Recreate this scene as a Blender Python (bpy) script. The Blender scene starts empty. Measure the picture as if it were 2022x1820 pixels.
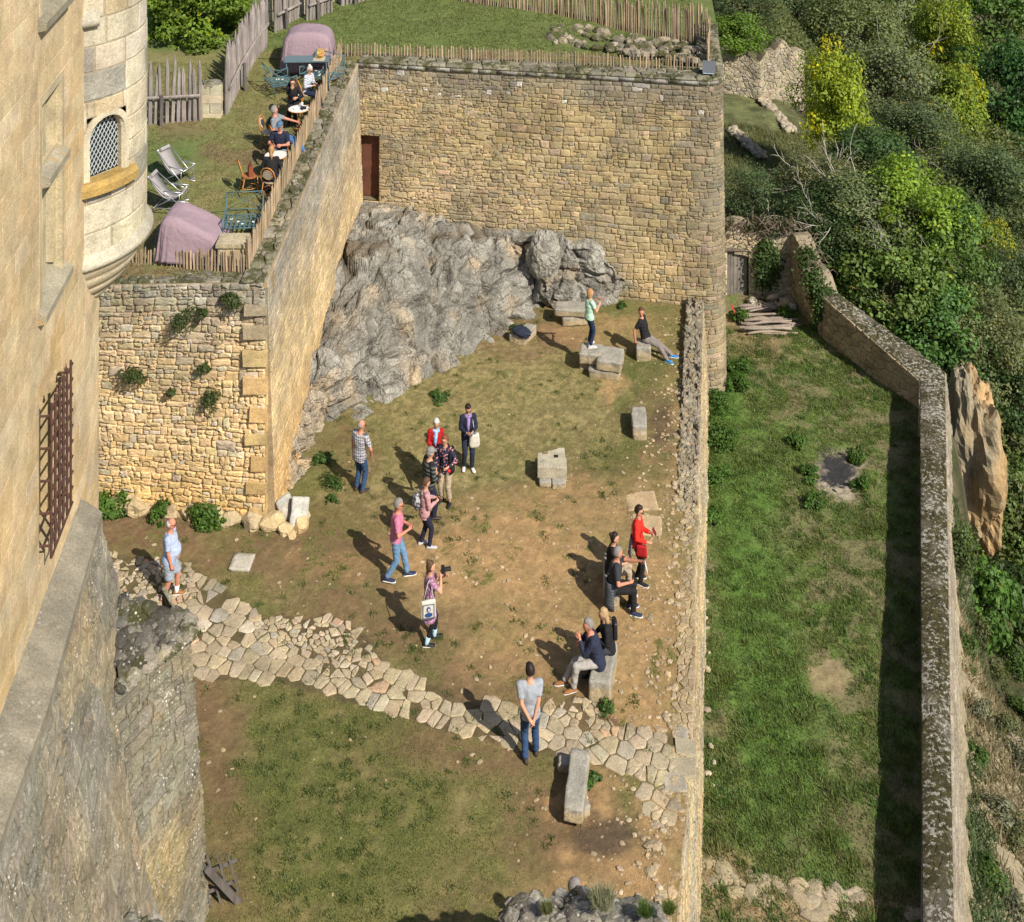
import bpy, bmesh, math, random
import numpy as np
from mathutils import Vector, Matrix, noise as mnoise
SC = bpy.context.scene
COL = SC.collection
F = 2500.0; H = 21.6; PI = math.pi
R = math.radians
SUN = Vector((0.72, -0.86, 1.0)).normalized()      # direction towards the sun

def P(px, py, z=0.0):
    Y = F * (H - z) / (py + 711.0)
    return Vector(((px - 1011) * Y / F, Y, z))
def PY(px, py, Y):
    return Vector(((px - 1011) * Y / F, Y, H - (py + 711) * Y / F))
def TZ(Y): return 5.85 + (Y - 31) * 0.115             # terrace height
def PT(px, py, dz=0.0):
    Y = F * (H - 5.85 + 31 * 0.115 - dz) / (py + 711 + F * 0.115)
    return Vector(((px - 1011) * Y / F, Y, TZ(Y) + dz))

# ------------------------------------------------------------------ noise
def _h(ix, iy, seed):
    n = (ix.astype(np.int64) * 374761393 + iy.astype(np.int64) * 668265263 + seed * 1442695041) & 0x7fffffff
    n = ((n ^ (n >> 13)) * 1274126177) & 0x7fffffff
    n = (n ^ (n >> 16)) & 0xffff
    return n / 65535.0
def vnoise(x, y, seed=0):
    x = np.asarray(x, float); y = np.asarray(y, float)
    ix = np.floor(x); iy = np.floor(y); fx = x - ix; fy = y - iy
    fx = fx * fx * (3 - 2 * fx); fy = fy * fy * (3 - 2 * fy)
    a = _h(ix, iy, seed); b = _h(ix + 1, iy, seed); c = _h(ix, iy + 1, seed); d = _h(ix + 1, iy + 1, seed)
    return a + (b - a) * fx + (c - a) * fy + (a - b - c + d) * fx * fy
def fbm(x, y, seed=0, oct=5, gain=0.5):
    s = 0; a = 1; t = 0
    for i in range(oct):
        s = s + a * vnoise(x * 2 ** i + 13.7 * i, y * 2 ** i - 7.1 * i, seed + i); t += a; a *= gain
    return s / t
def sstep(a, b, x):
    t = np.clip((x - a) / (b - a), 0, 1); return t * t * (3 - 2 * t)

# ------------------------------------------------------------------ mesh builder
def root_loc(o):
    v = Vector((0, 0, 0))
    while o is not None:
        v += o.location; o = o.parent
    return v
class MB:
    def __init__(s): s.v = []; s.f = []; s.c = []; s.m = []
    def add(s, vs, fs, col=(.5, .5, .5), mi=0):
        b = len(s.v); s.v.extend([tuple(p) for p in vs])
        if isinstance(col, list): s.c.extend(col)
        else: s.c.extend([col] * len(vs))
        for f in fs: s.f.append([b + i for i in f]); s.m.append(mi)
        return b
    def xf(s, M, start=0):
        for i in range(start, len(s.v)): s.v[i] = tuple(M @ Vector(s.v[i]))
    def box(s, c, d, col=(.5, .5, .5), mi=0, rot=None, jit=0, rng=None, taper=1.0):
        vs = []
        for z in (-1, 1):
            t = taper if z > 0 else 1
            for x, y in ((-1, -1), (1, -1), (1, 1), (-1, 1)):
                p = Vector((x * d[0] / 2 * t, y * d[1] / 2 * t, z * d[2] / 2))
                if jit: p += Vector((rng.uniform(-jit, jit), rng.uniform(-jit, jit), rng.uniform(-jit, jit)))
                if rot is not None: p = rot @ p
                vs.append(p + Vector(c))
        s.add(vs, [(3, 2, 1, 0), (4, 5, 6, 7), (0, 1, 5, 4), (1, 2, 6, 5), (2, 3, 7, 6), (3, 0, 4, 7)], col, mi)
    def tube(s, pts, r, n=6, col=(.5, .5, .5), mi=0, cap=True):
        pts = [Vector(p) for p in pts]
        if not isinstance(r, (list, tuple)): r = [r] * len(pts)
        vs = []; fs = []; up = None
        for i, p in enumerate(pts):
            t = (pts[min(i + 1, len(pts) - 1)] - pts[max(i - 1, 0)])
            t = t.normalized() if t.length > 1e-6 else Vector((0, 0, 1))
            if up is None: up = t.orthogonal().normalized()
            up = (up - t * up.dot(t)); up = up.normalized() if up.length > 1e-5 else t.orthogonal().normalized()
            w = t.cross(up)
            for k in range(n):
                a = 2 * PI * k / n; vs.append(p + (up * math.cos(a) + w * math.sin(a)) * r[i])
        for i in range(len(pts) - 1):
            for k in range(n):
                a = i * n + k; b = i * n + (k + 1) % n; fs.append((a, b, b + n, a + n))
        if cap:
            fs.append(tuple(reversed(range(n)))); fs.append(tuple(range((len(pts) - 1) * n, len(pts) * n)))
        s.add(vs, fs, col, mi)
    def rings(s, rs, col=(.5, .5, .5), mi=0, cap=True):
        """rs: list of lists of points, all of one length"""
        n = len(rs[0]); vs = [p for r in rs for p in r]; fs = []
        for i in range(len(rs) - 1):
            for k in range(n):
                a = i * n + k; b = i * n + (k + 1) % n; fs.append((a, b, b + n, a + n))
        if cap:
            fs.append(tuple(reversed(range(n)))); fs.append(tuple(range((len(rs) - 1) * n, len(rs) * n)))
        s.add(vs, fs, col, mi)
    def ball(s, c, r, nu=10, nv=7, col=(.5, .5, .5), mi=0, fn=None):
        if not isinstance(r, (tuple, list)): r = (r, r, r)
        vs = [Vector((0, 0, 1))]; 
        for j in range(1, nv):
            th = PI * j / nv
            for i in range(nu):
                a = 2 * PI * i / nu; vs.append(Vector((math.sin(th) * math.cos(a), math.sin(th) * math.sin(a), math.cos(th))))
        vs.append(Vector((0, 0, -1))); fs = []
        for i in range(nu): fs.append((0, 1 + i, 1 + (i + 1) % nu))
        for j in range(nv - 2):
            for i in range(nu):
                a = 1 + j * nu + i; b = 1 + j * nu + (i + 1) % nu; fs.append((a, a + nu, b + nu, b))
        for i in range(nu):
            a = 1 + (nv - 2) * nu + i; b = 1 + (nv - 2) * nu + (i + 1) % nu; fs.append((a, len(vs) - 1, b))
        out = []
        for d in vs:
            k = fn(d) if fn else 1.0
            out.append(Vector((d.x * r[0] * k, d.y * r[1] * k, d.z * r[2] * k)) + Vector(c))
        s.add(out, fs, col, mi)
    def build(s, name, mats, parent=None, smooth=False, world=False):
        off = root_loc(parent) if (world and parent is not None) else Vector((0, 0, 0))
        me = bpy.data.meshes.new(name)
        me.from_pydata([(a - off.x, b - off.y, c - off.z) for a, b, c in s.v], [], s.f)
        if not isinstance(mats, (list, tuple)): mats = [mats]
        for m in mats: me.materials.append(m)
        me.polygons.foreach_set('material_index', s.m)
        if smooth: me.polygons.foreach_set('use_smooth', [True] * len(s.f))
        at = me.color_attributes.new('tint', 'FLOAT_COLOR', 'POINT')
        cc = np.ones((len(s.v), 4), np.float32); cc[:, :3] = np.array(s.c, np.float32).reshape(-1, 3)
        at.data.foreach_set('color', cc.ravel())
        me.update()
        o = bpy.data.objects.new(name, me); COL.objects.link(o)
        if parent is not None: o.parent = parent
        return o
def fast_mesh(name, V, I, mats, cols=None, smooth=False, parent=None, off=None):
    """V (n,3), I (m,k) constant polygon size"""
    if off is not None: V = V - np.array(off)[None, :]
    me = bpy.data.meshes.new(name); n = len(V); m, k = I.shape
    me.vertices.add(n); me.vertices.foreach_set('co', V.astype(np.float32).ravel())
    me.loops.add(m * k); me.loops.foreach_set('vertex_index', I.astype(np.int32).ravel())
    me.polygons.add(m)
    me.polygons.foreach_set('loop_start', np.arange(0, m * k, k, dtype=np.int32))
    me.polygons.foreach_set('loop_total', np.full(m, k, np.int32))
    if smooth: me.polygons.foreach_set('use_smooth', np.ones(m, bool))
    if not isinstance(mats, (list, tuple)): mats = [mats]
    for x in mats: me.materials.append(x)
    if cols is not None:
        at = me.color_attributes.new('tint', 'FLOAT_COLOR', 'POINT')
        cc = np.ones((n, 4), np.float32); cc[:, :3] = cols; at.data.foreach_set('color', cc.ravel())
    me.update(calc_edges=True); me.validate()
    o = bpy.data.objects.new(name, me); COL.objects.link(o)
    if parent is not None: o.parent = parent
    return o
def tag(o, label, cat, group=None):
    o['label'] = label; o['category'] = cat
    if group: o['group'] = group
    return o
def thing(name, loc, label, cat, group=None, rz=0):
    o = bpy.data.objects.new(name, None); COL.objects.link(o); o.empty_display_size = .2
    o.location = Vector(loc); o.rotation_euler = (0, 0, rz)
    return tag(o, label, cat, group)
def dup(root, loc, rz, label, group=None, scale=None):
    def cp(o, par):
        c = o.copy(); COL.objects.link(c)
        if par is not None: c.parent = par
        for ch in list(o.children): cp(ch, c)
        return c
    r = cp(root, None); r.location = Vector(loc); r.rotation_euler = (0, 0, rz)
    if scale: r.scale = scale
    r['label'] = label
    if group: r['group'] = group
    return r
def struct(o, kind='structure'):
    o['kind'] = kind; return o

# ------------------------------------------------------------------ materials
class NT:
    def __init__(s, name):
        s.mat = bpy.data.materials.new(name); s.mat.use_nodes = True
        s.t = s.mat.node_tree; s.n = s.t.nodes; s.b = s.n['Principled BSDF']; s.out = s.n['Material Output']
        s.b.inputs['Specular IOR Level'].default_value = 0.25
    def set(s, sock, v):
        if isinstance(v, bpy.types.NodeSocket): s.t.links.new(v, sock)
        elif v is not None:
            if isinstance(v, (tuple, list)) and len(v) == 3 and len(sock.default_value) == 4: v = (*v, 1)
            sock.default_value = v
    def node(s, ty, ins=None, **at):
        n = s.n.new(ty)
        for k, v in at.items(): setattr(n, k, v)
        for k, v in (ins or {}).items(): s.set(n.inputs[k], v)
        return n
    def coord(s, kind='Object', scale=(1, 1, 1), loc=(0, 0, 0)):
        c = s.node('ShaderNodeTexCoord').outputs[kind]
        return s.node('ShaderNodeMapping', {'Vector': c, 'Scale': scale, 'Location': loc}).outputs[0]
    def noise(s, vec, scale, detail=6, rough=.6, dist=0):
        return s.node('ShaderNodeTexNoise', {'Vector': vec, 'Scale': scale, 'Detail': detail, 'Roughness': rough, 'Distortion': dist}).outputs[0]
    def voro(s, vec, scale, feat='F1', out='Distance', rnd=1.0):
        return s.node('ShaderNodeTexVoronoi', {'Vector': vec, 'Scale': scale, 'Randomness': rnd}, feature=feat).outputs[out]
    def ramp(s, v, a, b, lo=0.0, hi=1.0):
        return s.node('ShaderNodeMapRange', {0: v, 1: a, 2: b, 3: lo, 4: hi}).outputs[0]
    def math(s, op, a, b=0.0):
        return s.node('ShaderNodeMath', {0: a, 1: b}, operation=op).outputs[0]
    def mix(s, f, a, b, mode='MIX'):
        n = s.node('ShaderNodeMix', data_type='RGBA', blend_type=mode)
        s.set(n.inputs[0], f); s.set(n.inputs[6], a); s.set(n.inputs[7], b)
        return n.outputs[2]
    def attr(s, name='tint'): return s.node('ShaderNodeAttribute', attribute_name=name).outputs[0]
    def scale(s, c, v):   # multiply colour by scalar socket
        n = s.node('ShaderNodeVectorMath', {0: c}, operation='SCALE'); s.set(n.inputs[3], v); return n.outputs[0]
    def bump(s, h, strength=.5, dist=.02, nrm=None):
        ins = {'Height': h, 'Strength': strength, 'Distance': dist}
        if nrm is not None: ins['Normal'] = nrm
        n = s.node('ShaderNodeBump', ins).outputs[0]
        s.t.links.new(n, s.b.inputs['Normal']); return n
    def done(s, col, rough=.9):
        s.set(s.b.inputs['Base Color'], col); s.set(s.b.inputs['Roughness'], rough); return s.mat

def stone_mat(name, dark=0.35, white=0.3, orange=0.0, moss=0.0, seed=0, bump=.6, bd=.025, sc=1.0, spots=9.0):
    m = NT(name); v = m.coord('Object', loc=(seed * 3.1, seed * 1.7, seed * .9))
    c = m.attr()
    c = m.scale(c, m.ramp(m.noise(v, 2.6 * sc, 8, .65), .25, .75, .72, 1.22))
    c = m.scale(c, m.ramp(m.noise(v, 30 * sc, 6, .7), .28, .72, .62, 1.34)); c = m.scale(c, m.ramp(m.noise(v, .7, 4, .6), .35, .65, .80, 1.15))
    if dark:
        k = m.math('MULTIPLY', m.ramp(m.noise(v, 1.5 * sc, 10, .72), .50, .66), m.ramp(m.noise(v, 14, 5, .7), .35, .62))
        c = m.mix(m.math('MULTIPLY', k, dark), c, (.075, .068, .055))
    if moss:
        k = m.ramp(m.noise(v, 2.6, 8, .7), .56 - moss * .1, .64 - moss * .1)
        c = m.mix(m.math('MULTIPLY', k, .9), c, m.mix(m.noise(v, 22, 3), (.03, .033, .010), (.075, .075, .022)))
    if orange:
        k = m.ramp(m.noise(v, 2.1, 9, .75, .3), .58, .66)
        c = m.mix(m.math('MULTIPLY', k, orange), c, (.46, .25, .055))
    if white:
        d = m.voro(v, spots, 'F1'); k = m.ramp(d, .20, .30, 1, 0)
        k = m.math('MULTIPLY', k, m.ramp(m.noise(v, 1.9, 5, .6), .48, .62))
        d2 = m.ramp(m.noise(v, spots * 2.2, 6, .75), .60, .68)
        k = m.math('MAXIMUM', k, m.math('MULTIPLY', d2, .8))
        c = m.mix(m.math('MULTIPLY', k, white), c, (.56, .54, .48))
    h = m.math('ADD', m.noise(v, 9, 8, .65), m.math('MULTIPLY', m.noise(v, 45, 6, .7), .45))
    m.bump(h, bump, bd)
    return m.done(c, .92)
def plain(name, col, rough=.7, var=.15, sc=12, metal=0, bump=0, bd=.005, spec=None):
    m = NT(name); v = m.coord('Object')
    c = m.scale(m.node('ShaderNodeRGB').outputs[0], m.ramp(m.noise(v, sc, 5), .3, .7, 1 - var, 1 + var))
    m.n['RGB'].outputs[0].default_value = (*col, 1)
    m.b.inputs['Metallic'].default_value = metal
    if spec is not None: m.b.inputs['Specular IOR Level'].default_value = spec
    if bump: m.bump(m.noise(v, sc * 2, 6, .7), bump, bd)
    return m.done(c, rough)
def tinted(name, rough=.85, var=.25, sc=25, bump=.4, bd=.01):
    m = NT(name); v = m.coord('Object')
    c = m.scale(m.attr(), m.ramp(m.noise(v, sc, 6, .7), .3, .7, 1 - var, 1 + var))
    c = m.scale(c, m.ramp(m.noise(v, sc * .2, 4), .3, .7, 1 - var * .6, 1 + var * .6))
    if bump: m.bump(m.noise(v, sc * 1.5, 6, .7), bump, bd)
    return m.done(c, rough)
def wood_mat(name, a, b, sc=30):
    m = NT(name); v = m.coord('Object', scale=(sc, sc, 1.6))
    k = m.noise(v, 1.0, 8, .7)
    c = m.mix(m.ramp(k, .3, .7), a, b)
    c = m.scale(c, m.ramp(m.noise(m.coord('Object'), 2.0, 3), .3, .7, .8, 1.2))
    c = m.mix(1.0, c, m.attr(), 'MULTIPLY')
    m.bump(k, .6, .008); return m.done(c, .9)
def leaf_mat(name, var=.35):
    m = NT(name)
    oi = m.node('ShaderNodeObjectInfo').outputs['Color']
    c = m.mix(1.0, oi, m.attr(), 'MULTIPLY')
    m.set(m.b.inputs['Base Color'], c); m.b.inputs['Roughness'].default_value = .55
    m.b.inputs['Specular IOR Level'].default_value = .3
    tr = m.node('ShaderNodeBsdfTranslucent', {'Color': m.mix(1.0, c, (1.25, 1.3, .6), 'MULTIPLY')})
    mx = m.node('ShaderNodeMixShader', {0: .35, 1: m.b.outputs[0], 2: tr.outputs[0]})
    m.t.links.new(mx.outputs[0], m.out.inputs[0]); return m.mat

def rock_mat(name, seed):
    m = NT(name); v = m.coord('Object', loc=(seed, seed * .7, 3)); c = m.attr()
    wv = m.node('ShaderNodeVectorMath', {0: v, 1: m.node('ShaderNodeVectorMath', {0: m.node('ShaderNodeTexNoise', {'Vector': v, 'Scale': 2.5, 'Detail': 5}).outputs[1], 1: (.5, .5, .5)}, operation='MULTIPLY').outputs[0]}, operation='ADD').outputs[0]
    c = m.scale(c, m.ramp(m.noise(v, 2.2, 9, .7), .28, .72, .6, 1.35)); c = m.scale(c, m.ramp(m.noise(v, 24, 6, .75), .3, .7, .5, 1.55)); c = m.scale(c, m.ramp(m.noise(v, 70, 4, .7), .3, .7, .65, 1.4))
    e = m.voro(wv, 3.2, 'DISTANCE_TO_EDGE'); e2 = m.voro(wv, 8.5, 'DISTANCE_TO_EDGE')
    k = m.math('MULTIPLY', m.ramp(e, .0, .05, .95, 0), m.ramp(m.noise(v, 1.7, 3), .42, .55)); c = m.mix(k, c, (.055, .05, .04))
    k = m.math('MULTIPLY', m.ramp(e2, .0, .06, .55, 0), m.ramp(m.noise(v, 2.6, 3), .45, .6)); c = m.mix(k, c, (.07, .062, .05))
    k = m.math('MULTIPLY', m.ramp(m.noise(v, 2.8, 10, .78), .56, .68), .55); c = m.mix(k, c, (.12, .11, .09))
    k = m.math('MULTIPLY', m.ramp(m.voro(wv, 17), .12, .24, 1, 0), m.ramp(m.noise(v, 3.7, 5), .42, .55)); c = m.mix(m.math('MULTIPLY', k, .75), c, (.06, .055, .045))
    k = m.ramp(m.noise(v, 12, 8, .8), .60, .68); c = m.mix(m.math('MULTIPLY', k, .35), c, (.46, .44, .40))
    k = m.ramp(m.noise(v, 3.1, 7, .7), .66, .70); c = m.mix(m.math('MULTIPLY', k, .55), c, (.50, .40, .24))
    h = m.math('ADD', m.math('ADD', m.math('MULTIPLY', m.ramp(e, 0, .2), 1.2), m.math('MULTIPLY', m.ramp(e2, 0, .25), .5)), m.noise(v, 10, 9, .75))
    m.bump(h, .6, .035); return m.done(c, .95)

def moss_cap(name):
    m = NT(name); v = m.coord('Object'); c = m.mix(m.ramp(m.noise(v, 5, 6, .7), .35, .65), (.035, .030, .014), (.085, .075, .025))
    c = m.mix(m.ramp(m.noise(v, 1.3, 4), .5, .62), c, m.mix(1.0, m.attr(), (.8, .75, .7), 'MULTIPLY'))
    k = m.ramp(m.math('ADD', m.noise(v, 9.5, 7, .72), m.math('MULTIPLY', m.noise(v, 1.1, 4), .35)), .70, .755)
    c = m.mix(m.math('MULTIPLY', k, .92), c, m.mix(m.noise(v, 30, 4), (.30, .28, .23), (.52, .49, .43)))
    m.bump(m.math('ADD', m.noise(v, 9.5, 7, .72), m.noise(v, 40, 5, .7)), 1.0, .04); return m.done(c, .95)
# ------------------------------------------------------------------ masonry
def clip_poly(poly, nx, ny, d):
    """keep points with nx*x+ny*y <= d"""
    out = []; n = len(poly)
    for i in range(n):
        p = poly[i]; q = poly[(i + 1) % n]
        a = nx * p[0] + ny * p[1] - d; b = nx * q[0] + ny * q[1] - d
        if a <= 0: out.append(p)
        if (a < 0 < b) or (b < 0 < a):
            t = a / (a - b); out.append((p[0] + (q[0] - p[0]) * t, p[1] + (q[1] - p[1]) * t))
    return out
def area(poly):
    return .5 * sum(poly[i][0] * poly[(i + 1) % len(poly)][1] - poly[(i + 1) % len(poly)][0] * poly[i][1] for i in range(len(poly)))
def inset(poly, g):
    out = poly
    for i in range(len(poly)):
        a = poly[i]; b = poly[(i + 1) % len(poly)]
        dx, dy = b[0] - a[0], b[1] - a[1]; L = math.hypot(dx, dy)
        if L < 1e-5: continue
        nx, ny = dy / L, -dx / L
        out = clip_poly(out, nx, ny, nx * a[0] + ny * a[1] - g)
        if len(out) < 3: return []
    return out
def voronoi(seeds, x0, x1, y0, y1, reach, ay=1.0):
    """cells of seeds clipped to the rectangle; y metric multiplied by ay"""
    S = [(x, y * ay) for x, y in seeds]; cs = reach; grid = {}
    for i, (x, y) in enumerate(S): grid.setdefault((int(x // cs), int(y // cs)), []).append(i)
    cells = []
    for i, (x, y) in enumerate(S):
        poly = [(max(x0, x - reach), max(y0 * ay, y - reach)), (min(x1, x + reach), max(y0 * ay, y - reach)),
                (min(x1, x + reach), min(y1 * ay, y + reach)), (max(x0, x - reach), min(y1 * ay, y + reach))]
        nb = []
        gx, gy = int(x // cs), int(y // cs)
        for a in (-1, 0, 1):
            for b in (-1, 0, 1):
                for j in grid.get((gx + a, gy + b), ()):
                    if j != i: nb.append(((S[j][0] - x) ** 2 + (S[j][1] - y) ** 2, j))
        nb.sort()
        for dd, j in nb[:18]:
            nx, ny = S[j][0] - x, S[j][1] - y
            poly = clip_poly(poly, nx, ny, (S[j][0] ** 2 + S[j][1] ** 2 - x * x - y * y) / 2)
            if len(poly) < 3: break
        if len(poly) >= 3: cells.append([(p[0], p[1] / ay) for p in poly])
    return cells
def rubble(w, h, sx, sy, rng, vary=.55, jit=.3):
    seeds = []; y = 0
    while y < h:
        rh = sy * rng.uniform(1 - vary, 1 + vary); x = -sx * rng.random()
        while x < w + sx:
            cw = sx * rng.choice((.35, .55, .8, 1.0, 1.2, 1.7)) * rng.uniform(.8, 1.2)
            if rh > sy * 1.05 and rng.random() < .28:
                seeds.append((x + cw / 2, y + rh * .27)); seeds.append((x + cw / 2 + rng.uniform(-.03, .03), y + rh * .77))
            else:
                seeds.append((x + cw / 2 + rng.uniform(-jit, jit) * sx * .4, y + rh / 2 + rng.uniform(-jit, jit) * sy * 1.1))
            x += cw
        y += rh
    return voronoi(seeds, 0, w, 0, h, sx * 2.6, sx / sy * .9)
def ashlar(w, h, sx, sy, rng, vary=.3, jit=.012):
    out = []; y = 0
    while y < h - .02:
        rh = sy * rng.uniform(1 - vary, 1 + vary)
        if y + rh > h - sy * .4: rh = h - y
        x = -sx * rng.random() * .8
        while x < w:
            cw = sx * rng.uniform(.55, 1.6); a, b = max(0, x), min(w, x + cw)
            if b - a > .03:
                j = lambda: rng.uniform(-jit, jit)
                if rh > sy * 1.15 and rng.random() < .2:
                    out.append([(a, y), (b, y), (b, y + rh * .5), (a, y + rh * .5)]); out.append([(a, y + rh * .5), (b, y + rh * .5), (b, y + rh), (a, y + rh)])
                else: out.append([(a + j(), y + j()), (b + j(), y + j()), (b + j(), y + rh + j()), (a + j(), y + rh + j())])
            x += cw
        y += rh
    return out
def coursed(w, h, sx, sy, rng, vary=.4, jit=.02, split=.25):
    """roughly coursed masonry: uneven bands of four-sided stones, some split in two or stacked"""
    out = []; y = 0; ph = rng.uniform(0, 50)
    wav = lambda u, v: .10 * sy * 4 * (mnoise.noise(Vector((u * .45 + ph, v * .6, 0))) ) 
    while y < h - .01:
        rh = sy * rng.uniform(1 - vary, 1 + vary); rh = h - y if y + rh > h - sy * .5 else rh; x = -sx * rng.random()
        while x < w:
            cw = sx * rng.choice((.4, .6, .8, 1.0, 1.0, 1.3, 1.7)) * rng.uniform(.85, 1.15); a, b = max(0, x), min(w, x + cw); x += cw
            if b - a < .03: continue
            m = [y, y + rh] if rng.random() > split * (1.6 if rh > sy else .4) else [y, y + rh * rng.uniform(.35, .65), y + rh]
            for k in range(len(m) - 1):
                cuts = [a, b] if not (len(m) > 2 and b - a > sx * .9) else [a, a + (b - a) * rng.uniform(.35, .65), b]
                for q in range(len(cuts) - 1):
                    j = lambda: rng.uniform(-jit, jit)
                    pts = [(cuts[q] + j(), m[k] + j()), (cuts[q + 1] + j(), m[k] + j()), (cuts[q + 1] + j(), m[k + 1] + j()), (cuts[q] + j(), m[k + 1] + j())]
                    out.append([(min(w, max(0, u)), min(h, max(0, v + (wav(u, v) if .05 < v < h - .05 else 0)))) for u, v in pts])
        y += rh
    return [c for c in out if area(c) > .002]
def cut_hole(c, u0, u1, v0, v1):
    if max(p[0] for p in c) <= u0 or min(p[0] for p in c) >= u1 or max(p[1] for p in c) <= v0 or min(p[1] for p in c) >= v1: return [c]
    m = clip_poly(clip_poly(c, 1, 0, u1), -1, 0, -u0)
    return [q for q in (clip_poly(c, 1, 0, u0), clip_poly(c, -1, 0, -u1), clip_poly(m, 0, 1, v0) if m else [], clip_poly(m, 0, -1, -v1) if m else []) if len(q) >= 3 and area(q) > .002]
def stone(mb, poly, fn, rng, gap, dep, col, rough=.25, chunk=.09, roundc=.16):
    poly = inset(poly, gap)
    if len(poly) < 3 or area(poly) < .0012: return
    cx = sum(p[0] for p in poly) / len(poly); cy = sum(p[1] for p in poly) / len(poly)
    # cut corners, subdivide edges
    pts = []; n = len(poly)
    for i in range(n):
        a = poly[i]; b = poly[(i + 1) % n]; L = math.hypot(b[0] - a[0], b[1] - a[1])
        if L < 1e-4: continue
        k = max(1, int(L / chunk)); t0 = min(.16, .014 / max(L, .01))
        ts = [t0] + [t0 + (1 - 2 * t0) * (q + 1) / (k + 1) for q in range(k)] + [1 - t0]
        for t in ts:
            e = gap * .55 if 0 < t < 1 else 0
            pts.append((a[0] + (b[0] - a[0]) * t + rng.uniform(-e, e), a[1] + (b[1] - a[1]) * t + rng.uniform(-e, e)))
    n = len(pts)
    if n < 3: return
    d = dep * rng.uniform(.55, 1.25); vs = []; tx = rng.uniform(-.3, .3) * rough * 2; ty = rng.uniform(-.3, .3) * rough * 2
    size = math.sqrt(max(area(poly), .001))
    for sc, dd in ((1.0, -.012), (.972, d * .70), (.90, d), (.5, d * 1.03)):
        for (x, y) in pts:
            X = cx + (x - cx) * sc; Y = cy + (y - cy) * sc
            q = dd + (rng.uniform(-1, 1) * d * rough * 1.0 + (tx * (X - cx) + ty * (Y - cy)) / max(size, .05) * d if dd > 0 else 0)
            vs.append(fn(X, Y, q))
    vs.append(fn(cx, cy, d * 1.03))
    fs = []
    for r in range(3):
        for i in range(n):
            a = r * n + i; b = r * n + (i + 1) % n; fs.append((a, b, b + n, a + n))
    for i in range(n): fs.append((3 * n + i, 3 * n + (i + 1) % n, 4 * n))
    mb.add(vs, fs, col)
def lerp(a, b, t): return a + (b - a) * t
def lc(a, b, t): return tuple(a[i] + (b[i] - a[i]) * t for i in range(3))
def sc3(c, k): return (c[0] * k, c[1] * k, c[2] * k)
class Path:
    def __init__(s, pts):
        s.p = [Vector((p[0], p[1], 0)) for p in pts]; s.L = [0]
        for i in range(len(pts) - 1): s.L.append(s.L[-1] + (s.p[i + 1] - s.p[i]).length)
        s.len = s.L[-1]
    def at(s, u):
        i = 0
        while i < len(s.L) - 2 and u > s.L[i + 1]: i += 1
        t = (u - s.L[i]) / max(1e-6, s.L[i + 1] - s.L[i]); p = s.p[i].lerp(s.p[i + 1], t)
        # smooth normal
        def nr(k):
            e = s.p[k + 1] - s.p[k]; return Vector((e.y, -e.x, 0)).normalized()
        n = nr(i); tt = max(0, min(1, t))
        if tt > .5 and i < len(s.p) - 2: n = n.lerp((n + nr(i + 1)).normalized(), (tt - .5) * 2)
        elif tt < .5 and i > 0: n = n.lerp((n + nr(i - 1)).normalized(), (.5 - tt) * 2)
        return p, n.normalized()
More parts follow.
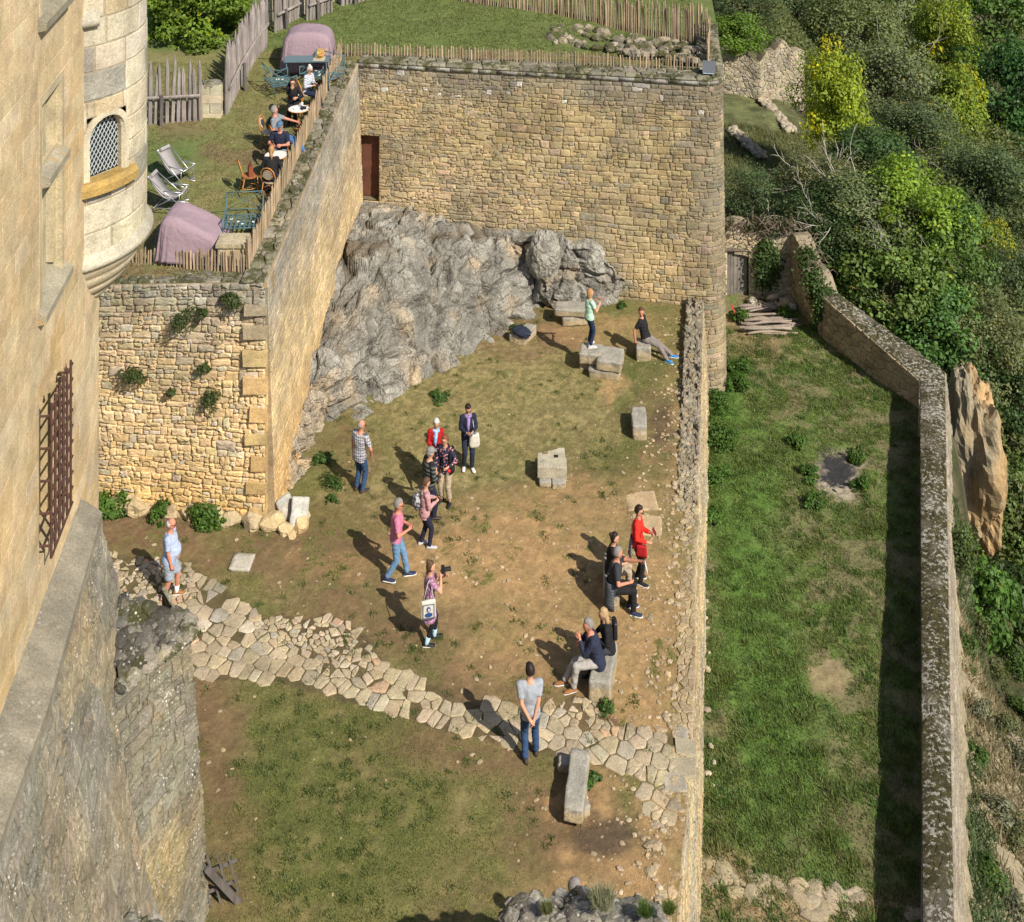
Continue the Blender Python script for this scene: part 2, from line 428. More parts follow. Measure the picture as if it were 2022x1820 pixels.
def wall(mb, core, path, zb, zt, cells_fn, colfn, rng, gap=.012, dep=.045, thick=.6, batter=0.0, hole=None, mortar=(.42, .33, .2), rough=.25, chunk=.09, skip=None, du=.3):
    """zb, zt: functions of u (or numbers). masonry on the outer (right-hand) side of the path; core = mortar body mesh"""
    zbf = zb if callable(zb) else (lambda u: zb); ztf = zt if callable(zt) else (lambda u: zt)
    hm = max(ztf(u) - zbf(u) for u in np.linspace(0, path.len, 12))
    def fn(u, v, d):
        p, n = path.at(u); a, b = zbf(u), ztf(u); z = a + v / hm * (b - a)
        q = p + n * (d + batter * (b - z)); return Vector((q.x, q.y, z))
    cl = [c for c in cells_fn(path.len, hm) if area(c) >= .002]
    for h_ in (hole or []):
        z0_, z1_ = zbf(h_[0]), ztf(h_[0]); vv = [(z - z0_) / (z1_ - z0_) * hm for z in h_[2:4]]; cl = [q for c in cl for q in cut_hole(c, h_[0], h_[1], vv[0], vv[1])]
    for c in cl:
        cu = sum(p[0] for p in c) / len(c); cv = sum(p[1] for p in c) / len(c)
        w = fn(cu, cv, 0)
        if hole and any(h[0] < cu < h[1] and h[2] < w.z < h[3] for h in hole): continue
        if skip and skip(w): continue
        stone(mb, c, fn, rng, gap, dep, colfn(w, cu, cv / hm), rough, chunk)
    # mortar body
    us = sorted(set([0.0, path.len] + list(path.L) + [i * du for i in range(int(path.len / du) + 1)] + ([q for h in hole for q in (h[0], h[1])] if hole else [])))
    us = [u for i, u in enumerate(us) if i == 0 or u - us[i - 1] > 1e-4]
    nv = max(2, int(hm / .35)); vz = [hm * i / nv for i in range(nv + 1)]
    if hole:
        for h in hole:
            for z in (h[2], h[3]):
                vz.append((z - zbf(0)) / (ztf(0) - zbf(0)) * hm)
        vz = sorted(vz)
    nu = len(us); nvv = len(vz); vs = [fn(u, v, 0) for u in us for v in vz]; cs = [sc3(lc(colfn(p, 0, 0.5), mortar, .75), .80) for p in vs]; fs = []
    for i in range(nu - 1):
        for j in range(nvv - 1):
            cu = (us[i] + us[i + 1]) / 2; zz = (vs[i * nvv + j].z + vs[i * nvv + j + 1].z) / 2
            if hole and any(h[0] - 1e-3 < cu < h[1] + 1e-3 and h[2] - 1e-3 < zz < h[3] + 1e-3 for h in hole): continue
            a = i * nvv + j; fs.append((a, a + nvv, a + nvv + 1, a + 1))
    core.add(vs, fs, cs)
    bk = [fn(u, v, 0) for u in us for v in (0, hm)]
    vs = []
    for i, u in enumerate(us):
        p, n = path.at(u)
        for v in (0, hm):
            q = fn(u, v, 0); vs.append((p.x - n.x * thick, p.y - n.y * thick, q.z))
    b = len(vs); vs = vs + [tuple(p) for p in bk]; fs = []
    for i in range(nu - 1):
        a = i * 2; fs.append((a + 2, a, a + 1, a + 3)); fs.append((b + a + 1, b + a + 3, a + 3, a + 1))
    fs.append((0, b, b + 1, 1)); e = (nu - 1) * 2; fs.append((b + e, e, e + 1, b + e + 1))
    core.add(vs, fs, sc3(mortar, .6))
    return fn
def patch_fn(p00, p10, p01, p11):
    a, b, c, d = map(Vector, (p00, p10, p01, p11))
    w = ((b - a).length + (d - c).length) / 2; h = ((c - a).length + (d - b).length) / 2
    def fn(u, v, q):
        s, t = u / w, v / h; p = a.lerp(b, s).lerp(c.lerp(d, s), t)
        n = (b.lerp(d, t) - a.lerp(c, t)).cross(c.lerp(d, s) - a.lerp(b, s)).normalized()
        return p + n * q
    return fn, w, h
def patch(mb, core, quad, cells_fn, colfn, rng, gap=.012, dep=.04, mortar=(.4, .33, .22), rough=.25, chunk=.1, keep=None):
    fn, w, h = patch_fn(*quad)
    for c in cells_fn(w, h):
        if area(c) < .002: continue
        cu = sum(p[0] for p in c) / len(c); cv = sum(p[1] for p in c) / len(c); W = fn(cu, cv, 0)
        if keep and not keep(W): continue
        stone(mb, c, fn, rng, gap, dep, colfn(W, cu / w, cv / h), rough, chunk)
    nu = max(2, int(w / .5)); nv = max(2, int(h / .5))
    vs = [fn(w * i / nu, h * j / nv, 0) for i in range(nu + 1) for j in range(nv + 1)]
    cs = [sc3(lc(colfn(p, .5, .5), mortar, .7), .62) for p in vs]
    core.add(vs, [(i * (nv + 1) + j, (i + 1) * (nv + 1) + j, (i + 1) * (nv + 1) + j + 1, i * (nv + 1) + j + 1) for i in range(nu) for j in range(nv)], cs)
    return fn
def jc(rng, c, v=.12, hue=.05):
    k = rng.uniform(1 - v, 1 + v); return (c[0] * k * rng.uniform(1 - hue, 1 + hue), c[1] * k, c[2] * k * rng.uniform(1 - hue * 1.6, 1 + hue * 1.6))
def rock_mesh(mb, c, r, rng, col, seed=None, nu=9, nv=6, flat=.0, rotz=None, ang=.35):
    """an angular boulder / loose stone"""
    sd = Vector((rng.uniform(-50, 50), rng.uniform(-50, 50), rng.uniform(-50, 50)))
    rz = rng.uniform(0, 6.3) if rotz is None else rotz
    b = len(mb.v)
    pl = [Vector((rng.gauss(0, 1), rng.gauss(0, 1), rng.gauss(0, 1))).normalized() for _ in range(7)]
    def fn(d):
        k = 1 + ang * mnoise.noise(d * 1.3 + sd)
        for p in pl:
            q = d.dot(p)
            if q > .55: k = min(k, .78 / max(q, .1) * 1.0)
        return k
    mb.ball((0, 0, 0), r, nu, nv, col, 0, fn)
    M = Matrix.Translation(Vector(c)) @ Matrix.Rotation(rz, 4, 'Z') @ Matrix.Rotation(rng.uniform(-flat, flat), 4, 'X')
    mb.xf(M, b)
# ------------------------------------------------------------------ world, sun, camera
w = bpy.data.worlds.new('World'); SC.world = w; w.use_nodes = True
bg = w.node_tree.nodes['Background']; sky = w.node_tree.nodes.new('ShaderNodeTexSky')
sky.sky_type = 'NISHITA'; sky.sun_disc = False
sky.sun_elevation = math.asin(SUN.z); sky.sun_rotation = math.atan2(SUN.x, SUN.y)
w.node_tree.links.new(sky.outputs[0], bg.inputs[0]); bg.inputs[1].default_value = 0.085
sd = bpy.data.lights.new('sun', 'SUN'); sd.energy = 4.6; sd.angle = R(.5); sd.color = (1, .93, .80)
so = bpy.data.objects.new('sun', sd); COL.objects.link(so); so.rotation_euler = SUN.to_track_quat('Z', 'Y').to_euler(); so.location = (20, -10, 40)
cd = bpy.data.cameras.new('camera'); cam = bpy.data.objects.new('camera', cd); COL.objects.link(cam); SC.camera = cam
cam.location = (0, 0, H); cam.rotation_euler = (PI / 2, 0, 0)
cd.sensor_fit = 'HORIZONTAL'; cd.sensor_width = 36; cd.lens = 36 * F / 2022; cd.shift_y = -(910 + 711) / 2022; cd.clip_end = 3000; cd.clip_start = .3
SC.view_settings.view_transform = 'Standard'; SC.view_settings.look = 'None'; SC.view_settings.exposure = .48; SC.view_settings.gamma = 1
SC.cycles.max_bounces = 5; SC.cycles.diffuse_bounces = 3; SC.cycles.transparent_max_bounces = 4; SC.cycles.caustics_reflective = False; SC.cycles.caustics_refractive = False

# ------------------------------------------------------------------ ground painting helpers (patches of bare earth and turf, in plan)
OCH = np.array((.43, .272, .125)); BRN = np.array((.175, .105, .058)); DRY = np.array((.20, .165, .068)); GRN = np.array((.115, .125, .034)); STR = np.array((.33, .27, .13))
def to_px(X, Y, Z=0): return 1011 + F * X / Y, F * (H - Z) / Y - 711
def blob(px, py, x, y, rx, ry, soft=.5, rot=0):
    c, s = math.cos(rot), math.sin(rot); dx = px - x; dy = py - y; a = (dx * c + dy * s) / rx; b = (-dx * s + dy * c) / ry
    return 1 - sstep(1 - soft, 1 + soft, np.sqrt(a * a + b * b))
def XR(Y):      # right edge of the court = top edge of the retaining wall
    return np.interp(Y, [15, 21.3, 24.65, 40.57, 46], [1.45, 2.78, 3.46, 6.10, 7.0])
def court_masks(X, Y):
    px, py = to_px(X, Y)
    n1 = fbm(X * .9, Y * .9, 3, 5); n2 = fbm(X * 3.1, Y * 3.1, 11, 5); n3 = fbm(X * 9, Y * 9, 23, 4)
    px = px + (n1 - .5) * 130 + (n2 - .5) * 55; py = py + (fbm(X * 1.1, Y * 1.1, 31, 4) - .5) * 90 + (n2 - .5) * 35
    och = np.maximum.reduce([blob(px, py, 1010, 1110, 230, 110), blob(px, py, 1270, 1270, 110, 230), blob(px, py, 1250, 1400, 110, 90), blob(px, py, 1220, 1760, 150, 70), blob(px, py, 1180, 1590, 60, 70) * .8,
                             blob(px, py, 1130, 1000, 190, 60) * .7, blob(px, py, 1190, 650, 140, 35) * .55, blob(px, py, 670, 1110, 80, 25) * .45, blob(px, py, 1060, 1250, 160, 100) * .8, blob(px, py, 1330, 1020, 30, 330) * .5, blob(px, py, 1195, 745, 30, 40) * .9, blob(px, py, 1330, 1620, 50, 90)])
    brn = np.maximum.reduce([blob(px, py, 300, 1055, 150, 45), blob(px, py, 590, 1090, 210, 60) * .9, blob(px, py, 405, 1470, 55, 170) * .95, blob(px, py, 900, 1480, 190, 55) * .75, blob(px, py, 1130, 1640, 110, 120) * .85, blob(px, py, 1080, 660, 90, 35), blob(px, py, 1200, 1680, 120, 100) * .6,
                             blob(px, py, 740, 1230, 170, 80) * .8, blob(px, py, 990, 1340, 170, 60) * .8, blob(px, py, 1300, 850, 40, 90) * .7, blob(px, py, 440, 1700, 80, 130) * .6, blob(px, py, 960, 640, 90, 60) * .8, blob(px, py, 780, 1030, 200, 60) * .5, blob(px, py, 700, 900, 40, 60) * .6, blob(px, py, 1180, 960, 130, 60) * .4])
    dry = np.maximum.reduce([blob(px, py, 980, 810, 230, 110), blob(px, py, 800, 960, 140, 70), blob(px, py, 1000, 720, 150, 45)])
    grn = np.maximum.reduce([blob(px, py, 620, 1590, 230, 190), blob(px, py, 1290, 780, 60, 60) * .8, blob(px, py, 780, 1000, 120, 45) * .4, blob(px, py, 700, 950, 70, 60) * .6, blob(px, py, 1240, 930, 70, 70) * .6])
    return px, py, n1, n2, n3, och, brn, dry, grn
def court_col(X, Y):
    px, py, n1, n2, n3, och, brn, dry, grn = court_masks(X, Y)
    c = np.empty(X.shape + (3,)); t = sstep(.38, .62, fbm(X * 2.2, Y * 2.2, 77, 5))[..., None]
    c[:] = DRY * .9; c = c * (1 - t) + (DRY * .35 + GRN * .65) * t
    def lay(c, col, m): return c * (1 - m[..., None]) + np.asarray(col) * m[..., None]
    c = lay(c, GRN, np.clip(grn * (.35 + 1.1 * sstep(.35, .65, n2)), 0, 1))
    c = lay(c, lerp(DRY, STR, .45), np.clip(dry * (.3 + .9 * sstep(.4, .62, n3)), 0, 1))
    c = lay(c, BRN, np.clip(brn * (.65 + .7 * (n2 - .3)), 0, .95))
    c = lay(c, lerp(OCH, BRN, .25), np.clip(och * (.55 + 1.0 * (n2 - .25)), 0, .96))
    # tufts on the bare earth
    tq = sstep(.62, .70, fbm(X * 1.3 + 5, Y * 1.3, 91, 4)) * sstep(.5, .62, n3) * np.maximum(och, brn)
    c = lay(c, GRN, tq * .75)
    x0, y0 = to_px(X, Y)
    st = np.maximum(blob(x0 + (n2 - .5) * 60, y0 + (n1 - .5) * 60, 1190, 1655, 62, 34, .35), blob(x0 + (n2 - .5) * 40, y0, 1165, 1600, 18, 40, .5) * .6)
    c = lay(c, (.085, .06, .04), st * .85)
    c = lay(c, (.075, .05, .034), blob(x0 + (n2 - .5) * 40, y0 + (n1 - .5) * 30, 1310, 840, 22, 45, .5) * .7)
    if 'PW' in globals():
        inp = np.zeros(X.shape, bool); j_ = len(PW) - 1
        for i_ in range(len(PW)):
            (xi, yi), (xj, yj) = PW[i_], PW[j_]; j_ = i_
            if yi != yj: inp ^= ((yi > Y) != (yj > Y)) & (X < (xj - xi) * (Y - yi) / (yj - yi) + xi)
        c[inp] = c[inp] * .25 + np.array((.115, .085, .045)) * .6
    return c * (.62 + .76 * n3[..., None])
PATHPX = [(120, 1098), (200, 1088), (260, 1100), (330, 1102), (372, 1112), (420, 1150), (465, 1175), (500, 1210), (530, 1222), (560, 1212), (600, 1225), (640, 1212), (680, 1226), (722, 1252), (745, 1285), (768, 1318), (830, 1345), (870, 1362), (925, 1388), (985, 1392), (1060, 1398), (1110, 1392), (1130, 1372), (1165, 1380), (1195, 1402), (1230, 1432), (1290, 1446), (1345, 1444), (1352, 1500),
          (1340, 1560), (1280, 1528), (1225, 1528), (1150, 1500), (1065, 1490), (960, 1462), (860, 1440), (760, 1402), (700, 1392), (640, 1372), (560, 1352), (500, 1340), (450, 1345), (372, 1332), (300, 1340), (250, 1330), (180, 1230)]
PW = [tuple(P(a, b)[:2]) for a, b in PATHPX]
def grid_mesh(name, U, V, fx, fz, fcol, mat, smooth=True):
    """U in 0..1 across, V = y values; fx(s,Y)->X"""
    s, Y = np.meshgrid(U, V, indexing='ij'); X = fx(s, Y); Z = fz(X, Y); C = fcol(X, Y)
    nu, nv = len(U), len(V); idx = np.arange(nu * nv).reshape(nu, nv)
    I = np.stack([idx[:-1, :-1], idx[1:, :-1], idx[1:, 1:], idx[:-1, 1:]], -1).reshape(-1, 4)
    return fast_mesh(name, np.stack([X, Y, Z], -1).reshape(-1, 3), I, mat, np.clip(C, 0, 1).reshape(-1, 3), smooth)
def ground_mat(name, sc=55, bump=.7, bd=.03, lo=.62, hi=1.4):
    m = NT(name); v = m.coord('Object')
    c = m.scale(m.attr(), m.ramp(m.noise(v, sc, 5, .7), .3, .7, lo, hi))
    c = m.scale(c, m.ramp(m.noise(v, sc * .22, 5, .65), .3, .7, .82, 1.2))
    k = m.math('MULTIPLY', m.ramp(m.voro(v, sc * .28), .10, .16, 1, 0), m.ramp(m.noise(v, sc * .05, 4), .50, .60)); c = m.mix(m.math('MULTIPLY', k, .55), c, (.40, .33, .22))
    m.bump(m.math('ADD', m.math('ADD', m.noise(v, sc * .8, 6, .75), m.noise(v, sc * .15, 4)), m.math('MULTIPLY', k, .4)), bump, bd)
    return m.done(c, .95)
GM = ground_mat('earth_and_turf')
def court_z(X, Y): return (fbm(X * .8, Y * .8, 5, 3) - .5) * .07 + (fbm(X * 5, Y * 5, 8, 3) - .5) * .03
court = struct(grid_mesh('courtyard_ground', np.linspace(0, 1, 330), np.arange(14.5, 44.0, .06), lambda s, Y: -13 + s * (XR(Y) + 13 - .01), court_z, court_col, GM))

# lower garden
PIN = [(14.0, 4.55), (23.5, 7.62), (40.4, 13.02), (44.6, 10.95), (47.4, 10.6), (60, 10.5)]   # inner line of the parapet (y, x)
def XPI(Y): return np.interp(Y, [p[0] for p in PIN], [p[1] for p in PIN])
GZ = -3.0
def gpx(X, Y): return to_px(X, Y, GZ)
def garden_masks(X, Y):
    px, py = gpx(X, Y); n1 = fbm(X * .8, Y * .8, 103, 5); n2 = fbm(X * 2.7, Y * 2.7, 111, 5); n3 = fbm(X * 8, Y * 8, 123, 4)
    ash = blob(px + (n2 - .5) * 50, py + (n1 - .5) * 50, 1655, 935, 50, 44, .3, .5)
    return px, py, n1, n2, n3, ash
def garden_bare(X, Y): return np.maximum(sstep(.50, .62, fbm(X * 1.4, Y * 1.4, 131, 5)), .8 * sstep(.56, .66, fbm(X * 4.5, Y * 4.5, 137, 4)))
def garden_col(X, Y):
    px, py, n1, n2, n3, ash = garden_masks(X, Y)
    G1 = np.array((.105, .155, .036)); G2 = np.array((.07, .15, .022)); SO = np.array((.185, .145, .085))
    lush = np.maximum.reduce([blob(px + (n1 - .5) * 160, py, 1470, 1100, 70, 230), blob(px + (n1 - .5) * 160, py, 1520, 1420, 90, 230), blob(px, py, 1430, 800, 40, 120)])
    t = sstep(.40, .62, n2); bare = garden_bare(X, Y) * (1 - lush * .85)
    c = np.empty(X.shape + (3,)); c[:] = G1
    c = c * (1 - .5 * t[..., None]) + .5 * t[..., None] * np.array((.125, .135, .04))
    def lay(c, col, m): return c * (1 - m[..., None]) + np.asarray(col) * m[..., None]
    c = lay(c, SO, bare * .68); c = lay(c, G2, lush * .7)
    c = lay(c, (.34, .285, .215), ash * .95)
    c = lay(c, (.035, .035, .036), np.clip(1.4 * blob(px + (n2 - .5) * 60, py + (n3 - .5) * 50, 1655, 932, 36, 28, .4, .7), 0, 1))
    c = lay(c, (.28, .215, .12), blob(px + (n2 - .5) * 50, py + (n3 - .5) * 40, 1630, 1338, 42, 34, .4) * .85)
    c = lay(c, (.30, .21, .12), np.maximum.reduce([blob(px + (n1 - .5) * 50, py, 1430, 1735, 70, 60, .5), blob(px, py, 1480, 660, 70, 50) * .8, blob(px, py, 1412, 690, 30, 70) * .7, blob(px + (n2 - .5) * 80, py + (n1 - .5) * 40, 1600, 1790, 260, 30)]) * .85)
    return c * (.62 + .76 * n3[..., None])
struct(grid_mesh('garden_ground', np.linspace(0, 1, 190), np.arange(14.5, 52.0, .07), lambda s, Y: XR(Y) - .3 + s * (XPI(Y) - XR(Y) + .5),
                 lambda X, Y: GZ + (fbm(X * .7, Y * .7, 65, 3) - .5) * .16 + (fbm(X * 4, Y * 4, 66, 3) - .5) * .06, garden_col, GM))

# terrace and upper lawn
def XL(Y): return np.interp(Y, [31, 43, 44], [-6.35, -5.6, -5.5])
def TWY(X): return 31.0 + np.clip(-6.02 - X, 0, 8) * .17        # front line of the terrace wall
def terr_z(X, Y):
    z = TZ(Y) + (fbm(X, Y, 265, 3) - .5) * .08 - .45 * np.clip((-6.02 - X) / 4.4, 0, 1) * (1 - sstep(32, 36, Y))
    return np.where(Y < TWY(X) + .25, -1.0, z)
def terr_col(X, Y):
    n2 = fbm(X * 2.4, Y * 2.4, 211, 5); n3 = fbm(X * 8, Y * 8, 223, 4); n1 = fbm(X * .7, Y * .7, 203, 4)
    c = np.empty(X.shape + (3,)); c[:] = (.155, .155, .055); t = sstep(.4, .62, n2)[..., None]
    c = c * (1 - t) + np.array((.20, .175, .075)) * t
    b = sstep(.52, .66, n1)[..., None] * .6; c = c * (1 - b) + np.array((.17, .115, .065)) * b
    g = (sstep(33.5, 37, Y) * (1 - sstep(37, 39, Y)) * (1 - sstep(-9.6, -8.8, X)))[..., None] * .6; c = c * (1 - g) + np.array((.07, .13, .03)) * g
    up = sstep(43.5, 44.5, Y)[..., None] * .75; c = c * (1 - up) + np.array((.10, .145, .035)) * up * (.75 + .5 * n2[..., None])
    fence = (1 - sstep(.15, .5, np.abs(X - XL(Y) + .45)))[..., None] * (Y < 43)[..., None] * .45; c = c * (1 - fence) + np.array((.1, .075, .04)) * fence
    return c * (.74 + .52 * n3[..., None])
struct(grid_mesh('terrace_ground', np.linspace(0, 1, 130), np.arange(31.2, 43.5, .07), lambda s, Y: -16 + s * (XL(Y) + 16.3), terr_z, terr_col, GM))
def up_z(X, Y): return TZ(np.minimum(Y, 43.3)) + (Y - 43.3) * .06 + (fbm(X, Y, 267, 3) - .5) * .12 - sstep(0, 7, X) * .25
struct(grid_mesh('upper_lawn', np.linspace(0, 1, 190), np.arange(43.3, 70, .12), lambda s, Y: -16 + s * (23.2 + (Y - 43) * .1), up_z, terr_col, GM))

# hillside: one big sheet reaching the horizon
def hill_z(X, Y):
    edge = XPI(np.clip(Y, 14, 60)) + .9
    d = np.clip(X - edge, 0, None)
    z = -3.4 - 7.2 * sstep(0.0, 1.5, d) - .30 * np.clip(d - 1, 0, 70)
    back = sstep(46, 52, Y) * (1 - sstep(0, 9, X - 14.5))
    z = z * (1 - back) + (-3.0 - .02 * (Y - 50) - .12 * np.clip(X - 10, 0, 99)) * back
    sl = (1 - sstep(31, 37, Y)) * (1 - sstep(5, 10, d))      # dry bank below the parapet
    z = np.where(d > 0, z * (1 - sl) + (-4.6 - .55 * d) * sl, z)
    return z + (fbm(X * .5, Y * .5, 301, 4) - .5) * .8 * sstep(.2, 2, d)
def hill_col(X, Y):
    n2 = fbm(X * 1.3, Y * 1.3, 311, 5); n3 = fbm(X * 5, Y * 5, 323, 4)
    c = np.empty(X.shape + (3,)); c[:] = (.055, .06, .025)
    t = sstep(.42, .6, n2)[..., None]; c = c * (1 - t) + np.array((.11, .09, .05)) * t
    g = (sstep(46, 52, Y) * (1 - sstep(14, 17, X)))[..., None]; c = c * (1 - g) + (np.array((.14, .15, .06)) * (1 - t * .4)) * g
    b = ((1 - sstep(33, 38, Y)) * (1 - sstep(16, 20, X)))[..., None]; c = c * (1 - b) + np.array((.30, .25, .165)) * b
    return c * (.6 + .8 * n3[..., None])
ax = np.concatenate([np.linspace(-2500, -40, 18), np.linspace(-30, 5, 14), np.arange(5.2, 32, .28), np.linspace(33, 80, 48), np.linspace(90, 2500, 20)])
ay = np.concatenate([np.linspace(-1500, 8, 14), np.arange(10, 75, .3), np.linspace(76, 150, 60), np.linspace(170, 2800, 20)])
s_, Y_ = np.meshgrid(ax, ay, indexing='ij'); Z_ = hill_z(s_, Y_); C_ = hill_col(s_, Y_)
ix = np.arange(s_.size).reshape(s_.shape); I_ = np.stack([ix[:-1, :-1], ix[1:, :-1], ix[1:, 1:], ix[:-1, 1:]], -1).reshape(-1, 4)
struct(fast_mesh('hillside', np.stack([s_, Y_, Z_], -1).reshape(-1, 3), I_, ground_mat('hill_soil', 9, .8, .1), np.clip(C_, 0, 1).reshape(-1, 3), True))
# ------------------------------------------------------------------ masonry walls
rng = random.Random(7)
S_BACK = stone_mat('rampart_stone', .72, .30, .12, 0, 1, .7, .025, .8)
S_TERR = stone_mat('rubble_stone', .15, .12, .08, 0, 2, .7, .02)
S_RET = stone_mat('retaining_stone', .35, .35, .30, 0, 3)
S_CAP = stone_mat('mossy_cap_stone', .55, .35, .06, .9, 4, .8, .03)
S_PAR = moss_cap('parapet_moss_cap')
S_CAST = stone_mat('castle_ashlar', .12, .06, .25, 0, 6, .5, .015)
S_TUR = stone_mat('turret_ashlar', .42, .22, .06, 0, 7, .35, .012)
S_LICH = stone_mat('orange_lichen_stone', .4, .3, .85, 0, 8, .7, .02)
S_BUT = stone_mat('lichened_buttress_stone', .75, .9, .25, 0, 9, .8, .03, 1.0, 17)
S_SIDE = stone_mat('weathered_side_wall', .6, .2, .1, 0, 19, .8, .03)
S_BLOCK = stone_mat('block_stone', .75, .5, .15, .0, 10, .9, .025)
S_PAVE = stone_mat('paving_stone', .08, .10, .05, 0, 11, .5, .012)
S_ROCK = rock_mat('limestone_rock', 12)
S_CLIFF = stone_mat('ochre_cliff_rock', .35, .1, .35, 0, 13, .9, .06)
S_WHITE = stone_mat('pale_ruin_stone', .15, .2, .05, 0, 14, .6, .02)
OCHRE = (.58, .395, .185); TAN = (.43, .325, .18); GREY = (.25, .225, .175); LGREY = (.42, .39, .33)

# --- terrace front wall
def col_terr(w, u, v):
    t = float(np.clip((w.z - 3.2) / 2.4 + (mnoise.noise(Vector((w.x * .8, w.z * .8, 3))) * .35), 0, 1))
    b = float(np.clip((1.8 - w.z) / 1.8, 0, 1))
    c = lc(lc((.62, .455, .25), (.66, .435, .18), b), (.30, .275, .22), t * .95)
    if rng.random() < .12: c = lc(c, (.46, .42, .34), .6)
    return jc(rng, c, .16, .06)
TW = thing('terrace_wall', (-8, 31, 0), 'golden rubble wall with grey upper courses carrying the cafe terrace', 'wall')
mb = MB(); co = MB()
pth = Path([(-13.5, float(TWY(-13.5))), (-6.02, 31.0)])
wall(mb, co, pth, -.3, lambda u: 5.88 - .45 * float(np.clip((pth.len - u) / 4.5, 0, 1)), lambda w, h: coursed(w, h, .31, .165, rng, .45, .026, .3), col_terr, rng, .008, .05, .55, .012, mortar=(.5, .36, .2), rough=.35, skip=lambda w: w.x < -11.2)
# quoins at the corner
z = -.1; qq = MB()
qb = 0
while z < 5.7:
    hq = rng.uniform(.22, .40); L = (.5 if qb % 2 else .3) * rng.uniform(.8, 1.25); qb += 1
    qq.box((-6.0 - L / 2 + .02, 31.19 , z + hq / 2), (L, .42 if qb % 2 else .6, hq - .02), jc(rng, lc((.56, .385, .18), (.30, .27, .21), float(np.clip((z - 3.4) / 2, 0, 1))), .2), 0, None, .014, rng); z += hq
mb.build('facing_stones', S_TERR, TW, True, True); co.build('wall_body', S_TERR, TW, False, True); qq.build('quoins', S_SIDE, TW, False, True)
mb = MB()
for c in rubble(7.6, .62, .5, .3, rng):
    stone(mb, c, lambda u, v, d: Vector((-13.6 + u, float(TWY(-13.6 + u)) + .0 + v, 5.86 - .45 * float(np.clip((-6.02 + 13.6 - u) / 4.4, 0, 1)) + d)), rng, .008, .07, jc(rng, (.24, .215, .165), .25), .4)
mb.build('coping', S_CAP, TW, True, True)
# slit window in it
mb = MB(); mb.box((-10.72, float(TWY(-10.72)) - .015, 2.45), (.16, .1, 1.25), (.02, .018, .015)); mb.build('slit_opening', plain('slit_dark', (.02, .018, .015)), TW, False, True)

# --- terrace side wall (seen at a raking angle, smooth rendered rubble)
def col_side(w, u, v):
    t = float(np.clip((w.z - 3.6) / 2.2 + mnoise.noise(Vector((w.y * .5, w.z * .7, 9))) * .5, 0, 1)); b = float(np.clip((2.6 - w.z) / 2.4, 0, 1))
    return jc(rng, lc(lc((.55, .42, .24), (.60, .38, .16), b), (.33, .295, .235), min(1, t * 1.05)), .14, .05)
SW = thing('terrace_side_wall', (-5.9, 37, 0), 'long pale wall flanking the terrace above the grey rock, mossy on top', 'wall')
mb = MB(); co = MB(); pth = Path([(-6.0, 31.02), (-5.62, 37), (-5.22, 42.95)])
wall(mb, co, pth, -.3, lambda u: TZ(31 + u) + .03, lambda w, h: coursed(w, h, .36, .2, rng, .45, .024, .3), col_side, rng, .005, .016, .6, .035, mortar=(.55, .41, .24), rough=.3)
mb.build('facing_stones', S_SIDE, SW, True, True); co.build('wall_body', S_SIDE, SW, False, True)
mb = MB()
for c in rubble(12.0, .62, .42, .3, rng):
    stone(mb, c, lambda u, v, d: Vector((-6.66 + u * .0655 + v, 31.0 + u, TZ(31 + u) + .02 + d)), rng, .008, .07, jc(rng, (.26, .23, .17), .25), .4)
mb.build('coping', S_CAP, SW, True, True)

# --- great back wall with rounded corner
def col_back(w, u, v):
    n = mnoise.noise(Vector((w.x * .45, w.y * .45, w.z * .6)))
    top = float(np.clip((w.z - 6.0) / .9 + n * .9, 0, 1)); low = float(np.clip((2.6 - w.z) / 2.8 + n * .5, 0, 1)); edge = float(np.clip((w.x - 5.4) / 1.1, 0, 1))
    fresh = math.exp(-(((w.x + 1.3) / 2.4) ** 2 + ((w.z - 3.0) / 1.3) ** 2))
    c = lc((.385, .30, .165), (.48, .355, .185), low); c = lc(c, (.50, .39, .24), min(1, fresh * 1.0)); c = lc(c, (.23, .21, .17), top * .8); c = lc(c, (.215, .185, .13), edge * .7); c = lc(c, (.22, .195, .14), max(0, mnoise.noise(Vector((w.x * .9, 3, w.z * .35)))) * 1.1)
    r = rng.random()
    if r < .10: c = lc(c, (.25, .225, .175), .7)
    elif r < .15: c = lc(c, (.44, .31, .24), .5)
    elif r < .20 and w.z > 6.2: c = lc(c, (.58, .56, .52), .8)
    return jc(rng, c, .17, .05)
RW = thing('rampart_wall', (0.5, 42, 0), 'tall ochre rampart wall with rounded right corner closing the courtyard', 'wall')
mb = MB(); co = MB()
arc = [(6.36 + .55 * math.sin(a), 41.16 + .55 - .55 * math.cos(a)) for a in np.linspace(R(8), R(82), 6)]
pth = Path([(-5.22, 42.97), (6.36, 41.16)] + arc + [(7.35, 45.5), (7.6, 47.2)])
LB = Path([(-5.22, 42.97), (6.36, 41.16)]).len
def back_cells(w, h):
    lim = lambda c: sum(p[0] for p in c) / len(c) < 5.4 + .9 * math.sin(sum(p[1] for p in c) / len(c) * 1.3)
    a = [c for c in coursed(w, h, .27, .13, rng, .5, .034, .25) if lim(c)]; b = [c for c in coursed(w, h, .36, .20, rng, .45, .024, .3) if not lim(c)]
    return a + b
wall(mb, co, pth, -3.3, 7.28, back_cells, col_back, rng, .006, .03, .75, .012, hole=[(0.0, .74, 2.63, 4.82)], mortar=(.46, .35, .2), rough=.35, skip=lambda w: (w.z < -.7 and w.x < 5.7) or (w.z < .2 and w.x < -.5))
mb.build('facing_stones', S_BACK, RW, True, True); co.build('wall_body', S_BACK, RW, False, True)
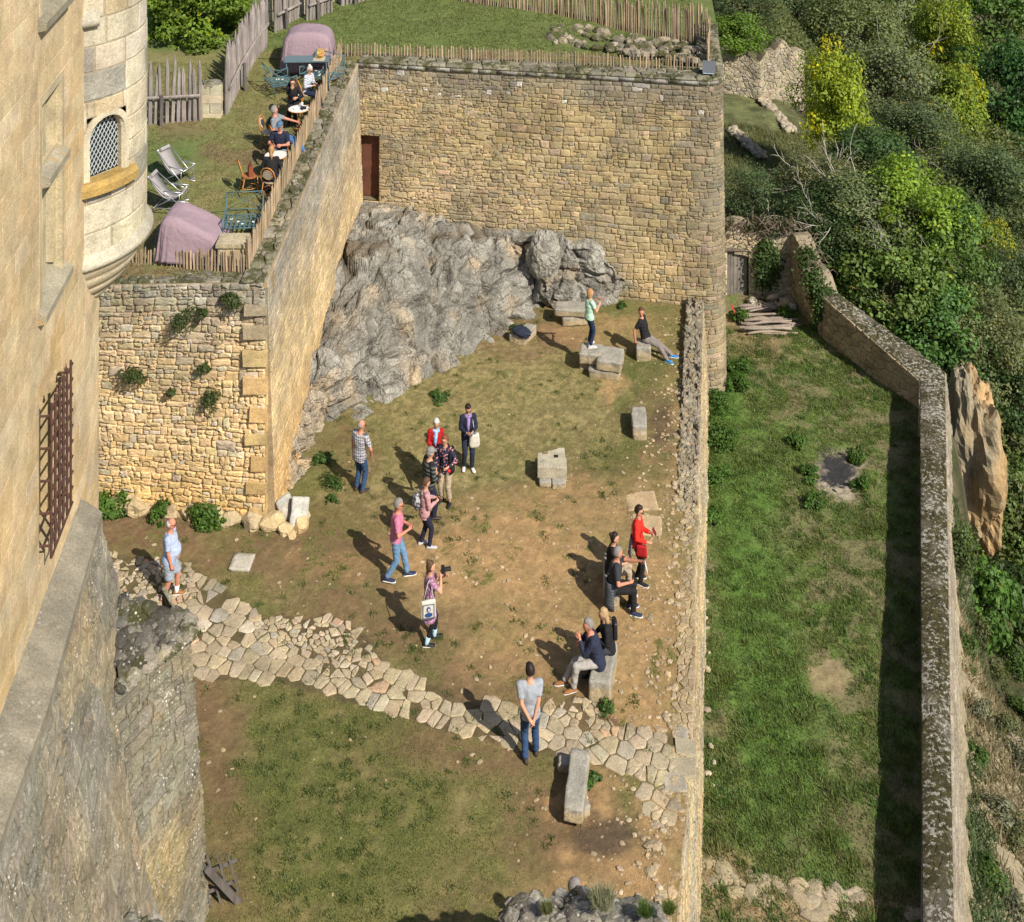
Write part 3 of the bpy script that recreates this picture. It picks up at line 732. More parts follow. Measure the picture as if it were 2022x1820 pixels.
cp = MB(); cf = lambda u, v, d: (lambda q: Vector((q[0].x + q[1].x * (.07 - v), q[0].y + q[1].y * (.07 - v), 7.30 + d)))(pth.at(u))
u = 0
while u < pth.len:                                   # projecting ledge course
    L = rng.uniform(.6, 1.1) if u < LB - .8 else .35; e = min(u + L, pth.len)
    q = [cf(u + .008, 0, -.16), cf(e - .008, 0, -.16), cf(e - .008, .35, -.16), cf(u + .008, .35, -.16)]; t = [p + Vector((0, 0, .11)) for p in q]
    cp.add(q + t, [(3, 2, 1, 0), (4, 5, 6, 7), (0, 1, 5, 4), (1, 2, 6, 5), (2, 3, 7, 6), (3, 0, 4, 7)], jc(rng, (.33, .31, .27), .15)); u += L
for c in rubble(pth.len, .84, .5, .4, rng): stone(cp, c, cf, rng, .006, .06, jc(rng, (.25, .225, .165), .25), .4)
cp.build('coping', S_CAP, RW, True, True)
# rusty door in the wall end
mb = MB(); p0, n0 = pth.at(0); p1, _ = pth.at(.74); b0 = p0 - n0 * .32; b1 = p1 - n0 * .32
mb.add([(b0.x, b0.y, 2.63), (b1.x, b1.y, 2.63), (b1.x, b1.y, 4.82), (b0.x, b0.y, 4.82), (p1.x, p1.y, 2.63), (p1.x, p1.y, 4.82), (p0.x, p0.y, 2.63), (p0.x, p0.y, 4.82)], [(0, 1, 2, 3), (4, 5, 2, 1), (6, 4, 1, 0), (3, 2, 5, 7), (6, 0, 3, 7)], (.2, .15, .09))
mb.build('door_recess', S_BACK, RW, False, True)
m = NT('rusted_steel'); v = m.coord('Object'); c = m.mix(m.ramp(m.noise(v, 2.2, 7, .7), .35, .65), (.10, .042, .028), (.17, .066, .036)); c = m.mix(m.ramp(m.noise(v, 5, 8, .8), .66, .72), c, (.33, .13, .05)); RUST = m.done(c, .75)
mb = MB(); d0 = p0 - n0 * .28; d1 = p1 - n0 * .28; mid = (d0 + d1) / 2; ang = math.atan2((p1 - p0).y, (p1 - p0).x); rm = Matrix.Rotation(ang, 3, 'Z')
mb.box((mid.x, mid.y, 3.68), (.70, .04, 2.04), (1, 1, 1), 0, rm); DR = mb.build('door', RUST, RW, False, True)
mb = MB(); mb.ball(mid + n0 * .05 + (p1 - p0).normalized() * -.02 + Vector((0, 0, -.55)), .03, 6, 5); mb.build('door_handle', plain('pale_handle', (.6, .55, .5)), DR, False, True)

# --- court retaining wall (right edge), face looks over the garden
RT = thing('retaining_wall', (4.5, 30, -3), 'retaining wall dropping from the courtyard edge to the lower garden', 'wall')
pr = [(float(XR(y)), y) for y in (14.6, 21.3, 24.65)] + [(float(XR(y)) + .03 * math.sin(y * 1.7), y) for y in (27, 29, 31, 33, 35, 37, 39)] + [(6.16, 41.0)]
def col_ret(w, u, v):
    n = mnoise.noise(Vector((w.y * .5, w.z, 1))); return jc(rng, lc((.50, .375, .20), (.36, .31, .22), float(np.clip(.5 + n * 1.3, 0, 1))), .16, .06)
mb = MB(); co = MB(); pth = Path(pr)
wall(mb, co, pth, -3.35, lambda u: -.04 + .22 * float(sstep(19, 25, u)), lambda w, h: coursed(w, h, .34, .18, rng, .45, .022, .3), col_ret, rng, .010, .045, .5, .055, mortar=(.48, .35, .19), rough=.4)
mb.build('facing_stones', S_RET, RT, True, True); co.build('wall_body', S_RET, RT, False, True)
mb = MB()
for c in rubble(pth.len, .56, .22, .17, rng, .6, .35):
    cu = sum(p[0] for p in c) / len(c); cv = sum(p[1] for p in c) / len(c)
    k = float(sstep(14.5, 20, cu))
    if cv > .36 + .28 * k + .16 * mnoise.noise(Vector((cu * 2, 0, 0))) and cu < 20: continue
    zt = -.01 + .20 * float(sstep(19, 25, cu)) - max(0, cv - .45) * .5 * k
    stone(mb, c, lambda u, v, d: (lambda q: Vector((q[0].x - q[1].x * (v - .04), q[0].y - q[1].y * (v - .04), zt + d)))(pth.at(u)), rng, .004, .018 + .09 * k * rng.random(), jc(rng, lc((.37, .285, .17), (.28, .24, .175), k), .16), .6)
mb.build('coping', S_RET, RT, True, True)
# threshold slabs where the path meets the edge
mb = MB()
for (a, b, c_) in ((1345, 1515, .55), (1352, 1478, .45), (1330, 1545, .5)):
    p = P(a, b); mb.box((p.x + .02, p.y, .002), (c_ * .8, c_ * .75, .05), jc(rng, (.40, .34, .25), .08), 0, Matrix.Rotation(rng.uniform(-.2, .2), 3, 'Z'), .03, rng)
mb.build('threshold_slab', S_PAVE, RT, False, True)

# --- garden parapet
PA = thing('parapet_wall', (9, 30, -3), 'low lichen spotted parapet wall bending round the lower garden', 'wall')
PT_ = [(14.0, 4.55), (23.5, 7.62), (40.4, 13.02), (44.6, 10.95)]
ins = Path([(x, y) for y, x in PT_]); outp = [(5.17, 14.0), (8.2, 23.5), (13.02 + .95, 40.85), (11.35, 45.2)]
PZ = lambda u: -2.02 + .55 * float(np.clip((u - 27.7) / 5, 0, 1))
mb = MB(); co = MB()
op = Path(outp)
wall(mb, co, op, -9.5, lambda u: -2.05 + .55 * float(np.clip((u - 28.4) / 5, 0, 1)), lambda w, h: rubble(w, h, .45, .24, rng), lambda w, u, v: jc(rng, (.31, .265, .20), .2), rng, .009, .035, .58, .11, mortar=(.42, .36, .27), rough=.4, skip=lambda w: w.z < -8.2)
mb.build('outer_facing', S_RET, PA, True, True); co.build('wall_body', S_RET, PA, False, True)
mb = MB(); co = MB(); ip = Path([(x, y) for y, x in reversed(PT_)])
wall(mb, co, ip, -3.3, lambda u: PZ(ins.len - u), lambda w, h: rubble(w, h, .4, .22, rng), lambda w, u, v: jc(rng, (.36, .29, .18), .18), rng, .012, .04, .05, 0, mortar=(.36, .3, .2), rough=.4, skip=lambda w: w.y < 39)
# path direction gives normal to the right = outside; flip to face the garden
for M_ in (mb, co):
    pass
mb.build('inner_facing', S_RET, PA, True, True); co.build('inner_body', S_RET, PA, False, True)
mb = MB()
def capf(u, v, d):
    t = u / ins.len; q, n = ins.at(u)
    # outer point at the same parameter
    i = 0
    while i < len(ins.L) - 2 and u > ins.L[i + 1]: i += 1
    s = (u - ins.L[i]) / (ins.L[i + 1] - ins.L[i]); o = Vector((lerp(outp[i][0], outp[i + 1][0], s), lerp(outp[i][1], outp[i + 1][1], s), 0))
    p = q.lerp(o, v / .62); cam_ = .07 * (1 - (2 * v / .62 - 1) ** 2)
    return Vector((p.x, p.y, PZ(u) + d + cam_))
for c in rubble(ins.len, .62, .42, .34, rng): stone(mb, c, capf, rng, .001, .012, jc(rng, (.17, .155, .115), .2), .6)
mb.build('coping', S_PAR, PA, True, True)

# ------------------------------------------------------------------ paved path
def in_poly(x, y, poly):
    c = False; j = len(poly) - 1
    for i in range(len(poly)):
        if (poly[i][1] > y) != (poly[j][1] > y) and x < (poly[j][0] - poly[i][0]) * (y - poly[i][1]) / (poly[j][1] - poly[i][1]) + poly[i][0]: c = not c
        j = i
    return c
small = [tuple(P(a, b)[:2]) for a, b in [(500, 1205), (600, 1215), (722, 1245), (775, 1320), (700, 1330), (600, 1290), (520, 1260)]] 
small2 = [tuple(P(a, b)[:2]) for a, b in [(1100, 1370), (1180, 1370), (1240, 1440), (1190, 1450), (1110, 1420)]]
small3 = [tuple(P(a, b)[:2]) for a, b in [(100, 1080), (390, 1080), (380, 1190), (340, 1215), (150, 1180)]]
prng = random.Random(21); seeds = []; pa = R(-21); pcs, psn = math.cos(pa), math.sin(pa)
def pave_seeds(sx, sy, vary, jit, test):
    y = -7.0
    while y < 7:
        rh = sy * prng.uniform(1 - vary, 1 + vary); x = -10 - sx * prng.random()
        while x < 10:
            cw = sx * prng.choice((.5, .7, 1.0, 1.0, 1.35)) * prng.uniform(.85, 1.15); u = x + cw / 2 + prng.uniform(-jit, jit) * sx; v = y + rh / 2 + prng.uniform(-jit, jit) * sy
            pts = [(u, v)] if prng.random() > .22 else [(u - cw * .1, v - rh * .24), (u + cw * .12, v + rh * .26)]
            for (u, v) in pts:
                X, Y = -4 + u * pcs - v * psn, 26.8 + u * psn + v * pcs
                if test(X, Y): seeds.append((X, Y))
            x += cw
        y += rh
insmall = lambda x, y: in_poly(x, y, small) or in_poly(x, y, small2) or in_poly(x, y, small3)
pave_seeds(.36, .33, .35, .16, lambda x, y: not insmall(x, y)); pave_seeds(.19, .145, .5, .3, insmall)
cells = voronoi(seeds, -11.6, 3.7, 23.0, 30.7, .75)
mb = MB()
for c in cells:
    cx = sum(p[0] for p in c) / len(c); cy = sum(p[1] for p in c) / len(c)
    c = [(x + prng.uniform(-.018, .018), y + prng.uniform(-.018, .018)) for x, y in c]
    if not in_poly(cx, cy, PW) or cx > float(XR(cy)) - .1: continue
    zz = float(court_z(np.array([cx]), np.array([cy]))[0])
    col = jc(prng, (.40, .325, .215), .15, .04); r = prng.random()
    if r < .025: col = jc(prng, (.46, .31, .20), .08)
    elif r < .14: col = jc(prng, (.34, .295, .225), .08)
    elif r < .2: col = jc(prng, (.48, .41, .30), .08)
    stone(mb, c, lambda u, v, d: Vector((u, v, zz + d)), prng, .007, .020, col, .45, .08)
ps = struct(mb.build('path', S_PAVE, None, True))
# mortar-bedded crazy paving along the edge below the path
mb = MB(); poly = [tuple(P(a, b)[:2]) for a, b in [(1270, 1532), (1342, 1560), (1336, 1720), (1300, 1715), (1290, 1660), (1258, 1610)]]
for c in cells:
    c2 = c; cx = sum(p[0] for p in c) / len(c); cy = sum(p[1] for p in c) / len(c)
    if in_poly(cx, cy, poly): stone(mb, c, lambda u, v, d: Vector((u, v, .0 + d)), prng, .014, .014, jc(prng, (.36, .295, .20), .12), .3)
struct(mb.build('edge_paving', S_PAVE, None, True))

# ------------------------------------------------------------------ rock outcrop
RB = [(540, 985, -.1), (598, 935, -.1), (640, 862, -.1), (690, 835, -.1), (740, 808, -.1), (790, 785, -.1), (835, 752, -.1), (900, 722, -.1), (962, 690, -.1), (1010, 655, -.1), (1052, 622, -.1), (1085, 615, -.1), (1130, 620, -.1), (1185, 612, -.1), (1232, 598, -.1)]
base = [P(a, b, c) for a, b, c in RB]
# back line: along the side wall then the back wall
backl = [Vector((-5.95, 31.6, .2)), Vector((-5.90, 33.0, .7)), Vector((-5.8, 34.5, 1.15)), Vector((-5.7, 36.0, 1.7)), Vector((-5.6, 37.6, 2.25)), Vector((-5.45, 39.4, 2.45)), Vector((-5.3, 41.2, 2.6)),
         Vector((-5.1, 42.9, 2.62)), Vector((-4.0, 42.75, 2.55)), Vector((-2.6, 42.5, 2.15)), Vector((-1.2, 42.25, 2.0)), Vector((.2, 42.05, 2.05)), Vector((1.4, 41.9, 2.1)), Vector((2.5, 41.75, 1.65)), Vector((3.7, 41.5, .55))]
def resample(pts, n):
    L = [0]
    for i in range(len(pts) - 1): L.append(L[-1] + (pts[i + 1] - pts[i]).length)
    out = []
    for k in range(n):
        d = L[-1] * k / (n - 1); i = 0
        while i < len(L) - 2 and d > L[i + 1]: i += 1
        out.append(pts[i].lerp(pts[i + 1], (d - L[i]) / max(1e-6, L[i + 1] - L[i])))
    return out
def interp_idx(pts, n):
    out = []
    for k in range(n):
        f = (len(pts) - 1) * k / (n - 1); i = min(int(f), len(pts) - 2); out.append(pts[i].lerp(pts[i + 1], f - i))
    return out
NS, NT_ = 300, 200
bl = interp_idx(base, NS); kl = interp_idx(backl, NS)
V = np.zeros((NS, NT_, 3)); tt = np.linspace(0, 1, NT_)
for i in range(NS):
    s = i / (NS - 1); st = float(sstep(.30, .62, s))
    for j in range(NT_):
        t = tt[j]; p = bl[i].lerp(kl[i], t)
        zr = 1 - (1 - t) ** lerp(1.5, 4.0, st)           # steeper face to the right
        z = bl[i].z + (kl[i].z - bl[i].z) * zr
        bulge = math.sin(PI * min(1, t * 1.15)) * .35 * (1 - st * .4)
        V[i, j] = (p.x, p.y, z + bulge * (0 if s < .06 else 1) )
flat = V.reshape(-1, 3)
# craggy displacement, fading at the wall
disp = np.zeros(len(flat)); 
nrm = np.zeros_like(V)
du = np.gradient(V, axis=0); dv = np.gradient(V, axis=1); nrm = np.cross(du, dv); nrm /= np.linalg.norm(nrm, axis=-1, keepdims=True) + 1e-9
if nrm[..., 2].mean() < 0: nrm = -nrm
nf = nrm.reshape(-1, 3); rc = np.zeros((len(flat), 3))
for k, (x, y, z) in enumerate(flat):
    p = Vector((x, y, z)); q = p + Vector((mnoise.noise(p * 1.1), mnoise.noise(p * 1.1 + Vector((9, 3, 1))), mnoise.noise(p * 1.1 + Vector((2, 8, 5))))) * .35
    (v1, w1), (v2, w2), (v3, w3) = mnoise.voronoi(Vector((q.x * .9, q.y * .8, q.z * .7))), mnoise.voronoi(Vector((q.x * 2.4, q.y * 2.1, q.z * 1.7))), mnoise.voronoi(q * 5.5); v1p, v2p, v3p = w1[0], w2[0], w3[0]
    crack = min(1, (v1[1] - v1[0]) * 3.0); crack2 = min(1, (v2[1] - v2[0]) * 2.6)
    c1 = mnoise.cell(v1p * 7.3); c2 = mnoise.cell(v2p * 7.3); c3 = mnoise.cell(v3p * 7.3)
    dd = (min(1, (v1[1] - v1[0]) * 6) - .9) * .30 + c1 * .24 + (min(1, (v2[1] - v2[0]) * 6) - .9) * .13 + c2 * .13 + c3 * .035 + (min(1, (v3[1] - v3[0]) * 5) - .9) * .05 + mnoise.fractal(p * 2.2, .8, 2.1, 4) * .045 + mnoise.noise(p * .9) * .25
    flatness = nf[k][2]
    disp[k] = dd * (1.0 - .35 * max(0, flatness - .75) * 4) * (.55 if x > 1.2 else 1)
    g = .225 + .07 * mnoise.noise(p * .7) + .06 * c2; c = lc((g * 1.02, g * .97, g * .85), (.21, .195, .165), max(0, min(1, mnoise.noise(p * 1.7 + Vector((4, 4, 4))) * 1.4)))
    oc = max(0, mnoise.noise(p * 1.2 + Vector((14, 2, 7)))) ** 2 * 1.4 + (.30 if x < -4.9 and z < 1.2 else 0)
    c = lc(c, (.48, .33, .17), min(.8, oc))
    earth = max(0, min(1, (flatness - .90) * 14)) * max(0, min(1, mnoise.noise(p * .8 + Vector((1, 12, 7))) * 3 + .1)); c = lc(c, (.10, .075, .045), earth * .9)
    rc[k] = c
fade = np.ones((NS, NT_)); fade *= np.clip((1 - tt) / .08, .0, 1)[None, :]; fade[:3] *= .3
flat2 = flat + nf * (disp * fade.reshape(-1))[:, None]
idx = np.arange(NS * NT_).reshape(NS, NT_)
I = np.stack([idx[:-1, :-1], idx[1:, :-1], idx[1:, 1:], idx[:-1, 1:]], -1).reshape(-1, 4)
ro = fast_mesh('rock_outcrop', flat2, I, S_ROCK, rc, False); tag(ro, 'craggy grey limestone outcrop rising against the rampart wall', 'rock')
# rounded boulder standing out of the crag
mb = MB(); pb = PY(1075, 505, 41.3)
def bf(d): 
    q = d * 1.6; return 1 + .20 * mnoise.noise(q + Vector((3, 3, 3))) + .10 * mnoise.noise(q * 2.7) + .05 * mnoise.noise(q * 7)
mb.ball(pb, (.55, .62, .88), 34, 24, (.26, .245, .21), 0, bf); tag(mb.build('boulder', S_ROCK, None, False), 'rounded grey boulder bulging from the crag below the rampart', 'boulder')
# ------------------------------------------------------------------ castle (left)
CX = lambda Y: -7.8 - .088 * (Y - 24.0)
CW = thing('castle_keep', (-8, 22, 0), 'golden ashlar castle wall with a round corner turret and rust brown window grille', 'castle')
def col_cast(w, u, v):
    c = (.62, .475, .285); n = mnoise.noise(Vector((w.y * .5, w.z * .5, 2)))
    c = lc(c, (.54, .37, .165), float(np.clip(.25 + n + (9.5 - w.z) * .06, 0, .7)))
    r = rng.random()
    if r < .22: c = lc(c, (.65, .53, .355), .6)
    elif r < .34: c = lc(c, (.53, .42, .26), .6)
    return jc(rng, c, .05, .025)
mb = MB(); co = MB(); Y0, Y1 = 13.0, 23.86
cpath = Path([(CX(Y0), Y0), (CX(Y1), Y1)]); KL = cpath.len / (Y1 - Y0)
uy = lambda y: (y - Y0) * KL
HW = [(uy(19.95), uy(21.35), 11.0, 14.35), (uy(19.95), uy(21.35), 15.6, 19.0)]; HG = (uy(19.9), uy(21.25), 7.05, 9.6)
# NB path runs away from the camera, so its right-hand normal points to +X
wall(mb, co, cpath, 4.0, 20.0, lambda w, h: ashlar(w, h, .62, .36, rng, .25, .004), col_cast, rng, .003, .004, .9, 0, hole=HW + [HG], mortar=(.70, .56, .36), rough=.15, chunk=.25, du=.5)
mb.build('wall_blocks', S_CAST, CW, False, True); co.build('wall_body', S_CAST, CW, False, True)
CN = Vector((1, .088, 0)).normalized(); CT = Vector((-.088, 1, 0)).normalized()
def cpt(y, z, d=0): return Vector((CX(y), y, z)) + CN * d
DARKIN = plain('dark_interior', (.02, .018, .015), .9)
MOULD = stone_mat('moulded_stone', .25, .1, .25, 0, 16, .4, .012)
def cbox(mb, y0, y1, z0, z1, d0, d1, col):
    q = [cpt(y0, z0, d0), cpt(y1, z0, d0), cpt(y1, z0, d1), cpt(y0, z0, d1), cpt(y0, z1, d0), cpt(y1, z1, d0), cpt(y1, z1, d1), cpt(y0, z1, d1)]
    mb.add(q, [(0, 1, 2, 3), (7, 6, 5, 4), (4, 5, 1, 0), (5, 6, 2, 1), (6, 7, 3, 2), (7, 4, 0, 3)], col)
for wi, z0 in enumerate((11.0, 15.6)):
    mb = MB(); ya, yb = 19.95, 21.35; z1 = z0 + 3.35; g = (.50, .42, .27)
    cbox(mb, ya - .02, ya + .10, z0 - .02, z1 + .02, -.88, .012, g); cbox(mb, yb - .10, yb + .02, z0 - .02, z1 + .02, -.88, .012, g)
    cbox(mb, ya + .102, yb - .102, z1 - .12, z1 + .02, -.88, .012, g); cbox(mb, ya + .10, ya + .17, z0 + .2, z1 - .12, -.8, -.10, g); cbox(mb, yb - .17, yb - .10, z0 + .2, z1 - .12, -.8, -.10, g)
    wn = mb.build('window', MOULD, CW, False, True)
    mb = MB(); cbox(mb, ya + .17, yb - .17, z0 + .2, z1 - .12, -.86, -.82, (.02, .02, .02)); mb.build('pane', plain('old_window_glass', (.03, .03, .028), .15), wn, False, True)
    mb = MB(); ym = (ya + yb) / 2; cbox(mb, ym - .09, ym + .09, z0 + .2, z1 - .12, -.78, -.12, g); cbox(mb, ya + .17, yb - .17, z0 + 2.05, z0 + 2.2, -.78, -.06, g); mb.build('mullion', MOULD, wn, False, True)
    for (a, b, zz) in ((ya - .12, yb + .12, z0), (ya + .1, yb - .1, z0 + 2.06)):
        mb = MB(); q = [cpt(a, zz - .22, -.3), cpt(b, zz - .22, -.3), cpt(b, zz - .12, .14), cpt(a, zz - .12, .14), cpt(a, zz + .2, -.3), cpt(b, zz + .2, -.3), cpt(b, zz, .14), cpt(a, zz, .14)]
        mb.add(q, [(0, 1, 2, 3), (7, 6, 5, 4), (4, 5, 1, 0), (5, 6, 2, 1), (6, 7, 3, 2), (7, 4, 0, 3)], (.30, .27, .20)); mb.build('sill', S_LICH, wn, False, True)
# grille
IRON = plain('rust_brown_iron', (.085, .042, .032), .75, .3, 20)
gr = MB(); ya, yb, za, zb = 19.98, 21.17, 7.1, 9.55
mb = MB(); cbox(mb, 19.9, 21.25, 7.05, 9.6, -.88, -.84, (.10, .085, .06)); cbox(mb, 19.9, 19.93, 7.05, 9.6, -.84, .0, (.45, .36, .22)); cbox(mb, 21.22, 21.25, 7.05, 9.6, -.84, 0, (.48, .37, .21)); cbox(mb, 19.93, 21.22, 7.02, 7.05, -.84, 0, (.46, .36, .21)); mb.build('grille_recess', S_CAST, CW, False, True)
GRT = gr
for i in range(6):
    y = lerp(ya, yb, i / 5); GRT.tube([cpt(y, za, .17), cpt(y, zb, .17)], .022, 5)
for i in range(10):
    z = lerp(za + .06, zb - .06, i / 9); GRT.tube([cpt(ya - .03, z, .19), cpt(yb + .03, z, .19)], .020, 5)
for y in (ya, yb):
    for z in np.linspace(za + .2, zb - .2, 5): GRT.tube([cpt(y, z, .17), cpt(y, z, -.03)], .02, 5)
GR = gr.build('window_grille', IRON, CW, False, True)
for y in np.linspace(ya, yb, 5)[1:4]:
    mb = MB(); mb.tube([cpt(y, zb, .17), cpt(y, zb + .12, .17)], [.02, .004], 5); mb.build('grille_spike', IRON, GR, False, True)

# --- round turret on corbels
TC = Vector((-8.75, 24.1, 0)); TR = 1.72
def col_tur(w, u, v):
    r = rng.random(); c = (.53, .465, .345)
    if r < .16: c = (.33, .305, .25)
    elif r < .28: c = (.58, .525, .41)
    elif r < .40: c = (.44, .36, .235)
    return jc(rng, c, .07, .03)
tp = [(TC.x + TR * math.cos(a), TC.y + TR * math.sin(a)) for a in np.linspace(R(-112), R(50), 40)]
tpath = Path(tp); THW = R(36); ang0 = R(112)
uw = TR * (ang0 - THW)
mb = MB(); co = MB()
wall(mb, co, tpath, 10.48, 17.5, lambda w, h: ashlar(w, h, .78, .46, rng, .2, .006), col_tur, rng, .010, .018, .3, 0, hole=[(uw - .43, uw + .43, 11.72, 12.98)], mortar=(.47, .39, .28), rough=.2, chunk=.12, du=.08)
TU = mb.build('turret', S_TUR, CW, False, True); co.build('turret_body', S_TUR, TU, False, True)
def lathe(prof, a0=-125, a1=60, n=48, col=(.5, .5, .5), mb=None):
    mb = mb or MB(); vs = []; fs = []; cs = []; k = len(prof)
    for i in range(n + 1):
        a = R(lerp(a0, a1, i / n))
        for q in prof: vs.append(Vector((TC.x + q[0] * math.cos(a), TC.y + q[0] * math.sin(a), q[1]))); cs.append(q[2] if len(q) > 2 else col)
    for i in range(n):
        for j in range(k - 1): fs.append((i * k + j, (i + 1) * k + j, (i + 1) * k + j + 1, i * k + j + 1))
    mb.add(vs, fs, cs); return mb
lathe([(1.70, 10.26), (1.80, 10.27), (1.86, 10.31), (1.85, 10.38), (1.70, 10.55)], col=(.46, .42, .33)).build('turret_ledge', S_LICH, TU, True, True)
pf = []
for (ra, rb, za, zb) in ((1.74, 1.62, 10.27, 10.03), (1.60, 1.44, 10.0, 9.76), (1.42, 1.24, 9.74, 9.52), (1.2, .98, 9.48, 9.26), (.94, .6, 9.2, 8.95), (.55, .2, 8.92, 8.7)):
    for t in np.linspace(0, 1, 5): pf.append((lerp(ra, rb, t * t), lerp(za, zb, t)))
pf.append((.05, 8.65)); pf.reverse()
lathe(pf, col=(.48, .41, .29)).build('turret_corbel', S_TUR, TU, False, True)
lathe([(1.70, 14.62), (1.82, 14.64), (1.86, 14.72), (1.84, 14.80), (1.70, 14.95)], -125, -44, 24, (.40, .37, .3)).build('string_course', S_TUR, TU, True, True)
# turret window: arched, in the tangent plane
wn_n = Vector((math.cos(-THW), math.sin(-THW), 0)); wn_t = Vector((-wn_n.y, wn_n.x, 0)); wc = TC + wn_n * TR
def wp(a, z, d): return wc + wn_t * a + Vector((0, 0, z)) + wn_n * d
def arch(hw, zb, zs, n=10, ry=1.0):
    pts = [(-hw, zb), (hw, zb), (hw, zs)]
    for i in range(1, n): 
        t = PI * i / n; pts.append((hw * math.cos(t), zs + hw * ry * math.sin(t)))
    pts.append((-hw, zs)); return pts
A0 = arch(.36, 11.84, 12.58); A1 = arch(.49, 11.78, 12.60, 10, .92)
mb = MB(); n = len(A0)
def surf(a): return math.sqrt(max(0, TR * TR - a * a)) - TR     # cylinder surface behind tangent plane
ringo = [wp(a, z, surf(a) + .022) for a, z in A1]; ringi = [wp(a * 1.06, z, surf(a) + .022) for a, z in A0]; ring2 = [wp(a, z, -.05) for a, z in A0]; ring3 = [wp(a * .94, z, -.08) for a, z in A0]; ring4 = [wp(a * .94, z, -.24) for a, z in A0]; ringb = [wp(a, z, surf(a) - .02) for a, z in A1]
mb.rings([ringb, ringo, ringi, ring2, ring3, ring4], (.52, .46, .34), 0, False)
WN = mb.build('window', MOULD, TU, False, True)
mb = MB(); mb.add([wp(a, z, -.2) for a, z in A0], [tuple(range(n))], (.02, .022, .02)); GLM = NT('leaded_glass'); GLM.b.inputs['Specular IOR Level'].default_value = .5
mb.build('pane', GLM.done((.018, .022, .018), .12), WN, False, True)
mb = MB()
def inside(a, z): return abs(a) < .345 and z > 11.86 and (z < 12.58 or math.hypot(a, z - 12.58) < .345)
for s in (-1, 1):
    for k in range(-16, 30):
        c0 = 11.86 + k * .135; seg = None
        for t in np.linspace(-.35, .35, 49):
            z = c0 + s * t * 1.55
            if inside(t, z):
                seg = (seg[0], (t, z)) if seg else ((t, z), (t, z))
        if seg and seg[0] != seg[1]: mb.tube([wp(seg[0][0], seg[0][1], -.185), wp(seg[1][0], seg[1][1], -.185)], .0085, 4)
mb.build('lead_lattice', plain('lead_came', (.42, .46, .50), .45, .1), WN, False, True)
mb = MB()
q = []
for a in np.linspace(-.62, .62, 9): q.append([wp(a, z, d + surf(a)) for z, d in ((11.60, .0), (11.62, .17), (11.76, .18), (11.84, .10), (11.85, -.15), (11.60, -.15))])
mb.rings(q, (.42, .28, .09)); mb.build('sill', S_LICH, WN, False, True)

# --- weathered plinth: sloping ledge and battered face
def col_but(w, u, v):
    n = mnoise.noise(w * .6); c = lc((.225, .205, .16), (.31, .24, .14), float(np.clip(.25 + n * 1.2, 0, 1)))
    return jc(rng, c, .16, .04)
OE = [(13.0, -6.34), (16.66, -6.74), (18.42, -6.81 - .04), (20.3, -7.1), (22.53, -7.39)]
OX = lambda Y: float(np.interp(Y, [q[0] for q in OE], [q[1] for q in OE]))
mb = MB(); ys = np.linspace(13, 22.53, 40); vs = []; cs = []
for y in ys:
    for t in np.linspace(0, 1, 6):
        x = lerp(CX(y) - .05, OX(y) + .10, t); z = lerp(6.36, 6.08, t) + .02 * mnoise.noise(Vector((x * 3, y * 3, 0))); vs.append((x, y, z)); cs.append((.24, .215, .165))
    vs.append((OX(y) + .10, y, 5.86)); cs.append((.33, .29, .21))
k = 7; fs = [(i * k + j, (i + 1) * k + j, (i + 1) * k + j + 1, i * k + j + 1) for i in range(39) for j in range(6)]
fs = [tuple(reversed(f)) for f in fs]; vs += [(CX(22.53), 22.53, 6.36), (OX(22.53), 22.53, 6.08), (OX(22.53), 22.53, 5.9), (CX(22.53), 22.53, 5.9)]; b = len(vs) - 4; fs.append((b, b + 1, b + 2, b + 3)); cs += [(.33, .3, .22)] * 4
mb.add(vs, fs, cs); LEDG = stone_mat('worn_ledge_stone', .5, .35, .10, 0, 17, .7, .02); mb.build('plinth_ledge', LEDG, CW, False, True)
mb = MB(); co = MB()
for (ya, yb, da, db) in ((13.0, 22.53, 2.05, 1.85),):
    patch(mb, co, ((OX(ya) + da, ya, 0), (OX(yb) + db, yb, -.2), (OX(ya) + .02, ya, 6.0), (OX(yb) + .02, yb, 6.0)), lambda w, h: coursed(w, h, .55, .34, rng, .35, .02, .25), col_but, rng, .007, .03, mortar=(.17, .145, .10), rough=.5, chunk=.12)
patch(mb, co, ((OX(22.53) + 1.75, 22.53, -.2), (-9.5, 23.3, -.2), (OX(22.53), 22.53, 6.0), (-9.5, 23.0, 6.0)), lambda w, h: ashlar(w, h, .5, .3, rng, .3, .015), col_but, rng, .007, .03)
mb.build('battered_plinth', S_BUT, CW, False, True); co.build('plinth_body', S_BUT, CW, False, True)

# --- stub of a ruined wall butting against the plinth
BT = thing('ruined_stub_wall', (-5.6, 21, 0), 'broken stub wall with mossy rubble top and speckled lichen face beside the path', 'wall')
mb = MB(); co = MB()
def col_stub(w, u, v):
    n = mnoise.noise(w * .9); c = lc((.20, .182, .135), (.32, .245, .12), float(np.clip(.35 + n * 1.3 + (1.5 - w.z) * .06, 0, 1)))
    return jc(rng, c, .16, .04)
tl, tr, br, bl_ = P(236, 1352, 4.2), P(372, 1248, 4.45), Vector((-5.16, 21.55, -.1)), Vector((-5.0, 17.6, -.1))
e_ = (tl - tr).normalized() * .7; tl_, bl2 = tl + e_, bl_ + Vector((-.75, -.3, 0))
patch(mb, co, (bl2, br, tl_, tr), lambda w, h: coursed(w, h, .36, .2, rng, .45, .025, .3), col_stub, rng, .006, .03, mortar=(.28, .24, .16), rough=.5, chunk=.1)
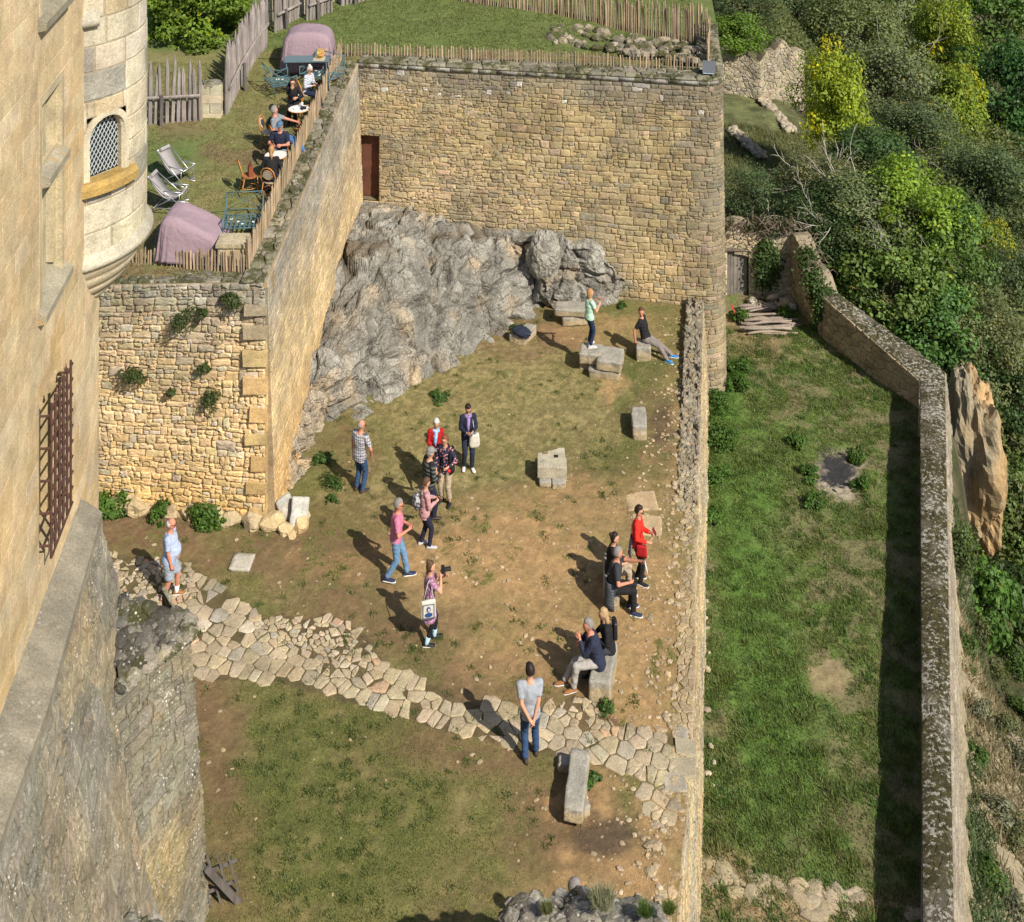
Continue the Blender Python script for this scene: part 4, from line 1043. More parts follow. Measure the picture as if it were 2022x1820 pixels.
patch(mb, co, (br, br + Vector((-1.0, 1.6, 0)), tr, P(371, 1212, 4.55) + Vector((-.6, .5, .1))), lambda w, h: rubble(w, h, .40, .24, rng), col_stub, rng, .009, .04, mortar=(.28, .24, .16), rough=.5, chunk=.1)
mb.build('facing_stones', S_BUT, BT, False, True); co.build('wall_body', S_BUT, BT, False, True)
mb = MB(); c0 = P(214, 1172, 4.75); c1 = P(371, 1216, 4.5)
quad = (tl, tr, c0, c1); fn, w_, h_ = patch_fn(*quad)
for i in range(150):
    u, v = rng.random() * w_, rng.random() * h_; s = rng.uniform(.05, .17); p = fn(u, v, -.04)
    rock_mesh(mb, p, (s * rng.uniform(.8, 1.5), s * rng.uniform(.7, 1.2), s * .5), rng, jc(rng, lc((.06, .055, .045), (.26, .24, .20), rng.random() ** 2.5), .2), flat=.25)
nu = 8; mb.add([fn(w_ * i / nu, h_ * j / nu, 0) for i in range(nu + 1) for j in range(nu + 1)], [(i * (nu + 1) + j, (i + 1) * (nu + 1) + j, (i + 1) * (nu + 1) + j + 1, i * (nu + 1) + j + 1) for i in range(nu) for j in range(nu)], (.09, .08, .06))
for i in range(26):                                       # ragged top courses along both exposed edges
    for (a, b) in ((tl, tr), (tr, c1)):
        p = a.lerp(b, rng.random()); s = rng.uniform(.07, .14); rock_mesh(mb, p + Vector((0, 0, -.05)), (s * 1.3, s, s * .8), rng, jc(rng, (.26, .235, .18), .2), flat=.3)
S_TOPM = stone_mat('moss_rubble_top', .8, .95, .02, .35, 18, .9, .03, 1.0, 12); mb.build('rubble_top', S_TOPM, BT, False, True)
# putlog holes in its face
fn2, w2, h2 = patch_fn(bl2, br, tl_, tr)
mb = MB()
for (px_, py_, su, sv) in ((281, 1708, .10, .12), (289, 1748, .13, .12)):
    best = None
    for i in range(60):
        for j in range(60):
            q = fn2(w2 * i / 59, h2 * j / 59, 0); d = abs(1011 + F * q.x / q.y - px_) + abs(F * (H - q.z) / q.y - 711 - py_)
            if best is None or d < best[0]: best = (d, w2 * i / 59, h2 * j / 59)
    u, v = best[1], best[2]; vs = [fn2(u + a * su / 2, v + b * sv / 2, d) for d in (-.1, .022) for a, b in ((-1, -1), (1, -.8), (.9, 1), (-1, .9))]
    mb.add(vs, [(3, 2, 1, 0), (4, 5, 6, 7), (0, 1, 5, 4), (1, 2, 6, 5), (2, 3, 7, 6), (3, 0, 4, 7)], (.03, .027, .02))
mb.build('putlog_hole', DARKIN, BT, False, True)

# --- mossy wall heads in the foreground
def wall_head(name, label, pts, width, seed, ztop, n):
    rg = random.Random(seed); mb = MB(); pth = Path(pts)
    for i in range(n):
        u = rg.random() * pth.len; p, nn = pth.at(u); v = rg.uniform(-.5, .5) * width; s = rg.uniform(.06, .2)
        zc = ztop(u) - .35 * (2 * v / width) ** 2 * .5 - .06
        rock_mesh(mb, p + nn * v + Vector((0, 0, zc)), (s * rg.uniform(.8, 1.5), s * rg.uniform(.7, 1.2), s * .75), rg, jc(rg, lc((.12, .11, .09), (.36, .33, .28), rg.random() ** 1.5), .2), flat=.4)
    m = int(pth.len / .25) + 2; rr = []
    for i in range(m):
        u = pth.len * i / (m - 1); p, nn = pth.at(u); z = ztop(u)
        rr.append([p + nn * (a * width / 2) + Vector((0, 0, zz)) for a, zz in ((-1.0, -.2), (-.95, z - .25), (-.5, z - .1), (0, z - .05), (.5, z - .1), (.95, z - .25), (1.0, -.2))])
    mb.rings(rr, (.10, .09, .07)); o = mb.build(name, S_TOPM, None, False); return tag(o, label, 'wall')
wall_head('low_wall', 'black and white speckled wall head below the stub wall', [(-6.2, 18.75), (-4.2, 18.5), (-2.75, 18.05)], .8, 41, lambda u: 2.40 + .03 * math.sin(u * 3), 330)
def zr_(u): return 2.78 - .25 * abs(u - .9) ** 2 * .35 + .05 * math.sin(u * 7)
wall_head('rock_outcrop', 'lichen covered rock with grass tufts hiding a grey haired visitor', [(.02, 18.5), (1.2, 18.62), (2.15, 18.5)], 1.1, 43, zr_, 330)
# ------------------------------------------------------------------ foliage
LEAF = leaf_mat('leaf'); BARK = plain('bark', (.12, .095, .07), .95, .3, 14, 0, .8, .02); TWIG = plain('pale_twig', (.40, .37, .31), .9, .2)
def leaf_cards(C, Nrm, L, W, g):
    """C (n,3) centres, Nrm (n,3) rough normals -> rhombic leaves"""
    n = len(C); a = g.normal(size=(n, 3)); a -= Nrm * (a * Nrm).sum(1, keepdims=True); a /= np.linalg.norm(a, axis=1, keepdims=True) + 1e-9
    b = np.cross(Nrm, a); L = L[:, None]; W = W[:, None]; fold = Nrm * (W * .25)
    V = np.stack([C - a * L / 2, C + b * W / 2 + fold, C + a * L / 2, C - b * W / 2 + fold], 1).reshape(-1, 3)
    return V, np.arange(4 * n).reshape(n, 4)
def crown_mesh(name, rx, ry, rz, n, seed, leaf=.15, clumps=60, shell=.55, lump=.26, yellow=.0, hang=0.0, cone=0.0):
    g = np.random.default_rng(seed)
    d = g.normal(size=(clumps, 3)); d /= np.linalg.norm(d, axis=1, keepdims=True)
    d[:, 2] = np.where(d[:, 2] < -.7, -d[:, 2] * .6, d[:, 2])
    r = shell + (1 - shell) * g.random(clumps) ** .6; r *= g.uniform(.78, 1.12, clumps)
    cc = d * r[:, None]
    if cone: k = 1 - cone * np.clip((cc[:, 2] + 1) / 2, 0, 1); cc[:, 0] *= k; cc[:, 1] *= k
    cc = cc * np.array([rx, ry, rz]); R0 = (rx * ry * rz) ** (1 / 3)
    cr = R0 * lump * g.uniform(.55, 1.35, clumps); br = g.uniform(.72, 1.3, clumps); ye = g.random(clumps) < yellow
    w = cr ** 2; w /= w.sum(); ci = g.choice(clumps, n, p=w)
    e = g.normal(size=(n, 3)); e /= np.linalg.norm(e, axis=1, keepdims=True); rr = (.45 + .55 * g.random(n) ** .5)
    rr *= np.where(g.random(n) < .12, g.uniform(1.05, 1.5, n), 1)
    off = e * (rr * cr[ci])[:, None]; off[:, 2] *= .75; off[:, 2] -= hang * np.abs(off[:, 0])
    C = cc[ci] + off
    out = C / np.array([rx, ry, rz]); out /= np.linalg.norm(out, axis=1, keepdims=True) + 1e-9
    N = e * .55 + out * .3 + np.array([0, 0, .45]) + g.normal(size=(n, 3)) * .45; N /= np.linalg.norm(N, axis=1, keepdims=True)
    L = leaf * g.uniform(.6, 1.35, n); V, I = leaf_cards(C, N, L, L * g.uniform(.5, .75, n), g)
    k = br[ci] * g.uniform(.7, 1.3, n); col = np.stack([k, k, k], 1)
    y = (ye[ci] & (g.random(n) < .8)) | (g.random(n) < .03); col[y] *= np.array([1.9, 1.35, .5])
    return V, I, np.repeat(col, 4, 0), cc
PROTO = {}
def proto(kind):
    if kind in PROTO: return PROTO[kind]
    k, seed = kind
    spec = {'broad': dict(rx=1, ry=1, rz=1.05, n=8200, leaf=.075, clumps=75, lump=.25), 'fine': dict(rx=1, ry=1, rz=.95, n=11500, leaf=.052, clumps=90, lump=.25, shell=.5),
            'tall': dict(rx=1, ry=1, rz=1, n=9500, leaf=.07, clumps=70, lump=.27, cone=.3, yellow=.15, shell=.38), 'shrub': dict(rx=1, ry=1, rz=.9, n=2600, leaf=.14, clumps=30, lump=.34, shell=.4), 'thin': dict(rx=1, ry=1, rz=.95, n=4200, leaf=.06, clumps=70, lump=.22, shell=.4)}[k]
    V, I, c, cc = crown_mesh('crown', seed=seed, **spec)
    o = fast_mesh('crown', V, I, LEAF, c); me = o.data; bpy.data.objects.remove(o)
    PROTO[kind] = (me, cc); return PROTO[kind]
def make_tree(name, cat, label, base, cen, r, kind, col, group=None, twigs=0, seed=0, trunk=True, twigmat=None):
    rg = random.Random(seed); t = thing(name, base, label, cat, group)
    me, cc = proto(kind); c = bpy.data.objects.new('crown', me); COL.objects.link(c); c.parent = t
    rel = Vector(cen) - Vector(base); c.location = rel; c.scale = r; c.rotation_euler = (0, 0, rg.uniform(0, 6.28)) if abs(r[0] - r[1]) < .3 * r[0] else (0, 0, 0); c.color = (*col, 1)
    if trunk:
        mb = MB(); R0 = max(.05, .05 * max(r)); top = rel + Vector((0, 0, -.2 * r[2])); j = lambda s: Vector((rg.uniform(-s, s), rg.uniform(-s, s), 0))
        mb.tube([Vector((0, 0, -.3)), rel * .35 + j(.15), top], [R0 * 1.5, R0 * 1.1, R0 * .6], 7)
        for q in cc[:12]:
            e = rel + Vector((q[0] * r[0], q[1] * r[1], q[2] * r[2])) * .85; s = rel * .5 + (top - rel * .5) * rg.random(); mb.tube([s, s.lerp(e, .5) + Vector((0, 0, .12 * r[2])), e], [R0 * .5, R0 * .3, R0 * .1], 5)
        mb.build('trunk', BARK, t, True)
    if twigs:
        mb = MB()
        for _ in range(int(twigs * .65)):
            a = rg.uniform(0, 6.28); el = rg.uniform(-.1, .9); d = Vector((math.cos(a) * math.cos(el), math.sin(a) * math.cos(el) - .35, math.sin(el))).normalized()
            s = rel + Vector((d.x * r[0], d.y * r[1], d.z * r[2])) * rg.uniform(.45, .75); L = rg.uniform(.5, 1.0) * r[0]; p = [s]; dd = d.copy()
            for q in range(5):
                dd = (dd + Vector((rg.uniform(-.35, .35), rg.uniform(-.35, .35), rg.uniform(-.3, .25)))).normalized(); p.append(p[-1] + dd * L / 5)
            mb.tube(p, [.022, .02, .016, .013, .009, .004], 4)
            for q in range(2, 5):
                e = (dd + Vector((rg.uniform(-.8, .8), rg.uniform(-.8, .8), rg.uniform(-.5, .6)))).normalized() * L * rg.uniform(.2, .4); mb.tube([p[q], p[q] + e * .6, p[q] + e + Vector((0, 0, -.05))], [.012, .009, .003], 4)
        mb.build('bare_branches', twigmat or TWIG, t, True)
    return t
def hz(x, y): return float(hill_z(np.array([float(x)]), np.array([float(y)]))[0])
def place(px, py, hc, ymin=40, ymax=170):
    Y = ymin
    while Y < ymax:
        p = PY(px, py, Y)
        if p.z - hz(p.x, p.y) <= hc: return p
        Y += .4
    return PY(px, py, ymax)
YG = (.20, .245, .024); LIME = (.15, .21, .026); GREENL = (.085, .135, .030); DARKL = (.046, .082, .024); OLIVE = (.110, .135, .058); OLD = (.068, .095, .040)
TREES = [
 (1470, 0, 150, 100, 'fine', OLD, 4, 5, 'dark olive tree rising right behind the rounded rampart corner'),
 (1580, 12, 170, 130, 'fine', OLIVE, 5, 6, 'grey olive tree beyond the ruined stone wall at the edge of the wood'),
 (1690, 70, 180, 190, 'fine', OLIVE, 5, 10, 'largest dusty olive crown above the yellow green tree'),
 (1770, 30, 190, 180, 'fine', OLIVE, 5, 12, 'twiggy grey olive tree behind the upper of the tall lime trees'),
 (1745, 175, 190, 200, 'fine', OLIVE, 4.5, 16, 'wide grey green oak between the yellow tree and the tall lime tree'),
 (1652, 205, 125, 200, 'tall', YG, 4, 0, 'bright yellow green tree standing beside the end of the ruined wall'),
 (1868, 100, 115, 190, 'tall', (.15, .19, .022), 5, 0, 'upper of two tall lime green trees on the wooded slope'),
 (1893, 225, 125, 210, 'tall', LIME, 4.5, 0, 'lower of two tall lime green trees on the wooded slope'),
 (1965, 50, 150, 180, 'broad', GREENL, 5, 0, 'mid green tree in the far top right corner of the wood'),
 (1988, 205, 150, 220, 'broad', (.035, .085, .022), 5, 0, 'deep green leafy tree right of the tall lime trees'),
 (1810, 270, 160, 140, 'fine', OLD, 4, 6, 'dark grey green tree left of the lower lime tree'),
 (1718, 318, 130, 120, 'broad', DARKL, 3, 0, 'small dark tree under the bright yellow green tree'),
 (1838, 300, 80, 100, 'shrub', YG, 2.5, 0, 'small yellowing tree tucked below the grey green oak'),
 (1905, 350, 130, 130, 'fine', OLIVE, 4, 6, 'dusty olive tree with a few bare twigs below the lime trees'),
 (1490, 375, 110, 100, 'thin', OLD, 1.6, 8, 'dark scrubby tree growing against the rampart corner'),
 (1625, 345, 140, 100, 'thin', OLIVE, 2.5, 14, 'thin twiggy tree below the grassy slope'),
 (1700, 410, 180, 150, 'fine', OLIVE, 3, 26, 'olive tree bristling with long pale dead branches'),
 (1640, 435, 150, 130, 'fine', DARKL, 2.5, 30, 'dark evergreen with white bare branches above the ivy covered ruin'),
 (1795, 410, 150, 160, 'broad', LIME, 4, 0, 'fresh green tree right of the dead branched olive'),
 (1965, 380, 170, 190, 'fine', OLD, 4.5, 4, 'dark olive tree at the right edge below the deep green tree'),
 (1760, 545, 170, 190, 'broad', GREENL, 4, 0, 'leafy green tree halfway up the slope above the parapet bend'),
 (1865, 490, 150, 190, 'broad', GREENL, 4, 0, 'green tree left of the small yellow leaved tree'),
 (1942, 500, 95, 150, 'tall', YG, 3.5, 0, 'slim yellow leaved tree near the right edge'),
 (1995, 590, 120, 210, 'fine', OLD, 4, 5, 'dull dark tree right of the slim yellow tree'),
 (1720, 575, 120, 110, 'thin', OLD, 2.5, 20, 'scrubby bush with arching yellowish canes behind the parapet'),
 (1845, 645, 160, 180, 'broad', (.062, .115, .028), 3.5, 0, 'green bushy tree above the bend of the parapet'),
 (1935, 680, 150, 190, 'fine', OLIVE, 4, 8, 'grey green tree over the top of the ochre cliff'),
 (1872, 745, 150, 130, 'broad', DARKL, 2.5, 0, 'dark leafy bush overhanging the ochre cliff'),
 (2005, 790, 110, 160, 'broad', DARKL, 3, 0, 'dark bush right of the top of the ochre cliff'),
 (1995, 1000, 110, 190, 'broad', GREENL, 3, 0, 'green bush beside the foot of the ochre cliff'),
 (1935, 1200, 110, 180, 'shrub', (.055, .115, .022), 1.2, 0, 'lush ivy green bush clinging outside the long parapet'),
 (2000, 1190, 90, 180, 'shrub', DARKL, 1.5, 0, 'dark shrub lower down the bank at the right edge'),
 (1893, 1085, 60, 90, 'shrub', (.07, .10, .03), 1.0, 0, 'small shrub squeezed between parapet and the foot of the cliff'),
 (1945, 1090, 70, 80, 'shrub', (.085, .11, .035), .9, 0, 'olive shrub hiding the lowest point of the ochre cliff'),
]
for i, (px_, py_, w_, h_, k, col, hc, tw, lab) in enumerate(TREES):
    big = k != 'shrub'; p = place(px_, py_, hc, 33 if py_ > 900 else 49 if (px_ < 1730 and py_ > 300) else 62 if px_ < 1620 else (44 if px_ < 1860 or py_ < 600 else 42)); s = p.y / F
    rx = w_ * s * .5 * 1.3; rz = h_ * s * .5 * 1.18; b = Vector((p.x, p.y, hz(p.x, p.y)))
    jcx = random.Random(i); q = tuple(c * 1.38 * jcx.uniform(.92, 1.08) for c in col)
    arch_ = (lab.find('arching') >= 0)
    make_tree('tree' if big else 'shrub', 'tree' if big else 'bush', lab, b, p, (rx, rx, rz), (k, i % 3), q, 'trees on the wooded hillside', tw, 100 + i, True, plain('ochre_cane', (.36, .28, .13), .9) if arch_ else None)
# understorey of the far wood: nobody could count it
g = np.random.default_rng(5); n = 240000
yy = 44 + 90 * g.random(n) ** 1.3; xx = 11.8 + (g.random(n)) * (yy * .44 - 8); keep = ~((xx < 17.5) & (yy > 46) & (yy < 78)); xx = xx[keep]; yy = yy[keep]; n = len(xx)
hgt = fbm(xx * .35, yy * .35, 401, 4); zz = hill_z(xx, yy) + (.2 + 4.6 * sstep(.25, .65, hgt) * sstep(.6, 4, xx - XPI(np.clip(yy, 14, 60)) - .9)) * g.random(n) ** .35
N = g.normal(size=(n, 3)) * .5 + np.array([0, -.1, .8]); N /= np.linalg.norm(N, axis=1, keepdims=True); L = .22 * g.uniform(.6, 1.4, n)
V, I = leaf_cards(np.stack([xx, yy, zz], 1), N, L, L * .62, g); k = (g.uniform(.6, 1.3, n) * (.7 + .6 * fbm(xx * .9, yy * .9, 411, 3)))[:, None]
tt_ = sstep(.42, .6, fbm(xx * .22, yy * .22, 421, 3))[:, None]; c = (np.array([.085, .125, .04]) * (1 - tt_) + np.array([.145, .165, .06]) * tt_) * k
o = fast_mesh('understorey', V, I, LEAF, np.repeat(c, 4, 0)); o.color = (1, 1, 1, 1); struct(o, 'stuff')
# green hedge tree behind the palisade
hb = PT(372, 120); hbp = Vector((hb.x - .2, 45.5, TZ(43)))
V, I, c, cc = crown_mesh('crown', 2.2, 1.6, 2.5, 17000, 77, .15, 110, .6, .2)
ht = thing('hedge_tree', (hbp.x, hbp.y, 6.6), 'dense bright green hornbeam crown behind the palisade', 'tree')
pc = PY(395, 62, 45.5); o = fast_mesh('crown', V + np.array(pc - Vector((hbp.x, hbp.y, 6.6)))[None], I, LEAF, c, False, ht); o.color = (.13, .20, .022, 1)
mb = MB(); mb.tube([(0, 0, -.3), (.1, 0, 1.5), (.2, .1, 3.5)], [.2, .17, .1], 8); mb.build('trunk', BARK, ht, True)

# ------------------------------------------------------------------ small plants (each clump a thing)
def tuft(name, label, base, r, col, n, seed, leaf=.06, cat='plant', group=None, flat=.8):
    V, I, c, cc = crown_mesh('leaves', r, r, r * flat, n, seed, leaf, 16, .3, .42)
    q = random.Random(seed); a = q.uniform(0, 6.28); V = V * np.array([q.uniform(.7, 1.3), q.uniform(.7, 1.25), q.uniform(.75, 1.2)]); V = np.stack([V[:, 0] * math.cos(a) - V[:, 1] * math.sin(a), V[:, 0] * math.sin(a) + V[:, 1] * math.cos(a), V[:, 2]], 1); t = fast_mesh(name, V + np.array([0, 0, r * flat * .6]), I, LEAF, c); t.location = base; t.color = (*col, 1); tag(t, label, cat, group); return t
WP = [(262, 740, .32, 'round green plant rooted in the terrace wall beside the slit'), (402, 730, .16, 'small green sprig high on the golden terrace wall'), (417, 790, .30, 'ivy tuft with a dry brown tail hanging on the terrace wall'), (365, 630, .42, 'largest bush sprouting among the grey upper courses'), (457, 595, .25, 'dark tuft near the top corner of the terrace wall'), (337, 775, .10, 'tiny green tuft in the middle of the terrace wall'), (400, 620, .18, 'thin wispy tuft beside the largest wall bush')]
for i, (a, b, r, lab) in enumerate(WP): tuft('wall_plant', lab, (lambda q: PY(a, b + r * 40, float(TWY(q.x)) - .2))(PY(a, b, 31.6)), r, (.062, .088, .026), int(900 * r / .3), 500 + i, .055, 'plant', 'plants rooted in the terrace wall')
mb = MB(); p = PY(425, 830, 31.42); rg = random.Random(3)
for i in range(26): 
    q = p + Vector((rg.uniform(-.12, .14), rg.uniform(-.04, .03), 0)); mb.tube([q + Vector((0, 0, .5)), q + Vector((.03, -.03, 0)), q + Vector((.12 + rg.uniform(-.06, .06), 0, -.5))], [.012, .01, .004], 4, (.15, .11, .07))
tag(mb.build('dead_vine', plain('dry_stem', (.16, .115, .07)), None, True), 'brown dead creeper hanging below the ivy tuft', 'plant')
BP = [(215, 955, .38, 'leafy weed clump at the castle end of the terrace wall foot'), (258, 945, .35, 'bright green weed clump second from the castle at the wall foot'), (330, 975, .30, 'round weed clump standing before a boulder at the wall foot'), (412, 985, .42, 'largest weed clump at the foot of the terrace wall'), (415, 960, .26, 'weed clump tight against the terrace wall stones'), (205, 985, .22, 'low weed at the corner of castle and terrace wall'), (288, 955, .22, 'small weed between two boulders at the wall foot'), (440, 1000, .2, 'little weed nearest the wall corner quoins')]
for i, (a, b, r, lab) in enumerate(BP): tuft('weed_clump', lab, (lambda q: Vector((q.x, min(q.y, float(TWY(q.x)) - .1 - r * .5), 0)))(P(a, b + 18)), r, (.075, .145, .022), int(1100 * r / .35), 520 + i, .075, 'weed', 'weeds at the terrace wall foot')
CP = [(640, 905, .35, 'weed patch in the shadow of the man in the checked shirt'), (655, 950, .38, 'broad low weed patch between rock and checked shirt man'), (655, 985, .2, 'small weed near the white slab of the rubble heap'), (865, 780, .25, 'green tuft on the lawn under the crag'), (1228, 600, .22, 'fresh green tuft at the rampart foot beside the crag'), (1020, 648, .22, 'weed behind the block with the jacket'), (1195, 1395, .18, 'grass tuft at the foot of the couple bench block'), (1170, 1540, .22, 'grass tuft beside the long stone block')]
for i, (a, b, r, lab) in enumerate(CP): tuft('weed_patch', lab, P(a, b + 6), r, (.065, .125, .028), int(700 * r / .35), 540 + i, .06, 'weed', None, .45)
GP = [(1425, 800, .55, 'lush nettle clump at the foot of the rampart corner'), (1450, 755, .5, 'nettles just right of the rampart corner base'), (1415, 870, .5, 'nettle clump under the retaining wall below the rampart'), (1410, 940, .45, 'green weeds along the retaining wall above the fire patch level'), (1432, 860, .35, 'bright broad leaved weed out on the lower garden'), (1460, 720, .4, 'tall weeds beside the log pile'), (1405, 1020, .35, 'dark weeds hugging the retaining wall half way'), (1462, 620, .35, 'green weeds between log pile and wooden gate'), (1550, 615, .3, 'weed at the end of the log pile'), (1610, 985, .33, 'leafy weed below the ash patch'), (1690, 900, .32, 'leafy weed right of the ash patch'), (1600, 930, .3, 'weed left of the ash patch'), (1700, 955, .3, 'weed low right of the ash patch'), (1575, 870, .25, 'weed in the open grass above the ash patch')]
for i, (a, b, r, lab) in enumerate(GP): tuft('nettle_clump', lab, P(a, b + 12, GZ), r, (.068, .135, .022), int(1300 * r / .45), 560 + i, .075, 'weed', 'weeds in the lower garden')
SCRUB = [(1915, 1290, .5, 0), (1960, 1330, .6, 1), (2005, 1290, .6, 0), (1935, 1400, .4, 2), (1985, 1440, .45, 1), (2015, 1520, .5, 2), (1930, 1500, .35, 0), (1965, 1600, .4, 2), (2010, 1660, .45, 1), (1950, 1720, .4, 0), (1998, 1780, .4, 2), (1925, 1250, .5, 1), (2010, 1400, .5, 0)]
WHERE = ['just under the ivy green bush', 'below the lush bush on the bank', 'near the dark shrub on the bank', 'tight below the parapet face', 'out on the open dry bank', 'at the right edge of the dry bank', 'under the middle of the parapet', 'lower down the dry bank', 'low on the bank by the photo edge', 'near the foot of the long parapet', 'at the bottom corner of the bank', 'right below the cliff rock bushes', 'between dark shrub and dry grass']
for i, (a, b, r, k) in enumerate(SCRUB):
    q = place(a, b, r * .5, 24); tuft('scrub_bush', ('green', 'olive', 'dry sage grey')[k] + ' scrub ' + WHERE[i], Vector((q.x, q.y, hz(q.x, q.y) - .1)), r, ((.075, .13, .03), (.11, .125, .05), (.17, .175, .11))[k], int(1500 * r / .45), 620 + i, .07, 'bush', 'scrub on the dry bank', .7)
# ------------------------------------------------------------------ short grass (stuff)
def grass_field(name, X, Y, Z, hgt, col, seed, wid=.012):
    g = np.random.default_rng(seed); n = len(X); a = g.uniform(0, 2 * PI, n); ln = g.uniform(.2, 1.0, n)[:, None]
    d = np.stack([np.cos(a), np.sin(a), np.zeros(n)], 1); B = np.stack([X, Y, Z], 1); w = np.stack([-np.sin(a), np.cos(a), np.zeros(n)], 1) * wid
    T = B + d * ln * hgt[:, None] + np.array([0, 0, 1.0]) * hgt[:, None] * (1.05 - ln * .6)
    V = np.stack([B - w, B + w, T], 1).reshape(-1, 3); I = np.arange(3 * n).reshape(n, 3)
    o = fast_mesh(name, V, I, LEAF, np.repeat(col, 3, 0)); o.color = (1, 1, 1, 1); return struct(o, 'stuff')
g = np.random.default_rng(9); n = 460000
Y = 20.5 + 21.5 * g.random(n) ** 1.15; X = -8.5 + (XR(Y) + 8.3) * g.random(n)
px, py, n1, n2, n3, och, brn, dry, grn = court_masks(X, Y)
den = np.clip(.75 + grn * .5 + dry * .25 - och * 1.15 - brn * .95, 0, 1) * sstep(.25, .6, n2) * (.3 + .7 * sstep(.4, .6, n3))
den = np.maximum(den, sstep(.62, .70, fbm(X * 1.3 + 5, Y * 1.3, 91, 4)) * sstep(.5, .62, n3) * np.maximum(och, brn))
k = g.random(n) < den
PWA = PW
inp = np.zeros(n, bool); j_ = len(PWA) - 1
for i_ in range(len(PWA)):
    (xi, yi), (xj, yj) = PWA[i_], PWA[j_]; j_ = i_
    if yi != yj: inp ^= ((yi > Y) != (yj > Y)) & (X < (xj - xi) * (Y - yi) / (yj - yi) + xi)
k &= ~inp | (g.random(n) < .06)
X, Y = X[k], Y[k]; gr_, dr_ = grn[k], dry[k]; n = len(X); c = court_col(X, Y) * 1.0
c = np.clip(c, .05, 1) * g.uniform(.75, 1.35, (n, 1)); c = c * .55 + .45 * (np.array([.15, .165, .045]) * (1 - dr_[:, None]) + np.array([.31, .27, .11]) * dr_[:, None]) * g.uniform(.7, 1.3, (n, 1))
nc = 1500; cx = -8.3 + 11 * g.random(nc * 6); cy = 21 + 20 * g.random(nc * 6); mk = court_masks(cx, cy); cl_ = sstep(.56, .66, fbm(cx * 1.1 + 9, cy * 1.1, 171, 4)); w_ = (.12 + mk[8] * .7) * (1 - np.maximum(mk[5], mk[6])) + cl_ * .7 * np.maximum(mk[5], mk[6]); w_ = w_ * (cx < XR(cy) - .1); kk = g.random(nc * 6) < w_ * .35; cx, cy = cx[kk], cy[kk]; m_ = 26
tx = np.repeat(cx, m_) + g.normal(size=len(cx) * m_) * .05; ty = np.repeat(cy, m_) + g.normal(size=len(cx) * m_) * .05; tc = np.array([.085, .115, .028]) * g.uniform(.55, 1.5, (len(tx), 1)); th = .035 + .06 * g.random(len(tx))
X = np.concatenate([X, tx]); Y = np.concatenate([Y, ty]); c = np.concatenate([c, tc]); hh = np.concatenate([.022 + .03 * g.random(n), th])
grass_field('courtyard_grass', X, Y, court_z(X, Y) - .004, hh, c, 12)
n = 300000; Y = 20.5 + 25 * g.random(n) ** 1.1; X = XR(Y) + .05 + (XPI(Y) - XR(Y) - .1) * g.random(n)
px, py, n1, n2, n3, ash = garden_masks(X, Y); den = (.25 + .75 * sstep(.35, .6, n2)) * (1 - ash) * (1 - blob(px, py, 1630, 1338, 42, 34, .4)) * (1 - .75 * garden_bare(X, Y)); k = g.random(n) < den
X, Y = X[k], Y[k]; n = len(X); c = garden_col(X, Y); t = g.random((n, 1)); c = (c * .5 + .5 * (np.array([.10, .165, .03]) * t + np.array([.175, .18, .06]) * (1 - t))) * g.uniform(.65, 1.35, (n, 1))
hh = .03 + .07 * g.random(n) + .14 * sstep(.62, .75, fbm(X * 1.2, Y * 1.2, 141, 4)) * g.random(n)
nc = 900; cy = 21 + 24 * g.random(nc); cx = XR(cy) + .2 + (XPI(cy) - XR(cy) - .4) * g.random(nc); pq = gpx(cx, cy); kk = (blob(*pq, 1655, 935, 62, 56, .2) < .1) & (blob(*pq, 1630, 1338, 48, 40, .2) < .1); cx, cy = cx[kk], cy[kk]; nc = len(cx); m_ = 40; sp = np.repeat(.05 + .09 * g.random(nc), m_); tx = np.repeat(cx, m_) + g.normal(size=nc * m_) * sp; ty = np.repeat(cy, m_) + g.normal(size=nc * m_) * sp
hue = np.repeat(g.random(nc), m_)[:, None]; tc = (np.array([.07, .14, .03]) * hue + np.array([.15, .19, .05]) * (1 - hue)) * g.uniform(.6, 1.4, (nc * m_, 1)); X = np.concatenate([X, tx]); Y = np.concatenate([Y, ty]); c = np.concatenate([c, tc]); hh = np.concatenate([hh, np.repeat(.06 + .16 * g.random(nc) ** 2, m_) * g.uniform(.6, 1.2, nc * m_)])
gz = GZ + (fbm(X * .7, Y * .7, 65, 3) - .5) * .16 + (fbm(X * 4, Y * 4, 66, 3) - .5) * .06
grass_field('garden_grass', X, Y, gz - .005, hh, c, 13, .014)
n = 90000; Y = 31.8 + 18 * g.random(n); X = np.where(Y < 43, -12.5 + (XL(Y) + 12.0) * g.random(n), -9 + 16 * g.random(n)); k = fbm(X * 2.4, Y * 2.4, 211, 5) > .4; X, Y = X[k], Y[k]; n = len(X)
zt = np.where(Y < 43.3, terr_z(X, Y), up_z(X, Y)); c = terr_col(X, Y) * g.uniform(.7, 1.5, (n, 1))
grass_field('terrace_grass', X, Y, zt - .004, .025 + .035 * g.random(n) + .05 * (Y > 43.5), c, 14, .015)
n = 75000; Y = 20 + 17 * g.random(n); e = XPI(Y) + .95; X = e + 8 * g.random(n) ** 1.2; k = fbm(X * 1.1, Y * 1.1, 151, 4) > .40; X, Y = X[k], Y[k]; n = len(X); t = sstep(.45, .62, fbm(X * .7, Y * .7, 157, 4))[:, None]
c = (np.array([.30, .25, .155]) * (1 - t) + np.array([.10, .14, .06]) * t) * g.uniform(.5, 1.4, (n, 1)); grass_field('bank_grass', X, Y, hill_z(X, Y) - .01, .10 + .30 * g.random(n) ** 2, c, 15, .022)
